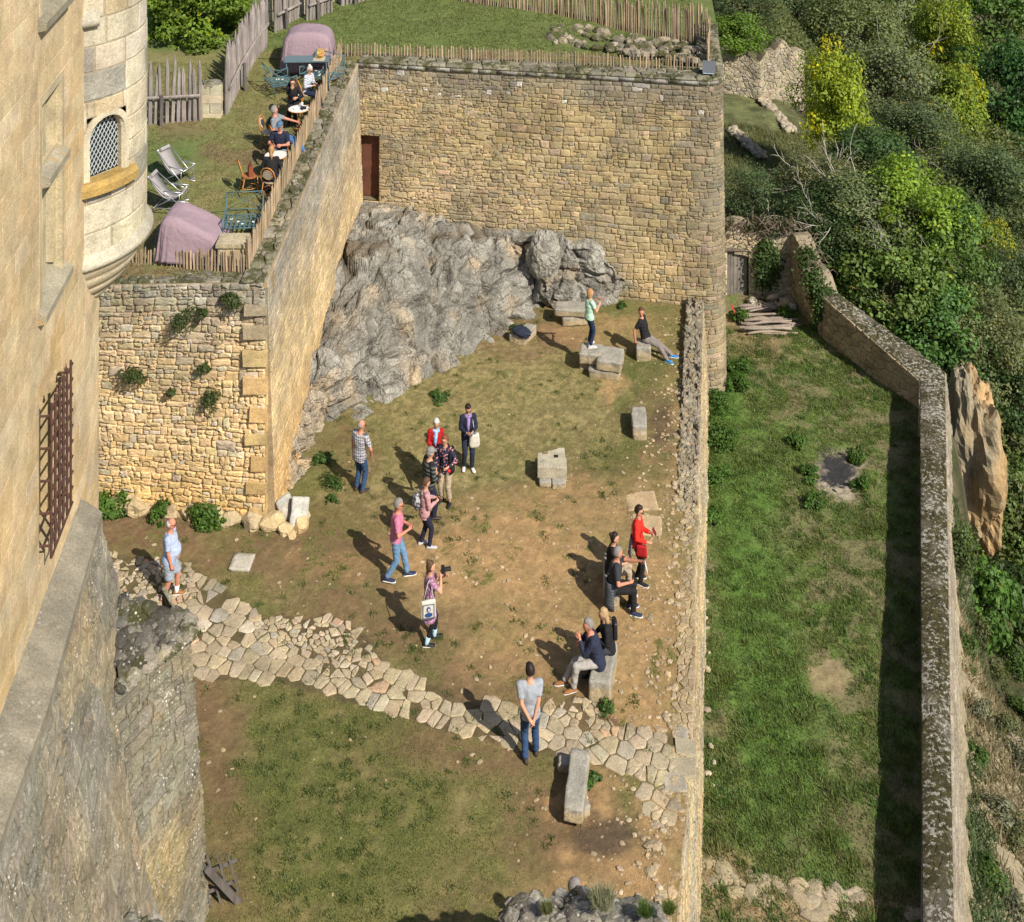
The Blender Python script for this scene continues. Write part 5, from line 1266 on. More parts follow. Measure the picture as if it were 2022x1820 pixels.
n = 26000; Y = 47.5 + 18 * g.random(n); X = 8 + 7.5 * g.random(n); c = np.array([.15, .155, .06]) * g.uniform(.6, 1.4, (n, 1)); grass_field('slope_grass', X, Y, hill_z(X, Y) - .01, .12 + .3 * g.random(n), c, 16, .02)
# grass tufts on the foreground rock
rg = random.Random(31)
for i, (a, b, hh_, cc_, lab) in enumerate([(1190, 1775, .26, (.24, .24, .15), 'dry grey green grass tuft on the foreground rock'), (1275, 1795, .15, (.09, .14, .03), 'bright green plant on the foreground rock beside the grass tuft'), (1080, 1790, .12, (.16, .17, .07), 'small olive tuft at the dark end of the foreground rock'), (1320, 1790, .13, (.11, .15, .03), 'green tuft where the foreground rock meets the retaining wall')]):
    p = PY(a, b, 18.55); nb = 420; aa = np.array([rg.uniform(0, 6.28) for _ in range(nb)]); rr = np.array([rg.random() ** .5 * hh_ * .6 for _ in range(nb)])
    X = rr * np.cos(aa); Y = rr * np.sin(aa); o = grass_field('grass_tuft', X, Y, np.zeros(nb) - .05, np.array([hh_ * rg.uniform(.5, 1.2) for _ in range(nb)]), np.array([np.array(cc_) * rg.uniform(.7, 1.3) for _ in range(nb)]), 40 + i, .006)
    del o['kind']; o.location = p; tag(o, lab, 'plant')
# ------------------------------------------------------------------ cliff, ruins, gate, logs
rng = random.Random(77)
mb = MB(); pc = PY(1918, 930, 42.9)
def cf_(d):
    q = d * 1.7; v = mnoise.voronoi(Vector((q.x * 1.2, q.y * 1.2, q.z * .7)))[0]
    return (1 + .26 * mnoise.noise(q + Vector((5, 1, 2))) + .05 * (v[1] - v[0]) + .12 * mnoise.noise(q * 3) + .05 * mnoise.noise(q * 9)) * (1 - .25 * max(0, -d.z))
mb.ball(pc, (1.05, 1.7, 3.1), 60, 50, (.5, .5, .5), 0, cf_)
mb.c = [lc((.30, .26, .18), (.47, .315, .155), float(np.clip((v[0] - pc.x) * .9 + .6 + mnoise.noise(Vector(v) * 1.1) * .9 + (pc.z - v[2]) * .08, 0, 1))) for v in mb.v]
tag(mb.build('cliff_rock', S_CLIFF, None, False), 'ochre streaked cliff rock dropping away outside the parapet bend', 'rock')

def simple_wall(name, label, pts, zb, zt, sx, sy, colf, mats, thick=.5, hole=None, dep=.05):
    t = thing(name, (pts[0][0], pts[0][1], zb), label, 'wall'); a, b = MB(), MB()
    wall(a, b, Path(pts), zb, zt, lambda w, h: rubble(w, h, sx, sy, rng), colf, rng, .010, dep, thick, 0, hole=hole, mortar=(.45, .37, .25), rough=.5)
    a.build('facing_stones', mats, t, True, True); b.build('wall_body', mats, t, False, True); return t
a = place(1425, 190, .1, 50); b = place(1500, 200, .1, 50); c = place(1588, 218, .1, 50)
RWL = simple_wall('ruined_wall', 'pale broken stone wall topped with creeper beyond the rampart corner', [(a.x, a.y + 1), (b.x, b.y), (c.x, c.y)], min(a.z, c.z) - 1.0, lambda u: max(a.z, c.z) + 2.1 + .35 * math.sin(u * 2.1) + .2 * math.sin(u * 5.3), .34, .24, lambda w, u, v: jc(rng, lc((.42, .36, .26), (.30, .265, .2), rng.random() ** 1.5), .15), S_WHITE, .6)
rt = Vector(((a.x + b.x) / 2, (a.y + b.y) / 2 + .6, max(a.z, c.z) + 2.0))
make_tree('ivy_bush', 'bush', 'bright green creeper bush piled over the ruined stone wall', (rt.x, rt.y, rt.z - 2), rt + Vector((-.2, 0, .9)), (2.0, 1.0, 1.5), ('broad', 1), (.11, .19, .02), None, 0, 3, False)
make_tree('ivy_bush', 'bush', 'thin brownish creeper along the far end of the ruined wall', (c.x - .6, c.y + .4, c.z), Vector((c.x - 1.0, c.y + .4, c.z + 2.3)), (1.2, .5, .5), ('thin', 1), (.10, .10, .04), None, 8, 4, False)
def low_wall(label, p, q, width, h):
    p, q = Vector(p), Vector(q); mb = MB(); L = (q - p).length; n = (q - p).normalized(); s = Vector((-n.y, n.x, 0)); k = int(L / .16)
    for i in range(k):
        for j in (-1, 0, 1):
            o = p.lerp(q, (i + rng.random()) / k) + s * (j * width * .36 + rng.uniform(-.04, .04)) + Vector((0, 0, h * rng.uniform(.3, .7))); rr = rng.uniform(.11, .2)
            rock_mesh(mb, o, (rr * 1.2, rr, rr * .7), rng, jc(rng, (.36, .30, .22), .2), None, 7, 5, .3)
    return tag(mb.build('low_wall', S_WHITE, None, False), label, 'wall')
low_wall('low stone edging crossing the grass right behind the rampart corner', place(1443, 258, .1, 48), place(1506, 315, .1, 46), .5, .3)
low_wall('low stone edging running down from the broken wall beside the bright tree', place(1500, 195, .1, 50), place(1565, 265, .1, 48), .45, .3)
# ivy covered ruin with plank gate
GT = simple_wall('ivy_ruin_wall', 'ruined wall wrapped in ivy and brambles holding a grey plank gate', [(7.75, 47.55), (10.5, 47.3)], -3.4, lambda u: -.55 + .3 * math.sin(u * 2.3), .34, .22, lambda w, u, v: jc(rng, (.46, .38, .26), .18), S_WHITE, .6, [(.33, 1.12, -3.1, -1.28)])
GW = wood_mat('grey_planks', (.13, .115, .10), (.30, .275, .24))
mb = MB()
for i in range(6): mb.box((8.14 + i * .128, 47.62, -2.2 + .02 * rng.random()), (.118, .04, 1.75), (rng.uniform(.8, 1.1),) * 3)
GD = mb.build('gate', GW, GT, False, True)
mb = MB(); mb.box((8.46, 47.655, -1.7), (.74, .03, .1), (.8, .8, .8)); mb.box((8.46, 47.655, -2.7), (.74, .03, .1), (.8, .8, .8)); mb.build('gate_batten', GW, GD, False, True)
mb = MB(); mb.box((8.46, 47.5, -1.24), (1.0, .16, .1), (.9, .8, .7)); mb.build('lintel', GW, GT, False, True)
SDW = simple_wall('ruined_side_wall', 'shadowed broken wall linking the ivy ruin to the parapet', [(10.45, 47.2), (10.95, 44.7)], -3.4, lambda u: -.5 - .9 * float(np.clip(u / 2.5, 0, 1)) + .15 * math.sin(u * 4), .34, .22, lambda w, u, v: jc(rng, (.36, .30, .20), .2), S_WHITE, .6)
def ivy(name, label, pts, seed, n, leaf=.1, col=(.055, .095, .022), thick=.12, cat='climbing plant'):
    """pts: list of (point, radius) blobs on a surface"""
    g = np.random.default_rng(seed); w = np.array([r * r for p, r in pts]); ci = g.choice(len(pts), n, p=w / w.sum())
    C = np.array([p for p, r in pts])[ci] + g.normal(size=(n, 3)) * np.array([r for p, r in pts])[ci][:, None] * np.array([.5, .22, .5])
    N = g.normal(size=(n, 3)) * .5 + np.array([0, -.7, .5]); N /= np.linalg.norm(N, axis=1, keepdims=True); L = leaf * g.uniform(.6, 1.3, n)
    V, I = leaf_cards(C, N, L, L * .8, g); k = g.uniform(.6, 1.4, (n, 1)) * np.ones((1, 3)); o = fast_mesh(name, V, I, LEAF, np.repeat(k, 4, 0)); o.color = (*col, 1); return tag(o, label, cat)
ivy('ivy', 'dark ivy curtain hanging beside the plank gate', [(np.array((9.35 + .45 * rng.random(), 47.2, -1.0 - 1.7 * rng.random())), .35) for _ in range(14)], 1, 3600)
ivy('ivy', 'ivy and dry bramble crest over the plank gate', [(np.array((8.0 + 2.4 * rng.random(), 47.3, -.45 + .3 * rng.random())), .3) for _ in range(12)], 2, 1600, .09, (.075, .075, .035))
ivy('ivy', 'ivy spilling down the broken wall onto the garden grass', [(np.array((10.85 + .25 * rng.random(), 44.3 + 1.0 * rng.random(), -1.3 - 1.6 * rng.random())), .32) for _ in range(12)] + [(np.array((10.7, 46.0 - i * .3, -.75 - i * .1)), .35) for i in range(5)], 3, 4200)
mb = MB()
for i in range(120):
    p = Vector((lerp(7.8, 10.8, rng.random()), 47.1 + rng.uniform(-.4, .3), -.35 + rng.uniform(-.1, .35))); 
    if i > 70: p = Vector((10.8 + rng.uniform(-.2, .4), lerp(44.4, 47, rng.random()), -.7 + rng.uniform(-.3, .3)))
    d = Vector((rng.uniform(-1, 1), rng.uniform(-.6, .6), rng.uniform(-.3, .4))).normalized() * .35; mb.tube([p, p + d * .6 + Vector((0, 0, .1)), p + d * 1.2 + Vector((0, 0, -.08))], [.012, .01, .005], 4, (.3, .22, .17))
tag(mb.build('bramble', plain('bramble_stem', (.24, .175, .14), .9), None, True), 'tangle of dead brown brambles along the top of the ivy ruin', 'bramble')
for i in range(16):
    mb = MB(); q = P(1480 + 95 * rng.random(), 592 + 22 * rng.random(), GZ); s = rng.uniform(.10, .24); rock_mesh(mb, (0, 0, 0), (s * 1.3, s, s * .8), rng, jc(rng, (.50, .43, .31), .15), flat=.6)
    o = mb.build('fallen_stone', S_WHITE, None, False); o.location = q + Vector((0, 0, s * .5)); tag(o, 'pale fallen stone in the heap below the ivy curtain', 'stone', 'fallen stones below the ivy')
LOGM = wood_mat('grey_log', (.17, .135, .105), (.36, .30, .245), 22)
for i in range(20):
    row = i % 10; lay = i // 10; y = 44.75 + row * .17 + rng.uniform(-.04, .04) + lay * .1; L = rng.uniform(1.3, 2.1); x0 = 8.0 + rng.uniform(0, .35); z = GZ + .07 + lay * .11 + rng.uniform(0, .03); r = rng.uniform(.035, .075); a = rng.uniform(-.14, .14)
    mb = MB(); pts = [Vector((L * t, L * t * a + .05 * math.sin(t * 4 + i), .03 * math.sin(t * 5 + i * 2))) for t in np.linspace(0, 1, 7)]; mb.tube(pts, [r * lerp(1, .7, t) for t in np.linspace(0, 1, 7)], 8, jc(rng, (1, 1, 1), .15))
    o = mb.build('log', LOGM, None, True); o.location = (x0, y, z); tag(o, 'grey bare log in the pile beside the rampart foot', 'log', 'logs piled in the lower garden')
mb = MB(); mb.tube([(0, 0, .05), (-.12, .25, .32)], .022, 6); t = P(1450, 632, GZ); o = mb.build('tool_handle', plain('red_paint', (.62, .05, .03), .5), None, True); o.location = t + Vector((.05, 0, .12)); tag(o, 'red tool handle sticking out at the near end of the log pile', 'tool')

# ------------------------------------------------------------------ fences
PICK = wood_mat('chestnut_paling', (.22, .155, .095), (.42, .32, .21), 26); WIREM = plain('fence_wire', (.3, .29, .28), .5)
STAKE = wood_mat('silvered_oak', (.15, .125, .115), (.345, .305, .28), 18)
def picket_fence(label, pts, step, h, seed, r=.017, group=None):
    rg = random.Random(seed); pts = [Vector(p) for p in pts]; L = [0]
    for i in range(len(pts) - 1): L.append(L[-1] + (pts[i + 1] - pts[i]).length)
    t = thing('picket_fence', pts[0], label, 'fence', group); mb = MB(); wires = [[], []]; d = 0
    while d < L[-1]:
        i = 0
        while i < len(L) - 2 and d > L[i + 1]: i += 1
        q = pts[i].lerp(pts[i + 1], (d - L[i]) / (L[i + 1] - L[i])); hh = h * rg.uniform(.82, 1.12); s = r * rg.uniform(.7, 1.3); a = Vector((rg.uniform(-.04, .04), rg.uniform(-.04, .04), 0)); rr = Matrix.Rotation(rg.uniform(0, 3), 3, 'Z')
        pr_ = [rr @ Vector((x * s * 1.3, y * s * .8, 0)) for x, y in ((-1, -1), (1, -1), (1, 1), (-1, 1))]; c = jc(rg, (1, 1, 1), .22)
        mb.rings([[q + p + a * z * hh + Vector((0, 0, z * hh)) for p in pr_] if z < .95 else [q + p * .25 + a * z * hh + Vector((0, 0, z * hh)) for p in pr_] for z in (-.06, .5, .9, 1.0)], c)
        for k in (0, 1): wires[k].append(q + Vector((0, 0, h * (.3 + .45 * k))))
        d += step * rg.uniform(.75, 1.25)
    mb.build('pickets', PICK, t, False, True)
    for k in (0, 1):
        mb = MB(); mb.tube(wires[k], .004, 4); mb.build('wire', WIREM, t, False, True)
    return t
picket_fence('low paling fence on the terrace wall before the near dust cover', [(-10.2, 32.55, 5.45), (-6.55, 31.5, 5.88)], .088, .52, 1)
picket_fence('paling fence running up the mossy side wall past the cafe tables', [(-6.55, 31.5, 5.9), (-6.18, 37.0, TZ(37) + .02), (-5.8, 43.1, TZ(43.1) + .02)], .082, .80, 2)
picket_fence('short paling fence along the back of the great rampart top', [(-5.75, 43.6, 7.25), (6.2, 41.95, 7.28)], .105, .5, 3)
UL = lambda px, py: P(px, py, 7.28)
picket_fence('tall paling fence crossing the upper lawn near the top edge', [UL(860, 12), UL(960, 26), UL(1100, 40), UL(1240, 62), UL(1400, 84)], .085, 1.25, 4, .022)
picket_fence('paling fence return closing the rounded corner of the rampart', [UL(1400, 84), UL(1398, 130)], .085, .95, 5, .02)
def palisade(label, pts, step, h, seed, rail=True, r=.07, zf=None):
    rg = random.Random(seed); pts = [Vector(p) for p in pts]; t = thing('palisade', pts[0], label, 'fence', 'weathered palisade panels'); mb = MB(); n = int(sum((pts[i + 1] - pts[i]).length for i in range(len(pts) - 1)) / step); fr = []
    for k in range(n + 1):
        f = k / max(1, n) * (len(pts) - 1); i = min(int(f), len(pts) - 2); q = pts[i].lerp(pts[i + 1], f - i); s = r * rg.uniform(.75, 1.2); hh = h * rg.uniform(.86, 1.08); a = Vector((rg.uniform(-.03, .03), rg.uniform(-.03, .03), 0)) * hh
        mb.tube([q + Vector((0, 0, -.1)), q + a * .5 + Vector((0, 0, hh * .5)), q + a + Vector((0, 0, hh * .84)), q + a + Vector((0, 0, hh))], [s, s * .97, s * .9, .008], 7, jc(rg, (1, 1, 1), .16)); fr.append(q)
    mb.build('stakes', STAKE, t, False, True)
    if rail:
        dd = (pts[-1] - pts[0]).normalized(); nn = Vector((dd.y, -dd.x, 0)); nn = nn if nn.y < 0 or nn.x > 0 else -nn
        mb = MB(); mb.tube([p + nn * .12 + Vector((0, 0, h * .42)) for p in (pts if len(pts) < 4 else pts)], .05, 6, (1.05, 1.05, 1.05)); mb.build('rail', STAKE, t, False, True)
        q = pts[0].lerp(pts[-1], .32); mb = MB(); mb.tube([q + nn * .2 + Vector((0, 0, -.1)), q + nn * .16 + Vector((0, 0, h * .46))], .06, 7); mb.build('post', STAKE, t, False, True)
    return t
palisade('wide palisade panel of pointed grey stakes beside the turret', [PT(285, 244), PT(396, 238)], .155, 1.95, 11)
palisade('long palisade climbing the slope beside the green hedge tree', [PT(447, 224), PT(470, 175), PT(497, 128), PT(523, 92)], .15, 1.95, 12)
palisade('palisade panel between the two pale pillars at the top of the terrace', [P(543, 72, 7.25), P(588, 48, 7.3)], .16, 1.9, 13)
palisade('palisade panel behind the far dust cover on the upper lawn', [P(606, 50, 7.3), P(655, 32, 7.35)], .16, 1.8, 14)
palisade('stub of palisade at the top edge of the upper lawn', [P(676, 22, 7.35), P(740, 6, 7.4)], .17, 1.6, 15)
def pillar(label, p, w, h, seed):
    rg = random.Random(seed); t = thing('stone_pillar', p, label, 'pillar'); mb = MB(); z = -.15; i = 0
    while z < h:
        hh = rg.uniform(.24, .36)
        if i % 2: mb.box((-w * .26, 0, z + hh / 2), (w * .47, w * .8, hh - .015), jc(rg, (.50, .44, .33), .1), 0, None, .012, rg); mb.box((w * .25, 0, z + hh / 2), (w * .48, w * .8, hh - .015), jc(rg, (.48, .42, .3), .1), 0, None, .012, rg)
        else: mb.box((0, 0, z + hh / 2), (w, w * .8, hh - .015), jc(rg, (.52, .45, .32), .1), 0, None, .012, rg)
        z += hh; i += 1
    mb.build('shaft', S_WHITE, t, False); mb = MB(); rock_mesh(mb, (0, 0, z - .02), (w * .6, w * .5, .14), rg, (.22, .2, .16), rotz=0); mb.build('cap_stone', S_CAP, t, False); return t
pillar('squat pale stone pillar between the first two palisades under the hedge tree', PT(419, 224), .66, .85, 1)
pillar('pale stone pillar behind the upper end of the long palisade', P(532, 70, 7.2) + Vector((.1, .5, 0)), .6, 1.5, 2)
pillar('pale stone pillar just left of the far dust cover', P(597, 45, 7.25) + Vector((0, .4, 0)), .6, 1.2, 3)
pillar('pale stone pillar at the top edge of the upper lawn', P(666, 22, 7.3) + Vector((0, .4, 0)), .7, 1.0, 4)
# rubble border on the upper lawn
mb = MB()
for i in range(150):
    t = rng.random(); q = UL(lerp(1085, 1395, t), lerp(70, 112, t) + rng.choice((-18, -8, 4, 12)) + rng.uniform(-4, 4)); s = rng.uniform(.07, .22); rock_mesh(mb, q + Vector((0, 0, s * .3)), (s * 1.3, s, s * .8), rng, jc(rng, lc((.14, .12, .09), (.44, .37, .27), rng.random()), .2), None, 7, 5, .4)
tag(mb.build('dry_stone_border', S_CAP, None, False), 'tumbled dry stone border between the two paling fences', 'stone border')

# ------------------------------------------------------------------ terrace furniture
MAUVE = NT('mauve_cover'); v_ = MAUVE.coord('Object'); MAUVE.bump(MAUVE.math('ADD', MAUVE.noise(v_, 5, 4, .5, 1.0), MAUVE.math('MULTIPLY', MAUVE.noise(v_, 60, 3), .05)), .6, .05)
MAUVE = MAUVE.done((.285, .205, .235), .8)
def cover(name, label, loc, prof, rz, seed):
    """prof(u in 0..1 along x) -> height ; draped cloth over hidden furniture"""
    rg = random.Random(seed); L, D, H_ = prof['size']; n = 110; mb = MB(); rr = []
    levels = [0, .08, .25, .45, .65, .82, .93, 1.0]
    for lv in levels:
        r = []
        for k in range(n):
            a = 2 * PI * k / n; e = .26
            x = math.copysign(abs(math.cos(a)) ** e, math.cos(a)); y = math.copysign(abs(math.sin(a)) ** e, math.sin(a))
            fold = 1 + (1 - lv) ** .8 * .10 * (1.2 - 2.2 * abs(mnoise.noise(Vector((math.cos(a) * 3.2, math.sin(a) * 3.2, seed + lv * .5)))) - .9 * abs(mnoise.noise(Vector((math.cos(a) * 7, math.sin(a) * 7, seed))))) - .03
            ins = 1 - .10 * lv - (.05 if lv >= .93 else 0) - (.10 if lv == 1.0 else 0)
            X = x * L / 2 * ins * fold; Y = y * D / 2 * ins * fold; top = prof['top'](x * ins * .5 + .5, y * ins * .5 + .5) * H_
            r.append(Vector((X, Y, top * lv + (0 if lv else .02 + .03 * math.sin(a * 9 + seed)))))
        rr.append(r)
    for f in (.85, .7, .55, .4, .25, .1):
        r = []
        for k in range(n):
            p = rr[7][k]; X, Y = p.x * f, p.y * f; r.append(Vector((X, Y, prof['top'](X / L + .5, Y / D + .5) * H_ + .015 - .07 * abs(mnoise.noise(Vector((X * 2.2, Y * 1.6, seed)))) - .05 * (1 - f) + .02 * mnoise.noise(Vector((X * 5, Y * 5, seed))))))
        rr.append(r)
    mb.rings(rr); o = mb.build(name, MAUVE, None, True); o.location = loc; o.rotation_euler = (0, 0, rz); return tag(o, label, 'furniture cover')
b0 = PT(606, 140); cover('dust_cover', 'mauve dust cover draped over furniture at the top of the terrace', b0 + Vector((0, .45, 0)), dict(size=(1.8, 1.35, 1.35), top=lambda u, v: .86 + .14 * math.sin(PI * min(1, max(0, u))) - .06 * abs(u - .35)), R(2), 3)
b0 = PT(378, 520); cover('dust_cover', 'mauve dust cover sloping over furniture in the near corner by the turret', b0 + Vector((-.12, .85, -.15)), dict(size=(1.75, 1.25, 1.12), top=lambda u, v: float(np.interp(u, [0, .12, .3, .6, 1], [.9, 1.0, .98, .80, .48]))), R(-4), 5)
BLUE = plain('blue_grey_enamel', (.075, .145, .165), .45, .12)
WHT = plain('white_pad', (.75, .73, .70), .7)
def metal_seat(label, loc, rz, w, proto=None, cat='garden chair'):
    t = thing('metal_armchair' if w < 1.2 else 'metal_bench', loc, label, cat, 'blue grey metal garden seats', rz); d = .72; hs = .36; r = .014
    mb = MB()
    for s in (-1, 1):
        x = s * w / 2
        mb.tube([(x, d / 2, 0), (x, d / 2, .62)], r, 6); mb.tube([(x, -d / 2, 0), (x, -d / 2 - .06, hs), (x, -d / 2 - .16, .92)], r, 6)
        mb.tube([(x, d / 2, .62), (x, .1, .56), (x, -.25, .66), (x, -d / 2 - .16, .92)], r * .9, 6)
        mb.tube([(x, d / 2, hs), (x, -d / 2 - .14, .85)], r * .6, 5); mb.tube([(x, d / 2, .6), (x, -d / 2 - .05, hs)], r * .6, 5)
        mb.tube([(x, d / 2, hs), (x, -d / 2 - .06, hs)], r, 6)
    mb.tube([(-w / 2, d / 2, hs), (w / 2, d / 2, hs)], r, 6); mb.tube([(-w / 2, -d / 2 - .06, hs), (w / 2, -d / 2 - .06, hs)], r, 6)
    mb.build('frame', BLUE, t, True)
    mb = MB()
    mb.tube([(-w / 2, -d / 2 - .16, .92), (w / 2, -d / 2 - .16, .92)], r, 6); mb.tube([(-w / 2, -d / 2 - .08, .5), (w / 2, -d / 2 - .08, .5)], r * .8, 6)
    for q in range(max(1, int(round(w / .8)))):
        a = -w / 2 + q * w / max(1, round(w / .8)); e = a + w / max(1, round(w / .8)); mb.tube([(a, -d / 2 - .08, .5), (e, -d / 2 - .16, .92)], r * .6, 5); mb.tube([(e, -d / 2 - .08, .5), (a, -d / 2 - .16, .92)], r * .6, 5)
    mb.build('backrest', BLUE, t, True)
    mb = MB(); n = int(w / .115)
    for i in range(n): mb.box((-w / 2 + (i + .5) * w / n, -.03, hs + .012), (.045, d, .01))
    for y in (-.25, 0, .2): mb.box((0, y, hs - .004), (w, .03, .008))
    st = mb.build('seat', BLUE, t)
    for i in range(5):
        mb = MB(); mb.box((rng.uniform(-w * .4, w * .4), rng.uniform(-.25, .25), hs + .022), (.06, .05, .01)); mb.build('pad', WHT, st)
    return t
metal_seat('blue grey metal armchair frame facing the table in front of the far dust cover', PT(556, 182), R(-60), .85)
metal_seat('blue grey metal armchair frame standing alone beside the near dust cover', PT(480, 465), R(186), .95)
metal_seat('blue grey metal bench frame behind the woman in the striped top', PT(634, 168), R(150), 1.2, None, 'garden bench')
t = thing('metal_table', PT(607, 158), 'long blue grey metal table before the far dust cover', 'table', None, R(2))
mb = MB(); mb.box((0, 0, .70), (1.48, .62, .025)); mb.build('tabletop', plain('blue_grey_top', (.10, .165, .19), .4, .05), t)
for sx in (-1, 1):
    for sy in (-1, 1):
        mb = MB(); mb.tube([(sx * .66, sy * .25, .69), (sx * .62, sy * .24, 0)], .016, 6); mb.build('leg', BLUE, t, True)
mt = t.location + Vector((.40, 0, .715))
mb = MB(); mb.box((0, 0, .004), (.38, .5, .006)); o = mb.build('place_mat', plain('straw_mat', (.42, .38, .27), .9)); o.location = mt; tag(o, 'straw coloured mat under the yellow basket', 'mat')
bk = thing('wire_basket', mt + Vector((.03, .03, .012)), 'yellow wire basket standing on the straw mat', 'basket'); YEL = plain('yellow_wire', (.75, .48, .03), .5); mb = MB()
for k in range(14):
    a = 2 * PI * k / 14; mb.tube([(.07 * math.cos(a), .07 * math.sin(a), 0), (.13 * math.cos(a), .13 * math.sin(a), .12), (.10 * math.cos(a), .10 * math.sin(a), .26)], .007, 4)
for z, r in ((0.005, .07), (.12, .13), (.26, .10)): mb.tube([(r * math.cos(a), r * math.sin(a), z) for a in np.linspace(0, 2 * PI, 17)], .008, 4)
mb.build('body', YEL, bk, True); mb = MB(); mb.tube([(.1, 0, .26), (.2, 0, .30), (.24, .02, .20)], .009, 5); mb.build('handle', YEL, bk, True)
mb = MB(); mb.ball((0, 0, .09), (.06, .06, .05), 8, 6); mb.build('flower', plain('pink_petal', (.6, .08, .22), .6), bk, True)
# deck chairs
ALU = plain('bright_aluminium', (.55, .55, .58), .35, .05, 12, .8); SLING = plain('grey_sling', (.29, .27, .265), .8, .08, 30)
def deckchair(label, loc, rz):
    t = thing('deck_chair', loc, label, 'deck chair', 'deck chairs by the turret', rz); t.scale = (.86, .86, .86); W = .29; r = .015
    for s in (-1, 1):
        mb = MB(); y = s * W; mb.tube([(-.62, y, .98), (.52, y, .10)], r, 6); mb.tube([(.50, y * .92, .52), (-.42, y * .92, .03)], r, 6); mb.tube([(.42, y * .95, .54), (.42, y * .95, .12)], r * .8, 6)
        mb.tube([(-.1, y * 1.02, .58), (.5, y * 1.02, .56)], r * 1.2, 6); mb.tube([(.5, y, .1), (.1, y, .02)], r, 6); mb.tube([(-.42, y * .92, .03), (.52, y * .92, .02)], r, 6); mb.build('side_frame', ALU, t, True)
    mb = MB(); mb.tube([(-.62, -W, .98), (-.62, W, .98)], r, 6); mb.tube([(.50, -W, .52), (.50, W, .52)], r, 6); mb.tube([(-.42, -W, .03), (-.42, W, .03)], r, 6); mb.build('cross_bar', ALU, t, True)
    mb = MB(); pf = [(-.62, .985), (-.50, .80), (-.32, .56), (-.12, .37), (.08, .30), (.28, .36), (.50, .53)]; rr = [[Vector((x, y, z + o)) for y, o in ((-W + .02, .01), (W - .02, .01), (W - .02, .0), (-W + .02, .0))] for x, z in pf]; mb.rings(rr); sl = mb.build('sling', SLING, t, True)
    mb = MB(); mb.box((-.585, 0, .955), (.10, .40, .19), rot=Matrix.Rotation(R(48), 3, 'Y')); mb.build('head_pillow', SLING, sl); return t
deckchair('silver deck chair with grey sling, farther from the near dust cover', PT(350, 358), R(-28))
deckchair('silver deck chair with grey sling, closest to the near dust cover', PT(336, 406), R(-8))
# rattan bistro chairs
RATT = plain('orange_rattan', (.46, .20, .055), .55, .25, 18); WEAVE = tinted('rattan_weave', .7, .25, 60, .4, .004)
def bistro_chair(label, loc, rz, seatc=(.42, .33, .22)):
    t = thing('rattan_chair', loc, label, 'bistro chair', 'rattan bistro chairs on the terrace', rz); r = .014
    for sx in (-1, 1):
        mb = MB(); mb.tube([(sx * .18, .18, .45), (sx * .2, .21, 0)], r, 6); mb.build('leg', RATT, t, True)
        mb = MB(); mb.tube([(sx * .17, -.17, .45), (sx * .2, -.26, 0)], r, 6); mb.build('leg', RATT, t, True)
    mb = MB(); mb.tube([(.20 * math.cos(a), .20 * math.sin(a), .14) for a in np.linspace(0, 2 * PI, 17)], r * .8, 5); mb.tube([(-.19, .2, .3), (0, .2, .4), (.19, .2, .3)], r * .7, 5); mb.tube([(-.19, -.2, .3), (0, -.2, .4), (.19, -.2, .3)], r * .7, 5); mb.build('stretcher', RATT, t, True)
    mb = MB(); mb.rings([[Vector((.22 * math.cos(a), .22 * math.sin(a), z)) for a in np.linspace(0, 2 * PI, 20, endpoint=False)] for z in (.435, .465)], seatc); mb.build('seat', WEAVE, t)
    hp = [(-.20, -.18, .45), (-.215, -.24, .62), (-.18, -.29, .80), (-.10, -.31, .89), (0, -.315, .915), (.10, -.31, .89), (.18, -.29, .80), (.215, -.24, .62), (.20, -.18, .45)]
    mb = MB(); mb.tube(hp, r * 1.15, 6); ip_ = [(.135 * math.cos(a), -.268 - .05 * math.sin(a), .70 + .145 * math.sin(a)) for a in np.linspace(0, 2 * PI, 19)]; mb.tube(ip_, r * .8, 5); mb.build('back_hoop', RATT, t, True)
    mb = MB(); mb.rings([[Vector((x * 1.0, y + o, z)) for x, y, z in ip_[:-1]] for o in (.006, -.006)], (.46, .40, .33)); mb.build('back_panel', WEAVE, t); return t
CH = {}
CH['stripe'] = bistro_chair('rattan chair under the woman in the striped top', PT(606, 212), R(-62))
CH['black'] = bistro_chair('rattan chair of the dark haired woman in black', PT(580, 236) , R(180))
CH['grey'] = bistro_chair('rattan chair under the man in the grey T shirt on the terrace', PT(553, 305), R(-62))
CH['empty'] = bistro_chair('empty rattan chair with pale back at the left of the occupied round table', PT(534, 290), R(-100), (.6, .55, .45))
CH['cap'] = bistro_chair('rattan chair of the man in the blue cap', PT(551, 335), R(178))
CH['pony'] = bistro_chair('rattan chair with its back to the camera under the blonde ponytail', PT(536, 388), R(-12))
CH['bag'] = bistro_chair('orange rattan chair holding a brown bag, turned toward the cafe table', PT(493, 378), R(-68), (.30, .12, .05))
def bistro_table(label, loc):
    t = thing('bistro_table', loc, label, 'table'); mb = MB(); mb.rings([[Vector((.31 * math.cos(a), .31 * math.sin(a), z)) for a in np.linspace(0, 2 * PI, 28, endpoint=False)] for z in (.715, .735)]); mb.build('tabletop', plain('white_tabletop', (.68, .67, .63), .4, .05), t)
    mb = MB(); mb.tube([(.315 * math.cos(a), .315 * math.sin(a), .722) for a in np.linspace(0, 2 * PI, 29)], .012, 5); mb.build('rim', RATT, t, True); mb = MB(); mb.tube([(0, 0, .71), (0, 0, .1)], .022, 8); mb.build('column', RATT, t, True)
    for k in range(3): mb = MB(); a = k * 2.1 + .4; mb.tube([(0, 0, .14), (.2 * math.cos(a), .2 * math.sin(a), .06), (.27 * math.cos(a), .27 * math.sin(a), 0)], .018, 6); mb.build('leg', RATT, t, True)
    return t
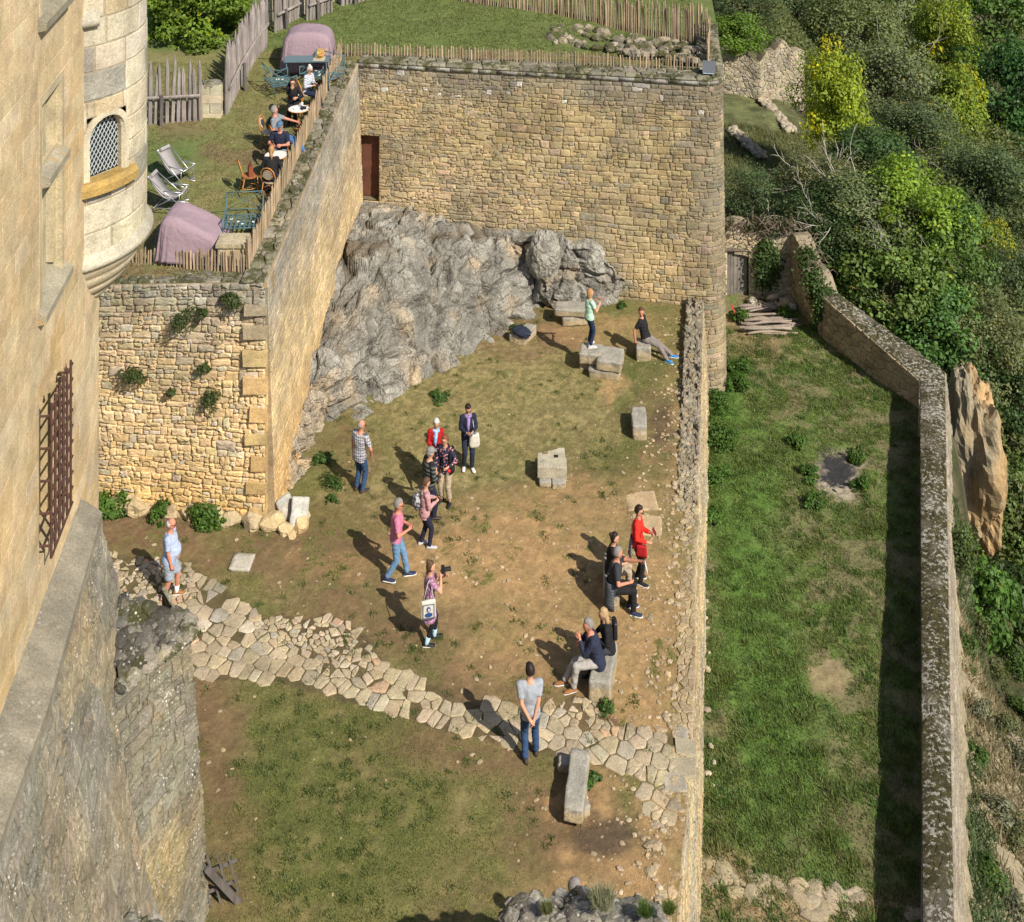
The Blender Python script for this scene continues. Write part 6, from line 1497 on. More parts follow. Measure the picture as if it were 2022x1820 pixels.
T1 = bistro_table('round white bistro table with a glass and dark things near the grey shirted man', PT(590, 262)); T2 = bistro_table('round white bistro table between the man in the blue cap and the ponytailed woman', PT(545, 357))
GLS = plain('drinking_glass', (.55, .6, .62), .1)
def on_table(T, x, y): return T.location + Vector((x, y, .736))
g_ = thing('drinking_glass', on_table(T1, .08, .12), 'tall clear glass on the round table of the grey shirted man', 'glass'); mb = MB(); mb.rings([[Vector((r * math.cos(a), r * math.sin(a), z)) for a in np.linspace(0, 2 * PI, 12, endpoint=False)] for r, z in ((.03, 0), (.038, .14), (.034, .14), (.027, .02))]); mb.build('vessel', GLS, g_, True)
BLK = plain('black_plastic', (.018, .018, .02), .4)
mb = MB(); mb.box((0, 0, .03), (.16, .10, .06), jit=.01, rng=rng); mb.tube([(-.02, -.05, .03), (-.02, -.12, .03)], .03, 8); o = mb.build('compact_camera', BLK); o.location = on_table(T1, .15, -.02); tag(o, 'small black camera lying on the round white table', 'camera')
mb = MB(); mb.rings([[Vector((r * math.cos(a), r * math.sin(a), z)) for a in np.linspace(0, 2 * PI, 14, endpoint=False)] for r, z in ((.03, 0), (.04, .05), (.036, .05), (.02, .012))]); o = mb.build('coffee_cup', plain('white_china', (.8, .8, .78), .3), None, True); o.location = on_table(T1, -.1, -.08); tag(o, 'white coffee cup on the round table beside the black camera', 'cup')
bb = thing('handbag', CH['bag'].location + Vector((.02, 0, .47)), 'brown bag resting on the empty orange rattan chair', 'bag'); bb.rotation_euler = (0, 0, R(20)); mb = MB(); mb.box((0, 0, .13), (.12, .30, .26), jit=.015, rng=rng, taper=.75); mb.build('body', plain('brown_leather', (.20, .055, .025), .5), bb); mb = MB(); mb.tube([(0, -.1, .25), (0, -.06, .36), (0, .06, .36), (0, .1, .25)], .01, 5); mb.build('strap', plain('brown_leather_strap', (.14, .04, .02), .5), bb, True)
# stone box behind the near fence
t = thing('stone_trough', PT(455, 528) + Vector((0, .35, 0)), 'square ochre stone trough with a flat lid behind the near paling fence', 'trough'); mb = MB(); mb.box((0, 0, .22), (.66, .5, .44), (.42, .34, .2), 0, None, .015, rng); mb.build('body', S_BLOCK, t); mb = MB(); mb.box((0, 0, .50), (.76, .6, .10), (.44, .37, .24), 0, None, .01, rng); mb.build('lid', S_BLOCK, t)
# floodlight
fl = thing('floodlight', PY(1400, 128, 41.5), 'glass fronted floodlight on the rounded corner of the rampart top', 'floodlight', None, R(-12)); fl.location.z = 7.36; rt_ = Matrix.Rotation(R(-38), 3, 'X')
mb = MB(); mb.box((0, 0, .24), (.42, .10, .40), rot=rt_); mb.build('housing', plain('grey_metal', (.16, .17, .18), .4, .1, 12, .6), fl); mb = MB(); mb.box((0, -.055, .21), (.37, .02, .35), rot=rt_); mb.build('front_glass', plain('flood_glass', (.30, .36, .42), .12), fl); mb = MB(); mb.tube([(-.2, 0, .2), (-.2, .05, .0), (.2, .05, .0), (.2, 0, .2)], .015, 5); mb.build('bracket', plain('dark_bracket', (.05, .05, .05), .5), fl, True)

# ------------------------------------------------------------------ stone blocks in the court
def rough_block(mb, size, rg, seed, top=(.30, .28, .235), side=(.37, .295, .185), n=14, rnd=.04, amp=.03, chip=.10):
    sx, sy, sz = size; sd = Vector((seed * 3.3, seed * 1.9, seed * .7)); idx = {}; vs = []; cs = []; fs = []
    def vid(i, j, k):
        if (i, j, k) in idx: return idx[(i, j, k)]
        p = Vector(((i / n - .5) * sx, (j / n - .5) * sy, (k / n - .5) * sz)); q = Vector((max(-sx / 2 + rnd, min(sx / 2 - rnd, p.x)), max(-sy / 2 + rnd, min(sy / 2 - rnd, p.y)), max(-sz / 2 + rnd, min(sz / 2 - rnd, p.z)))); d = p - q
        if d.length > 1e-6: p = q + d.normalized() * min(d.length, rnd)
        nn = p.normalized() if p.length > 0 else Vector((0, 0, 1)); p = p + nn * (mnoise.noise(p * 3 + sd) * amp + mnoise.noise(p * 11 + sd) * amp * .5 - max(0, mnoise.noise(p * 2.2 + sd * 2) - .3) * chip)
        vs.append(p); t = max(0, min(1, (k / n - .55) * 4)); cs.append(jc(rg, lc(side, top, t), .06)); idx[(i, j, k)] = len(vs) - 1; return idx[(i, j, k)]
    for a in range(n):
        for b in range(n):
            for k in (0, n): q = (vid(a, b, k), vid(a + 1, b, k), vid(a + 1, b + 1, k), vid(a, b + 1, k)); fs.append(q if k else q[::-1])
            for j in (0, n): q = (vid(a, j, b), vid(a + 1, j, b), vid(a + 1, j, b + 1), vid(a, j, b + 1)); fs.append(q[::-1] if j else q)
            for i in (0, n): q = (vid(i, a, b), vid(i, a + 1, b), vid(i, a + 1, b + 1), vid(i, a, b + 1)); fs.append(q if i else q[::-1])
    mb.add(vs, fs, cs)
def block(label, px, py, zc, size, rz, seed, name='stone_block', **kw):
    rg = random.Random(seed); mb = MB(); rough_block(mb, size, rg, seed, **kw); o = mb.build(name, S_BLOCK, None, True); o.location = P(px, py, zc); o.rotation_euler = (rg.uniform(-.03, .03), rg.uniform(-.03, .03), rz); return tag(o, label, 'stone block')
block('ochre base stone under the block the woman stands on', 1167, 712, .14, (.66, .58, .30), R(-8), 1)
block('long low base stone at the front of the stacked blocks', 1194, 733, .13, (.92, .42, .30), R(-10), 2)
block('grey block with the woman in pale green standing on it', 1167, 698, .45, (.64, .62, .32), R(-10), 3)
block('wider lichen grey block next to the one the woman stands on', 1205, 708, .44, (.74, .80, .30), R(-12), 4)
block('block serving as seat for the man in the black polo', 1271, 690, .21, (.44, .56, .44), R(-6), 5)
block('lower slab of the two stacked against the crag', 1140, 628, .13, (1.0, .42, .28), R(4), 6)
block('upper flat slab of the two stacked against the crag', 1130, 610, .40, (1.1, .55, .24), R(-4), 7)
block('long ochre stone partly under the dark blue jacket', 1038, 660, .15, (.36, .80, .32), R(-28), 8)
block('short rounded stone beside the jacket stone at the rock foot', 1020, 663, .13, (.30, .48, .28), R(-28), 9)
block('small upright block standing alone near the retaining wall', 1262, 835, .20, (.40, .92, .42), R(-3), 10)
block('bench block under the couple with navy jacket and blonde hair', 1191, 1326, .20, (.46, 1.10, .44), R(-12), 11)
block('bench block under the seated pair beside the woman in red', 1207, 1150, .20, (.36, 1.2, .44), R(-4), 12)
block('long raised block lying beside the paving with a deep shadow', 1139, 1550, .25, (.37, 1.28, .28), R(-9), 13)
block('broken stone propping the near end of the long block', 1144, 1592, .07, (.34, .3, .2), R(20), 14)
block('small stone propping the far end of the long block', 1122, 1505, .07, (.4, .25, .18), R(6), 15)
block('left foot stone below the notched carved block', 1076, 945, .07, (.30, .5, .16), 0, 16, 'foot_stone')
block('right foot stone below the notched carved block', 1102, 948, .07, (.36, .5, .18), R(3), 17, 'foot_stone')
def prism(mb, outline, z0, z1, col):
    n = len(outline); vs = [(x, y, z0) for x, y in outline] + [(x, y, z1) for x, y in outline]; mb.add(vs, [tuple(reversed(range(n))), tuple(range(n, 2 * n))] + [(i, (i + 1) % n, n + (i + 1) % n, n + i) for i in range(n)], col)
mb = MB(); OUT = [(-.37, -.36), (.38, -.40), (.38, .02), (.35, .02), (.35, .42), (.2, .40), (.02, .30), (-.1, .28), (-.1, .16), (-.24, .14), (-.24, .22), (-.36, .20)]
prism(mb, OUT, 0, .30, (.40, .36, .27)); o = mb.build('carved_block', S_BLOCK, None); bm = o.modifiers.new('bev', 'BEVEL'); bm.width = .022; bm.segments = 2; o.location = P(1089, 926, .15); tag(o, 'notched carved block with a square socket set on two foot stones', 'carved stone')
mb = MB(); mb.box((.12, .05, .303), (.11, .10, .012), (.05, .045, .04)); s_ = mb.build('socket', DARKIN, o)
block('flat worn slab sunk in the earth above the second sunken slab', 1266, 992, -.03, (.78, .72, .12), R(4), 20, 'sunken_slab', rnd=.03, amp=.008, top=(.44, .32, .185))
block('flat sunken slab with a hollow behind the woman in red', 1277, 1040, -.03, (.74, .72, .12), R(-6), 21, 'sunken_slab', rnd=.03, amp=.01, top=(.44, .32, .185))
block('pale square concrete cover lying in the brown earth by the path', 478, 1110, .015, (.50, .56, .06), R(-4), 22, 'concrete_cover', rnd=.012, amp=.002, chip=0, n=5, top=(.44, .40, .33), side=(.38, .35, .28))
# rubble heap and boulders at the wall foot
HEAP = [(538, 1030, .26, 'ochre boulder at the left of the rubble heap'), (530, 1000, .2, 'rough ochre stone between the wall corner and the rubble heap'), (565, 1045, .18, 'low front stone of the rubble heap'), (595, 1035, .22, 'ochre stone at the front right of the rubble heap'), (600, 1018, .16, 'small stone below the white slab'), (560, 985, .2, 'rounded stone at the back of the rubble heap'), (575, 1055, .12, 'flat pale chip in front of the rubble heap'), (540, 980, .22, 'dark topped stone leaning on the wall behind the heap'), (572, 1020, .16, 'stone wedged in the middle of the rubble heap')]
for i, (a, b, s, lab) in enumerate(HEAP):
    mb = MB(); rg = random.Random(i + 50); rock_mesh(mb, (0, 0, 0), (s * 1.25, s, s * .9), rg, jc(rg, (.50, .375, .20), .12), None, 14, 10, .4); o = mb.build('rubble_stone', S_TERR, None, False); o.location = P(a, b, s * .45); tag(o, lab, 'stone', 'stones of the rubble heap')
mb = MB(); rough_block(mb, (.44, .12, .66), random.Random(5), 9, (.44, .42, .38), (.44, .42, .38), 8, .05, .03, .12); o = mb.build('white_slab', S_BLOCK, None, True); o.location = P(591, 1012, .33); o.rotation_euler = (R(-22), R(10), R(16)); tag(o, 'white stone slab leaning upright on the rubble heap', 'stone')
mb = MB(); rough_block(mb, (.40, .12, .6), random.Random(6), 19, (.36, .35, .31), (.38, .35, .29), 8, .05, .03, .1); o = mb.build('grey_slab', S_BLOCK, None, True); o.location = P(568, 1003, .32); o.rotation_euler = (R(-18), R(-24), R(30)); tag(o, 'grey stone slab tilted behind the white slab', 'stone')
for i, (a, b, s, lab) in enumerate([(238, 985, .24, 'pale boulder at the wall foot nearest the castle'), (268, 995, .27, 'large pale boulder second from the castle at the wall foot'), (296, 985, .2, 'boulder between weed clumps at the wall foot'), (310, 1005, .17, 'small boulder in front of the wall foot weeds'), (368, 1000, .14, 'little stone left of the largest weed clump'), (388, 978, .2, 'boulder behind the largest weed clump'), (440, 985, .24, 'blocky boulder right of the largest weed clump'), (465, 992, .24, 'blocky boulder beside the corner quoins'), (500, 1025, .28, 'flat footing stone jutting from the wall corner'), (345, 985, .18, 'stone half hidden by the round weed clump')]):
    mb = MB(); rg = random.Random(i + 80); rock_mesh(mb, (0, 0, 0), (s * 1.25, s, s * .9), rg, jc(rg, (.43, .33, .19), .15), None, 16, 11, .3, ang=.6); o = mb.build('boulder', S_TERR, None, False); q = P(a, b, s * .4); o.location = (q.x, min(q.y, float(TWY(q.x)) - .05 - s * .4), q.z) if q.x < -6.05 else q; tag(o, lab, 'boulder', 'boulders at the terrace wall foot')
# folded jacket
mb = MB()
def jf(d): return 1 + .25 * mnoise.noise(d * 2.2 + Vector((1, 7, 3))) + .10 * mnoise.noise(d * 5)
mb.ball((0, 0, 0), (.30, .20, .13), 24, 16, (.5, .5, .5), 0, jf); o = mb.build('jacket', plain('navy_cloth', (.020, .024, .045), .85, .2), None, True); o.location = P(1030, 655, .36); o.rotation_euler = (0, R(6), R(-20)); tag(o, 'dark blue jacket crumpled on the ochre stone by the crag', 'jacket')
# wooden trellis leaning by the stub wall
t = thing('wooden_trellis', P(432, 1785, 0), 'grey wooden lattice leaning against the foot of the stub wall', 'trellis', None, R(25)); 
for i in range(4): mb = MB(); mb.box((-.24 + i * .16, -.0, .45), (.035, .03, 1.1 - .12 * i), rot=Matrix.Rotation(R(-14), 3, 'Y')); mb.build('upright', STAKE, t)
for z in (.25, .6): mb = MB(); mb.box((0, .03, z), (.66, .03, .04)); mb.build('cross_rail', STAKE, t)
mb = MB(); mb.box((.05, -.12, .4), (.1, .05, 1.0), rot=Matrix.Rotation(R(-34), 3, 'Y')); mb.build('brace', STAKE, t)

# ------------------------------------------------------------------ loose stones (stuff)
mb = MB(); rg = random.Random(99)
def pebble(x, y, z, s, col): 
    rock_mesh(mb, (x, y, z + s * .15), (s * rg.uniform(.9, 1.6), s, s * .42), rg, col, None, 7, 5, .3)
n = 0
while n < 1900:
    if rg.random() < .25:
        y = rg.uniform(20.6, 40.3); e = float(XR(y)); x = e - .3 - abs(rg.gauss(0, .6)); s = rg.choice((.015, .02, .025, .03, .04, .06, .09)) * rg.uniform(.7, 1.2)
        if x < e - .6: s *= .6
    else:
        y = rg.uniform(21, 40); x = rg.uniform(-9, float(XR(y))); s = rg.choice((.012, .016, .02, .028, .045)) * rg.uniform(.7, 1.2)
        px, py, a1, a2, a3, oc, br, dr, gn = court_masks(np.array([x]), np.array([y]))
        if rg.random() > max(float(oc[0]) * .9, float(br[0]) * .35, .05): continue
    if in_poly(x, y, PW): continue
    pebble(x, y, float(court_z(np.array([x]), np.array([y]))[0]), s, jc(rg, (.37, .285, .18), .2)); n += 1
struct(mb.build('loose_stones', S_PAVE, None, False), 'stuff')
mb = MB()
for i in range(110):
    t = rg.random(); a = lerp(1375, 1810, t); b = lerp(1715, 1815, t ** .8) + rg.uniform(-28, 22); q = P(a, b, GZ); s = rg.choice((.06, .1, .16, .22, .28)) * rg.uniform(.7, 1.2); s *= .7; rock_mesh(mb, q + Vector((0, 0, -s * .15)), (s * 1.5, s, s * .4), rg, jc(rg, (.33, .27, .18), .2), None, 9, 6, .2)
for i in range(60):
    q = P(1400 + rg.gauss(0, 14), 650 + 1000 * rg.random() ** 2, GZ); s = rg.uniform(.03, .09); rock_mesh(mb, q, (s * 1.4, s, s * .6), rg, jc(rg, (.45, .38, .27), .2), None, 6, 4, .2)
struct(mb.build('garden_stones', S_PAVE, None, False), 'stuff')
mb = MB()
for i in range(46):
    q = P(1652 + rg.gauss(0, 20), 938 + rg.gauss(0, 16), GZ + .02); s = rg.uniform(.04, .1); rock_mesh(mb, q, (s * 1.6, s * .8, s * .4), rg, (.03, .03, .032), None, 6, 4, .3)
struct(mb.build('charcoal', plain('charred_wood', (.03, .03, .032), .95, .4), None, False), 'stuff')
# ------------------------------------------------------------------ people
def cloth(name, a, b=None, kind=None, sc=20, rough=.85, extra=None):
    m = NT(name); v = m.coord('Object'); n = m.noise(v, 14, 4)
    if kind == 'stripe':
        z = m.node('ShaderNodeSeparateXYZ', {0: v}).outputs[2]; k = m.ramp(m.math('SINE', m.math('MULTIPLY', z, sc * 6.2832)), .1, .3); c = m.mix(k, a, b)
    elif kind == 'check':
        s = m.node('ShaderNodeSeparateXYZ', {0: v}); f = lambda q: m.ramp(m.math('SINE', m.math('MULTIPLY', q, sc * 6.2832)), .55, .75)
        c = m.mix(m.math('MAXIMUM', f(s.outputs[2]), f(m.math('ADD', s.outputs[0], s.outputs[1]))), a, b)
    elif kind == 'print':
        d = m.voro(v, sc); c = m.mix(m.ramp(d, .28, .38, 1, 0), a, b)
        if extra: c = m.mix(m.ramp(m.voro(m.coord('Object', loc=(3, 1, 2)), sc * 1.25), .22, .3, 1, 0), c, extra)
    elif kind == 'patch':
        c = m.mix(m.ramp(m.noise(v, sc, 3, .6), .46, .54), a, b)
    else: c = m.scale(m.node('ShaderNodeRGB').outputs[0], 1.0); m.n['RGB'].outputs[0].default_value = (*a, 1)
    c = m.scale(c, m.ramp(n, .3, .7, .82, 1.15)); m.bump(m.noise(m.coord('Object', scale=(1, 1, .6)), 9, 5, .6, .6), .6, .03); return m.done(c, rough)
SKIN = plain('skin', (.50, .27, .175), .55, .08); SKINR = plain('ruddy_skin', (.50, .215, .14), .55, .08); EYE = plain('dark_eye', (.02, .015, .012), .3); LIP = plain('lips', (.36, .10, .085), .5)
HAIR = {'grey': plain('grey_hair', (.21, .195, .185), .7, .3, 60), 'white': plain('white_hair', (.50, .48, .46), .7, .2, 60), 'dark': plain('dark_hair', (.022, .014, .011), .55, .3, 60), 'brown': plain('brown_hair', (.085, .045, .025), .6, .3, 60), 'auburn': plain('auburn_hair', (.16, .06, .028), .6, .3, 60), 'blonde': plain('blonde_hair', (.36, .25, .13), .6, .25, 60), 'gold': plain('golden_hair', (.36, .19, .075), .6, .25, 60)}
JEANS = cloth('blue_denim', (.030, .065, .145)); JEANL = cloth('light_denim', (.13, .235, .38)); NAVY = cloth('navy_fabric', (.016, .020, .042)); BLACK = cloth('black_fabric', (.014, .014, .016)); CHAR = cloth('charcoal_fabric', (.035, .038, .045)); BEIGE = cloth('beige_fabric', (.36, .29, .21)); TAUPE = cloth('taupe_fabric', (.20, .17, .155)); GREYT = cloth('grey_jersey', (.30, .32, .36))
SHOE = {'black': plain('black_shoe', (.018, .018, .02), .5), 'brown': plain('brown_shoe', (.26, .12, .045), .6), 'grey': plain('grey_shoe', (.42, .42, .44), .7), 'blue': plain('blue_shoe', (.03, .20, .48), .6), 'dark': plain('dark_shoe', (.05, .035, .03), .6), 'white': plain('white_shoe', (.6, .58, .55), .6), 'navy': plain('navy_shoe', (.02, .03, .07), .6)}
SOLE = plain('pale_sole', (.62, .60, .56), .7)
def seg(mb, a, b, ra, rb, fa=False, fb=False, n=12, sq=1.0, axis=None):
    a, b = Vector(a), Vector(b); t = (b - a).normalized(); up = (axis - t * axis.dot(t)).normalized() if axis is not None else t.orthogonal().normalized(); w = t.cross(up)
    def ring(c, r): return [c + (up * math.cos(2 * PI * k / n) * sq + w * math.sin(2 * PI * k / n)) * r for k in range(n)]
    rs = []
    if not fa:
        for q in (80, 55, 28): rs.append(ring(a - t * ra * math.sin(R(q)), ra * math.cos(R(q))))
    rs.append(ring(a, ra)); rs.append(ring(b, rb))
    if not fb:
        for q in (28, 55, 80): rs.append(ring(b + t * rb * math.sin(R(q)), rb * math.cos(R(q))))
    mb.rings(rs)
def remesh(mb, name, mat, voxel=.014, it=4):
    me = bpy.data.meshes.new('tmp'); me.from_pydata(mb.v, [], mb.f); o = bpy.data.objects.new('tmp', me); COL.objects.link(o)
    m = o.modifiers.new('r', 'REMESH'); m.mode = 'VOXEL'; m.voxel_size = voxel; m.use_smooth_shade = True
    s = o.modifiers.new('s', 'SMOOTH'); s.iterations = it; s.factor = .5
    return (o, name, mat)
def finish(me, name, mat, parent, extra=None, mats=None):
    me.name = name
    if mats is None:
        co = [v.co.copy() for v in me.vertices]; no = [v.normal.copy() for v in me.vertices]; out = []
        for q, nn in zip(co, no):
            f = abs(mnoise.noise(Vector((q.x * 6 + len(name), q.y * 6, q.z * 11)))) - .25 + .5 * abs(mnoise.noise(Vector((q.x * 13, q.y * 13, q.z * 20)))); q = q + nn * (f * .016); out += [q.x, q.y, q.z]
        me.vertices.foreach_set('co', out); me.update()
    me.materials.clear()
    for x in (mats or [mat]): me.materials.append(x)
    if extra is not None and extra.v:
        bm = bmesh.new(); bm.from_mesh(me); vs = [bm.verts.new(p) for p in extra.v]
        for f, mi in zip(extra.f, extra.m):
            try: q = bm.faces.new([vs[i] for i in f]); q.material_index = mi; q.smooth = True
            except ValueError: pass
        bm.to_mesh(me); bm.free()
    r = bpy.data.objects.new(name, me); COL.objects.link(r); r.parent = parent; return r
def ik(a, t, l1, l2, hint):
    d = t - a; L = d.length
    if L > (l1 + l2) * .995: t = a + d * ((l1 + l2) * .995 / L); d = t - a; L = d.length
    u = d.normalized(); k = (l1 * l1 - l2 * l2 + L * L) / (2 * L); h = math.sqrt(max(0, l1 * l1 - k * k)); p = hint - u * hint.dot(u)
    p = p.normalized() if p.length > 1e-4 else u.orthogonal().normalized(); return a + u * k + p * h, t
PEOPLE = []
def person(label, loc, face, h=1.70, fem=False, pel=(0, 0, .925), lean=2, side=0, hyaw=0, hpit=8, rh=(.27, .03, .80), lh=(-.27, .03, .80), rf=(.10, 0, .07), lf=(-.10, .0, .07), toes=(12, -12), knee=(0, 1, .15), elb=(.55, -.75, -.25), relb=None, lelb=None,
           hair='short', hc='brown', skin=None, top=None, sleeve=.5, hem=.0, open_=None, legs=None, leglen=1.0, dress=None, dresslen=.5, shoe='black', sole=False, belly=0.0, socks=None, glasses=False, scarf=None, cap=None, group=None, bulk=1.0, legr=1.0, name='person'):
    s = h / 1.70; skin = skin or SKIN
    T = thing(name, loc, label, 'person', group, -R(face)); T.scale = (s, s, s)
    V = Vector; rq = random.Random(len(label) * 7 + int(face)); side = side or rq.uniform(-3, 3); pel = V(pel) + V((rq.uniform(-.025, .025), 0, 0)); up = V((math.sin(R(side)), math.sin(R(lean)), math.cos(R(lean)))).normalized(); X = V((1, 0, 0)); X = (X - up * X.dot(up)).normalized(); Yv = up.cross(X)
    sw = (.160 if fem else .182) * (.94 + .06 * bulk); nb = pel + up * .53; shR, shL = pel + up * .475 + X * sw, pel + up * .475 - X * sw
    hipR, hipL = pel + X * .088 - V((0, 0, .03)), pel - X * .088 - V((0, 0, .03))
    eR, wR = ik(shR, V(rh), .29, .255, V(relb) if relb else V(elb)); eL, wL = ik(shL, V(lh), .29, .255, V(lelb) if lelb else V((-elb[0], elb[1], elb[2])))
    kR, aR = ik(hipR, V(rf), .435, .42, V(knee)); kL, aL = ik(hipL, V(lf), .435, .42, V(knee))
    hm = Matrix.Rotation(-R(hyaw), 3, 'Z') @ Matrix.Rotation(-R(hpit), 3, 'X'); hd = (up * .5 + V((0, 0, .5))).normalized(); hc_ = nb + hd * .165 + V((0, .02, 0))
    H_ = lambda p: hc_ + hm @ V(p)
    def torso(mb, z0, z1, inf, bl=0.0):
        tab = [(-.10, .150, .105), (-.02, .165, .118), (.08, .150, .108), (.16, .138, .100), (.28, .155, .112), (.38, .168, .112), (.45, .150, .095), (.50, .085, .072), (.54, .058, .058)]
        if fem: tab = [(-.10, .150, .108), (-.02, .168, .120), (.08, .146, .104), (.16, .126, .092), (.28, .142, .112), (.36, .150, .116), (.45, .130, .088), (.50, .075, .064), (.54, .050, .052)]
        zs = [z for z, a, b in tab]; rs = []
        for z in np.linspace(z0, z1, 12):
            a = np.interp(z, zs, [q[1] for q in tab]) * bulk + inf; b = np.interp(z, zs, [q[2] for q in tab]) * bulk + inf; bb = bl * math.exp(-((z - .14) / .13) ** 2); c = pel + up * z + Yv * (bb * .6)
            rs.append([c + X * (a * math.cos(t)) + Yv * ((b + bb * .5) * math.sin(t)) for t in np.linspace(0, 2 * PI, 20, endpoint=False)])
        mb.rings(rs)
    # ---- body (one continuous surface)
    b = MB(); torso(b, -.10, .54, 0, belly); seg(b, nb - up * .04, hc_ - V((0, 0, .05)), .055, .052)
    for sh, e, w_ in ((shR, eR, wR), (shL, eL, wL)):
        seg(b, pel + up * .46 + (sh - pel - up * .46) * .4, sh, .06, .056); seg(b, sh, e, .052, .040); seg(b, e, w_, .041, .028); d = (w_ - e).normalized(); seg(b, w_, w_ + d * .075, .028, .032, sq=1.0)
    for hp, k, a in ((hipR, kR, aR), (hipL, kL, aL)):
        lr = min(1, legr); seg(b, hp, k, .086 * lr, .057 * lr); seg(b, k, k.lerp(a, .35), .056 * lr, .058 * lr); seg(b, k.lerp(a, .35), a, .058 * lr, .036)
    sb = len(b.v); b.ball((0, 0, 0), (.076, .094, .116), 18, 14); b.ball((0, .030, -.062), (.052, .060, .052), 12, 8); b.ball((0, .092, -.018), (.014, .022, .022), 8, 6); b.ball((0, .080, .03), (.05, .012, .012), 8, 6); b.ball((.078, -.005, -.01), (.012, .022, .032), 8, 6); b.ball((-.078, -.005, -.01), (.012, .022, .032), 8, 6)
    for i in range(sb, len(b.v)): b.v[i] = tuple(H_(b.v[i]))
    ex = MB()
    for sx in (-1, 1): ex.ball(H_((sx * .031, .087, .008)), (.013, .010, .008), 8, 6, mi=1)
    ex.ball(H_((0, .088, -.062)), (.024, .010, .007), 8, 6, mi=2)
    for sh, e, w_, sg in ((shR, eR, wR, 1), (shL, eL, wL, -1)):
        d = (w_ - e).normalized(); inn = V((-sg, 0, 0)) - d * V((-sg, 0, 0)).dot(d); inn = inn.normalized() if inn.length > .1 else d.orthogonal().normalized(); wd = d.cross(inn) ; wd = wd if wd.y > 0 or abs(wd.y) < .2 else -wd
        for q, (o, L) in enumerate(((-.028, .066), (-.010, .078), (.010, .080), (.028, .072))):
            p0 = w_ + d * .08 + wd * o; p1 = p0 + d * L * .5 + inn * .012; p2 = p1 + d * L * .36 + inn * .026; ex.tube([p0 - d * .03, p0, p1, p2], [.0095, .0095, .0085, .006], 6)
        p0 = w_ + d * .03 + wd * .026; ex.tube([p0, p0 + d * .035 + wd * .026 + inn * .01, p0 + d * .062 + wd * .028 + inn * .024], [.012, .0105, .007], 6)
    jobs = [(remesh(b, 'body', skin, .013, 3), ex, [skin, EYE, LIP])]
    # ---- trousers / leggings
    if legs:
        m = MB(); torso(m, -.11, .10, .012, belly * .7)
        for hp, k, a in ((hipR, kR, aR), (hipL, kL, aL)):
            ll = leglen; seg(m, hp, k, .100 * legr, .073 * legr, fb=(ll <= .5)) if ll > .5 else seg(m, hp, hp.lerp(k, ll * 2), .104 * legr, .094 * legr, fb=True)
            if ll > .5: e = k.lerp(a, (ll - .5) * 2 * .97); seg(m, k, e, .073 * legr, .058 * legr if ll > .9 else .066 * legr, fb=True)
        jobs.append((remesh(m, 'trousers' if leglen > .6 else 'shorts', legs, .014, 4), None, None))
    if top:
        m = MB(); torso(m, -.06 - hem, .50, .022, belly)
        for sh, e, w_ in ((shR, eR, wR), (shL, eL, wL)):
            seg(m, pel + up * .45 + (sh - pel - up * .45) * .35, sh, .075, .070)
            if sleeve <= .5: seg(m, sh, sh.lerp(e, sleeve * 1.55), .070, .062, fb=True)
            else: seg(m, sh, e, .068, .055); seg(m, e, e.lerp(w_, (sleeve - .5) * 1.9), .055, .042, fb=True)
        jobs.append((remesh(m, 'top', top, .014, 5), None, None))
    if dress:
        m = MB(); torso(m, .05, .50, .016)
        rs = []
        for t in np.linspace(0, 1, 8):
            c = pel + up * (.12 - t * (.12 + dresslen)) ; a = lerp(.145, .225, t ** .8); rs.append([c + X * (a * math.cos(q)) + Yv * (a * .74 * math.sin(q) * (1 + .05 * math.sin(q * 5) * t)) for q in np.linspace(0, 2 * PI, 26, endpoint=False)])
        m.rings(rs)
        for sh, e in ((shR, eR), (shL, eL)): seg(m, pel + up * .45 + (sh - pel - up * .45) * .35, sh, .07, .064); seg(m, sh, sh.lerp(e, sleeve * 1.5), .064, .06, fb=True)
        jobs.append((remesh(m, 'dress', dress, .014, 4), None, None))
    PEOPLE.append((T, jobs))
    # ---- shoes, socks
    for (k, a, ty) in ((kR, aR, toes[0]), (kL, aL, toes[1])):
        m = MB(); q = Matrix.Rotation(-R(ty), 3, 'Z'); rs = []
        for y, w_, hh, z0 in ((-.075, .022, .045, .0), (-.06, .036, .085, .0), (-.01, .040, .095, .0), (.05, .043, .075, .0), (.11, .049, .055, .0), (.16, .046, .045, .005), (.195, .026, .03, .01)):
            rs.append([a + q @ V((w_ * math.cos(t), y, -.07 + z0 + hh * .5 + hh * .5 * math.sin(t))) for t in np.linspace(0, 2 * PI, 12, endpoint=False)])
        m.rings(rs); so_ = m.build('shoe', SHOE[shoe], T, True)
        if sole:
            m = MB(); m.rings([[a + q @ V((w_ * 1.06 * math.cos(t), y, -.068 + .016 * math.sin(t))) for t in np.linspace(0, 2 * PI, 10, endpoint=False)] for y, w_ in ((-.082, .026), (-.06, .038), (0, .042), (.06, .045), (.12, .05), (.17, .046), (.205, .024))]); m.build('sole', SOLE, so_, True)
        if socks: m = MB(); seg(m, a + V((0, 0, -.01)), a.lerp(k, .33), .042, .054, fb=True); m.build('sock', socks, T, True)
    # ---- hair, cap, glasses
    hm_ = MB(); hs = (.085, .104, .127); smooth = lambda x, a, b_: max(0, min(1, (x - a) / (b_ - a)))
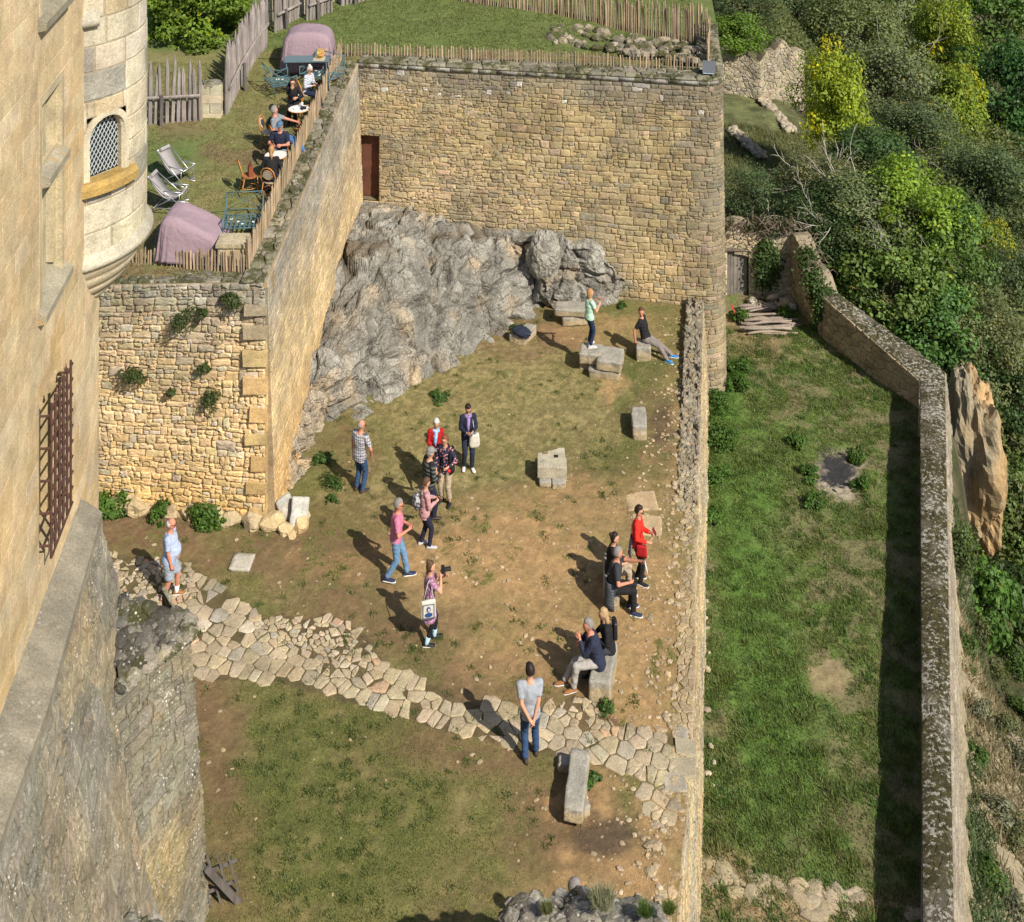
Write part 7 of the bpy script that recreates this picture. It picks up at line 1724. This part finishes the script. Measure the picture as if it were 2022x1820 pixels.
    def hf(d):
        f = smooth(d.y, .0, .32) * smooth(-d.z, -.66, -.38)     # face opening
        low = smooth(-d.z, .35, .6) if hair in ('short', 'bald') else smooth(-d.z, .75, .95)
        k = 1.0 + .06 * mnoise.noise(d * 3 + V((len(label), 0, 0))) + .07 * abs(mnoise.noise(V((d.x * 9, d.y * 9, d.z * 4)))) - .02
        if hair == 'bald': k = lerp(k, .78, smooth(d.z + .25 * d.y, .0, .28))
        if hair in ('bob', 'long'): k += .10 * smooth(-d.z, -.2, .5)
        if hair in ('short', 'curly'): k += .04
        if hair == 'curly': k += .10 + .06 * mnoise.noise(d * 9)
        return lerp(k, .78, max(f, low))
    hm_.ball((0, -.010, .008), hs, 26, 18, fn=hf)
    if hair == 'bob': hm_.ball((0, -.035, -.085), (.085, .07, .07), 14, 8)
    if hair == 'long': hm_.ball((0, -.06, -.13), (.090, .060, .13), 16, 10); hm_.ball((.02, -.085, -.24), (.07, .04, .12), 12, 8)
    if hair == 'bun': hm_.ball((0, -.10, .06), (.045, .045, .045), 12, 8)
    if hair == 'updo': hm_.ball((0, -.06, .11), (.05, .05, .05), 12, 8, fn=lambda d: 1 + .15 * mnoise.noise(d * 5))
    if hair == 'pony': hm_.tube([(0, -.10, .03), (0, -.15, -.02), (.01, -.13, -.14), (.02, -.11, -.26)], [.03, .035, .035, .012], 8)
    hm_.v = [tuple(H_(p)) for p in hm_.v]; HO = hm_.build('hair', HAIR[hc], T, True)
    if cap:
        m = MB(); m.ball((0, -.005, .045), (.095, .112, .095), 18, 12, fn=lambda d: 1 if d.z > -.05 else .86); m.rings([[V((x * math.cos(t), y0 + .07 * max(0, math.sin(t)) + o * 0, .045 + o)) for t in np.linspace(0, PI, 10)] for x, y0, o in ((.075, .085, .0), (.075, .085, .012))]); m.v = [tuple(H_(p)) for p in m.v]; m.build('cap', cap, T, True)
    if glasses:
        m = MB()
        for sx in (-1, 1): m.ball((sx * .033, .096, .008), (.027, .008, .019), 10, 6); m.tube([(sx * .058, .09, .012), (sx * .082, .0, .012)], .005, 5)
        m.v = [tuple(H_(p)) for p in m.v]; m.build('sunglasses', EYE, T, True)
    if scarf:
        m = MB(); c = nb - up * .015
        m.rings([[c + X * (r * math.cos(t) * 1.1) + Yv * (r * math.sin(t)) + up * z + Yv * .01 for t in np.linspace(0, 2 * PI, 16, endpoint=False)] for r, z in ((.085, -.045), (.105, -.02), (.09, .02), (.065, .03))]); m.tube([c + Yv * .10 + up * -.02, c + Yv * .145 + up * -.18 + X * .02, c + Yv * .15 + up * -.34 + X * .03], [.045, .05, .045], 8); m.build('scarf', scarf, T, True)
    M = Matrix.Translation(V(loc)) @ Matrix.Rotation(-R(face), 4, 'Z') @ Matrix.Scale(s, 4)
    return dict(T=T, M=M, wR=wR, wL=wL, head=hc_, pel=pel, up=up, nb=nb, shR=shR, shL=shL, hm=hm)
def held(mb, name, mat, per, label, cat, smooth=True):
    """a thing carried by a person: modelled in the person's frame, placed as a top-level object"""
    o = mb.build(name, mat, None, smooth); o.matrix_world = per['M']; return tag(o, label, cat)
def bag_mesh(c, w, d, hh, strap_to=None):
    mb = MB(); c = Vector(c); rs = []
    for t in np.linspace(0, 1, 7): k = 1 - .18 * t ** 2 - (.25 if t == 0 else 0); rs.append([c + Vector((d / 2 * k * math.copysign(abs(math.cos(a)) ** .6, math.cos(a)), w / 2 * (1 - .1 * t) * math.copysign(abs(math.sin(a)) ** .5, math.sin(a)), (t - .5) * hh)) for a in np.linspace(0, 2 * PI, 20, endpoint=False)])
    mb.rings(rs)
    if strap_to is not None:
        s = Vector(strap_to)
        for dy in (-1, 1): mb.tube([c + Vector((0, dy * w * .32, hh * .45)), s + Vector((0, dy * .03, .0)), s + Vector((-.02 if s.x > 0 else .02, 0, .02))], .010, 5)
    return mb
PHONE = plain('phone_body', (.02, .02, .025), .25); CREAM = cloth('cream_canvas', (.52, .49, .43))
def phone(per, at, label, mat=PHONE, rx=50):
    mb = MB(); mb.box((0, 0, 0), (.075, .010, .15), rot=Matrix.Rotation(R(rx), 3, 'X')); mb.v = [tuple(Vector(p) + Vector(at)) for p in mb.v]; return held(mb, 'phone', mat, per, label, 'phone', False)

# 1 woman on the block
p = person('woman in pale green top and dark jeans standing on a stone block taking a photo', P(1163, 683, .615), 65, 1.66, True, rh=(.10, .30, 1.24), lh=(-.07, .33, 1.32), hair='bob', hc='gold', top=cloth('mint_jersey', (.40, .60, .48)), sleeve=.4, legs=cloth('dark_denim', (.015, .03, .07)), shoe='grey', sole=True, hpit=2, legr=.84, lf=(-.10, .06, .07))
phone(p, (.02, .45, 1.36), 'phone with a red case held up by the woman on the stone block', plain('red_phone_case', (.5, .05, .06), .4))
# 2 seated man black polo
p = person('man in black polo and grey trousers sitting sideways on a stone block, looking left', P(1276, 700), 112, 1.78, False, pel=(0, -.02, .53), lean=-14, hyaw=75, hpit=4, rh=(.24, -.26, .50), lh=(-.26, -.22, .50), rf=(.13, .66, .07), lf=(-.14, .74, .07), toes=(18, -10), hair='short', hc='brown', skin=SKINR, top=BLACK, sleeve=.42, legs=TAUPE, shoe='blue', sole=True, relb=(.4, -.8, 0), lelb=(-.4, -.8, 0))
# 3 man in checked shirt
p = person('man in checked short sleeved shirt and jeans seen from behind near the grey rock', P(710, 970), 35, 1.76, False, rh=(.26, .14, .92), lh=(-.27, .06, .80), hair='bald', hc='grey', skin=SKINR, top=cloth('checked_cotton', (.46, .44, .44), (.10, .11, .16), 'check', 16), sleeve=.5, hem=.08, legs=JEANS, shoe='dark', glasses=True, hyaw=25, relb=(.9, -.4, -.1), bulk=1.06)
# 4 old woman in red cardigan
p = person('white haired woman in red cardigan and blue scarf looking down at her phone', P(858, 950), 172, 1.58, True, rh=(.06, .27, 1.06), lh=(-.06, .27, 1.06), hpit=24, hair='curly', hc='white', top=cloth('red_knit', (.36, .012, .014)), sleeve=1.0, hem=.16, legs=CHAR, shoe='black', scarf=cloth('blue_scarf', (.20, .38, .66), (.62, .70, .80), 'print', 26), glasses=False, bulk=1.05)
mb = MB(); mb.ball((0, .118, 1.22), (.055, .03, .16), 12, 10); mb.v = [tuple(Vector(q)) for q in mb.v]; o = mb.build('blouse', cloth('yellow_cotton', (.70, .64, .25)), p['T'], True)
phone(p, (0, .34, 1.05), 'dark phone in the hands of the woman in the red cardigan'); held(bag_mesh((.02, .24, .82), .13, .30, .34), 'handbag', cloth('black_white_print', (.55, .54, .52), (.04, .04, .045), 'patch', 16), p, 'black and white patterned bag hanging before the woman in the red cardigan', 'bag')
# 5 woman in navy
p = person('dark haired woman in navy cardigan standing apart and reading a leaflet', P(923, 923), 168, 1.64, True, rh=(.06, .26, 1.10), lh=(-.09, .28, 1.12), hpit=28, hair='short', hc='dark', top=NAVY, sleeve=1.0, hem=.02, legs=cloth('navy_trousers', (.018, .024, .045)), shoe='white', scarf=cloth('lilac_scarf', (.28, .20, .42), (.03, .03, .07), 'print', 30), lf=(-.11, .10, .07), glasses=True)
mb = MB(); mb.ball((0, .112, 1.20), (.035, .03, .14), 10, 8); mb.build('blouse', cloth('pale_pink_cotton', (.66, .52, .56)), p['T'], True)
mb = MB(); mb.box((-.06, .38, 1.14), (.22, .12, .006), rot=Matrix.Rotation(R(18), 3, 'X')); held(mb, 'leaflet', plain('printed_leaflet', (.20, .22, .26), .5, .5, 40), p, 'leaflet in the hands of the woman in navy', 'leaflet', False)
held(bag_mesh((-.16, .17, .83), .16, .30, .34, (-.12, .02, 1.44)), 'tote_bag', CREAM, p, 'cream tote bag hanging at the side of the woman in navy', 'bag')
# 6 woman with floral top
p = person('woman in black cardigan, floral top and cropped beige trousers facing the capped man', P(882, 990), 205, 1.64, True, rh=(.16, .28, .98), lh=(-.20, .28, 1.12), hpit=12, hyaw=20, hair='short', hc='auburn', top=cloth('floral_navy', (.020, .024, .055), (.62, .24, .22), 'print', 17), sleeve=1.0, hem=.10, legs=BEIGE, leglen=.88, shoe='black', lf=(-.13, .06, .07), rf=(.12, .05, .07), glasses=True)
mb = MB()
for sg in (-1, 1): mb.rings([[Vector((sg * (.10 + .085 * math.cos(t)), -.01 + .135 * math.sin(t) * (1 if z < 1.4 else .7), z)) for t in np.linspace(R(-100), R(62), 12)] + [Vector((sg * (.10 + .105 * math.cos(t)), -.01 + .16 * math.sin(t) * (1 if z < 1.4 else .7), z)) for t in np.linspace(R(62), R(-100), 12)] for z in np.linspace(.80, 1.42, 7)])
mb.build('cardigan', BLACK, p['T'], True)
mb = MB(); mb.ball((-.24, .34, 1.06), (.05, .04, .05), 10, 8); held(mb, 'red_purse', plain('red_leather', (.55, .02, .03), .5), p, 'small red purse in the hand of the woman in the floral top', 'purse')
# 7 man with cap
p = person('man in grey cap and dark striped jumper with his back to the camera', P(846, 1024), 62, 1.72, False, rh=(.18, .22, .98), lh=(-.2, .2, 1.0), hair='bald', hc='grey', top=cloth('striped_jumper', (.016, .018, .024), (.10, .115, .10), 'stripe', 11), sleeve=1.0, hem=.06, legs=NAVY, shoe='dark', cap=cloth('grey_cap', (.21, .21, .20)), hpit=14, bulk=1.1, rf=(.10, .10, .07))
# 8 woman in pink jacket
p = person('woman in quilted pink jacket looking at her phone', P(838, 1080), 70, 1.62, True, rh=(.08, .28, 1.12), lh=(-.06, .30, 1.14), hpit=26, hair='short', hc='brown', top=cloth('pink_quilt', (.47, .26, .265), (.43, .23, .235), 'stripe', 18), sleeve=1.0, hem=.08, legs=cloth('ink_trousers', (.018, .018, .04)), shoe='grey', rf=(.10, .10, .07), lf=(-.11, -.06, .07), legr=.9)
phone(p, (.02, .40, 1.14), 'dark phone held by the woman in the pink jacket')
mb = MB(); mb.ball((0, -.21, 1.20), (.155, .095, .22), 20, 14, fn=lambda d: 1.0); 
for sg in (-1, 1): mb.tube([(sg * .09, -.16, 1.38), (sg * .115, -.02, 1.455), (sg * .12, .12, 1.34), (sg * .14, .05, 1.12), (sg * .12, -.14, 1.06)], .016, 6)
held(mb, 'backpack', cloth('zebra_backpack', (.42, .42, .44), (.035, .035, .045), 'patch', 20), p, 'black and white patterned backpack on the woman in pink', 'backpack')
# 9 man in pink shirt
p = person('man in pink shirt and light jeans walking to the right with sunglasses', P(782, 1143), 88, 1.80, False, lean=4, rh=(.12, .26, 1.14), lh=(-.10, .27, 1.12), rf=(.09, -.20, .10), lf=(-.09, .24, .07), hair='short', hc='grey', skin=SKINR, top=cloth('pink_cotton', (.52, .17, .27)), sleeve=.5, hem=.03, legs=JEANL, shoe='navy', sole=True, glasses=True, relb=(.7, -.7, -.2))
# 10 woman in floral dress
p = person('woman in purple floral dress and black leggings photographing with a black camera', P(848, 1268), 78, 1.68, True, rh=(.07, .24, 1.42), lh=(-.06, .34, 1.36), hpit=0, hair='updo', hc='brown', dress=cloth('violet_floral', (.30, .13, .24), (.50, .34, .40), 'print', 26, extra=(.07, .10, .22)), sleeve=.42, dresslen=.38, legs=BLACK, shoe='black', sole=True, socks=cloth('pale_blue_sock', (.34, .50, .60)), legr=.72, lf=(-.09, .12, .07), rf=(.10, -.08, .07), relb=(.6, -.3, -.8), lelb=(-.6, -.3, -.8))
mb = MB(); mb.box((0, .30, 1.545), (.14, .07, .10)); mb.tube([(0, .33, 1.54), (0, .47, 1.54)], [.042, .046], 12); mb.box((0, .29, 1.605), (.06, .06, .035)); held(mb, 'photo_camera', BLK, p, 'black camera with zoom lens held up by the woman in the dress', 'camera', False)
mb = bag_mesh((.25, -.06, .92), .34, .09, .40, (.165, -.02, 1.44)); tote = held(mb, 'tote_bag', CREAM, p, 'white tote bag with blue printed portrait on the shoulder of the woman in the dress', 'bag')
INK = plain('blue_ink', (.02, .06, .20), .8)
mb = MB()      # plain framed portrait print on the bag's outer side
for c_, d_ in (((.303, -.06, 1.05), (.003, .24, .012)), ((.303, -.06, .76), (.003, .24, .012)), ((.303, .06, .905), (.003, .012, .30)), ((.303, -.18, .905), (.003, .012, .30))): mb.box(c_, d_)
mb.ball((.302, -.06, .945), (.004, .045, .06), 12, 10); mb.ball((.301, -.06, .83), (.004, .085, .05), 12, 8)
pr_ = mb.build('printed_motif', INK, tote); mb = MB(); mb.ball((.306, -.055, .935), (.003, .026, .036), 10, 8); mb.build('motif_face', CREAM, pr_)
# 11 woman in red
p = person('woman in bright red jumper standing beside the seated pair', P(1258, 1146), 105, 1.66, True, rh=(.16, .26, 1.06), lh=(-.04, .30, 1.16), hpit=12, hair='short', hc='dark', top=cloth('scarlet_knit', (.74, .028, .018)), sleeve=1.0, hem=.02, legs=BLACK, shoe='black', sole=True, rf=(.11, .10, .07), lf=(-.10, .0, .07), glasses=True)
mb = MB(); mb.box((-.04, .40, 1.20), (.10, .02, .15), rot=Matrix.Rotation(R(30), 3, 'X')); held(mb, 'notebook', plain('maroon_cover', (.18, .012, .02), .5), p, 'maroon notebook in the hands of the woman in red', 'notebook', False)
held(bag_mesh((.20, .14, .86), .26, .08, .26, (.0, .02, 1.45)), 'shoulder_bag', cloth('crimson_cloth', (.36, .014, .016)), p, 'crimson shoulder bag on the hip of the woman in red', 'bag')
mb = MB(); mb.rings([[Vector((lerp(.17, .2, t) * math.cos(a), -.02 + lerp(.14, .19, t) * math.sin(a) * (1 + .06 * math.sin(7 * a)), lerp(1.04, .62, t))) for a in np.linspace(R(150), R(330), 14)] + [Vector((lerp(.155, .185, t) * math.cos(a), -.02 + lerp(.125, .175, t) * math.sin(a), lerp(1.04, .62, t))) for a in np.linspace(R(330), R(150), 14)] for t in np.linspace(0, 1, 5)])
mb.build('tied_cardigan', cloth('grey_print_knit', (.14, .13, .17), (.30, .28, .32), 'patch', 26), p['T'], True)
# 12 man pointing, 13 companion
sb1 = P(1212, 1200, .0); SEAT = .53
p = person('seated grey haired man in charcoal T shirt pointing right with a sheet of paper', P(1213, 1205), 92, 1.76, False, pel=(0, -.02, SEAT), lean=8, rh=(.16, .30, .72), lh=(.04, .56, 1.10), hyaw=-10, hpit=6, rf=(.12, .40, .07), lf=(-.10, .34, .07), hair='short', hc='grey', skin=SKINR, top=CHAR, sleeve=.46, hem=.06, legs=BLACK, shoe='navy', sole=True, bulk=1.08, lelb=(-.3, -.3, -.9))
mb = MB(); mb.box((.06, .68, 1.0), (.15, .006, .21), rot=Matrix.Rotation(R(14), 3, 'X')); held(mb, 'paper_sheet', plain('white_paper', (.78, .78, .76), .8, .04), p, 'white sheet of paper in the pointing hand of the seated man', 'paper', False)
mb = MB(); mb.rings([[Vector((lerp(.16, .235, t) * math.cos(a), -.05 + lerp(.13, .19, t) * math.sin(a) * (1 + .05 * math.sin(7 * a)), lerp(.66, .14, t))) for a in np.linspace(R(172), R(372), 16)] + [Vector((lerp(.145, .22, t) * math.cos(a), -.05 + lerp(.115, .175, t) * math.sin(a), lerp(.66, .14, t))) for a in np.linspace(R(372), R(172), 16)] for t in np.linspace(0, 1, 5)])
held(mb, 'padded_jacket', cloth('slate_quilt', (.085, .095, .11), (.055, .06, .075), 'stripe', 18), p, 'slate grey quilted jacket tied round the waist of the pointing man', 'jacket')
p = person('dark haired companion in beige trousers sitting beyond the pointing man', P(1207, 1163), 96, 1.66, True, pel=(0, -.02, SEAT), lean=8, rh=(.12, .30, .70), lh=(-.10, .30, .72), hpit=6, rf=(.11, .42, .07), lf=(-.11, .38, .07), hair='bun', hc='dark', top=BLACK, sleeve=.45, hem=.05, legs=BEIGE, shoe='white', sole=True)
# 14 man navy, 15 blonde woman
p = person('seated grey haired man in navy jumper with his hand to his chin', P(1176, 1352), 262, 1.80, False, pel=(0, -.03, SEAT + .02), lean=16, rh=(.10, .30, .80), lh=(-.05, .32, .96), lelb=(-.35, .1, -1), relb=(.6, -.5, -.3), hpit=8, rf=(.10, .60, .07), lf=(-.10, .46, .07), toes=(4, -8), hair='short', hc='grey', skin=SKINR, top=cloth('navy_jumper', (.022, .028, .055)), sleeve=1.0, hem=.1, legs=cloth('stone_chinos', (.34, .32, .30)), shoe='brown', sole=True, bulk=1.1)
p = person('blonde woman in black sitting beside the man in the navy jumper', P(1200, 1322), 262, 1.68, True, pel=(0, -.02, SEAT + .02), lean=10, rh=(.10, .28, .72), lh=(-.10, .28, .72), hpit=6, rf=(.11, .42, .07), lf=(-.11, .40, .07), hair='long', hc='blonde', top=BLACK, sleeve=1.0, hem=.08, legs=CHAR, shoe='black', glasses=False)
mb = MB()
for sx in (-1, 1): mb.ball((sx * .035, .07, .115), (.028, .012, .018), 10, 6)
mb.v = [tuple(p['head'] + p['hm'] @ Vector(q)) for q in mb.v]; mb.build('sunglasses', EYE, p['T'], True)
held(bag_mesh((.02, -.15, .84), .11, .27, .36, (.12, -.02, 1.04)), 'shoulder_bag', plain('black_leather', (.016, .016, .018), .4), p, 'black leather bag on the back of the blonde woman', 'bag')
# 16 man grey T shirt
p = person('man in grey T shirt and jeans seen from behind with hands clasped', P(1047, 1502), -8, 1.80, False, rh=(.05, -.17, .90), lh=(-.05, -.17, .92), relb=(1, -.35, -.1), lelb=(-1, -.35, -.1), hair='short', hc='dark', top=GREYT, sleeve=.46, hem=.06, legs=JEANS, shoe='dark', hyaw=-20, rf=(.13, .12, .07), lf=(-.09, -.02, .07))
# 17 old man
p = person('elderly bald man in pale blue shirt and shorts standing on the paving', P(335, 1180), 92, 1.76, False, rh=(.22, .10, .84), lh=(-.22, .10, .84), relb=(.7, -.8, 0), lelb=(-.7, -.8, 0), hair='bald', hc='white', skin=SKINR, top=cloth('pale_blue_stripe', (.33, .40, .58), (.42, .47, .62), 'stripe', 40), sleeve=.5, hem=.08, legs=cloth('pale_denim', (.27, .31, .37)), leglen=.46, shoe='brown', sole=True, socks=cloth('white_sock', (.75, .74, .72)), belly=.11, bulk=1.12, glasses=True, rf=(.11, -.12, .07), lf=(-.11, .12, .07), legr=1.08)
# 18 visitor behind the foreground rock
p = person('grey haired visitor showing only head behind the foreground rock', P(1131, 1950), 95, 1.75, False, hair='short', hc='grey', skin=SKINR, top=CHAR, sleeve=1.0, legs=JEANS)
# ---- terrace
sl = lambda c: CH[c].location.copy()
def seat(c, face, label, **k):
    l = sl(c); k.setdefault('pel', (0, -.02, .555)); return person(label, l, face, **k)
p = seat('stripe', 118, 'grey haired woman in striped top sitting on the terrace with a phone', h=1.66, fem=True, lean=10, rh=(.08, .30, .78), lh=(-.06, .32, .80), hpit=22, rf=(.10, .42, .07), lf=(-.12, .50, .07), hair='updo', hc='white', top=cloth('breton_stripe', (.62, .63, .66), (.17, .19, .27), 'stripe', 20), sleeve=.95, hem=.04, legs=cloth('indigo_jeans', (.018, .026, .055)), shoe='black', glasses=True, legr=.9)
phone(p, (.02, .42, .82), 'phone in the lap of the woman in the striped top', rx=65)
held(bag_mesh((.02, .20, .70), .08, .22, .14, (-.1, .02, 1.02)), 'shoulder_bag', plain('black_bag', (.02, .02, .02), .5), p, 'small black shoulder bag across the woman in the striped top', 'bag')
seat('black', 178, 'dark haired woman in black and sunglasses at the round table, hand at her mouth', h=1.66, fem=True, lean=14, rh=(.04, .20, 1.13), lh=(-.14, .30, .80), hair='long', hc='dark', top=BLACK, sleeve=1.0, hem=.05, legs=BLACK, rf=(.1, .35, .07), lf=(-.1, .35, .07), glasses=True, hpit=8)
p = seat('grey', 98, 'tanned man in grey T shirt and jeans leaning back at the round table', h=1.78, lean=-16, rh=(.14, .12, .68), lh=(-.36, .38, .80), hyaw=-35, hpit=2, rf=(.14, .56, .07), lf=(-.14, .66, .07), hair='short', hc='grey', skin=SKINR, top=cloth('grey_marl', (.20, .21, .235)), sleeve=.46, hem=.06, legs=cloth('mid_denim', (.06, .14, .30)), shoe='dark', bulk=1.05)
seat('cap', 182, 'man in blue cap and navy T shirt facing the camera at the cafe table', h=1.78, lean=10, rh=(.12, .32, .80), lh=(-.14, .32, .80), hair='short', hc='brown', skin=SKINR, top=NAVY, sleeve=.46, hem=.06, legs=cloth('grey_jeans', (.20, .21, .22)), rf=(.13, .38, .07), lf=(-.13, .38, .07), cap=cloth('blue_cap', (.075, .14, .22)), shoe='dark', hpit=12)
seat('pony', -6, 'woman with blonde ponytail and black top seated with her back to the camera', h=1.68, fem=True, lean=16, rh=(.12, .32, .80), lh=(-.12, .32, .80), hair='pony', hc='gold', top=BLACK, sleeve=1.0, hem=.06, legs=JEANS, rf=(.16, .30, .07), lf=(-.1, .30, .07), hpit=10)
mb = MB(); mb.ball((0, 0, .20), (.18, .10, .22), 14, 10); mb.tube([(-.1, 0, .36), (0, 0, .48), (.1, 0, .36)], .012, 5); o = mb.build('backpack', BLK, None, True); o.location = CH['empty'].location + Vector((.05, 0, .48)); tag(o, 'black rucksack lying on the pale backed rattan chair', 'backpack')
dg = bpy.context.evaluated_depsgraph_get(); DONE = []
for T, jobs in PEOPLE:
    for (o, name, mat), ex, mats in jobs: DONE.append((bpy.data.meshes.new_from_object(o.evaluated_get(dg)), o, name, mat, T, ex, mats))
for me, o, name, mat, T, ex, mats in DONE: bpy.data.objects.remove(o)
for me, o, name, mat, T, ex, mats in DONE: finish(me, name, mat, T, ex, mats)
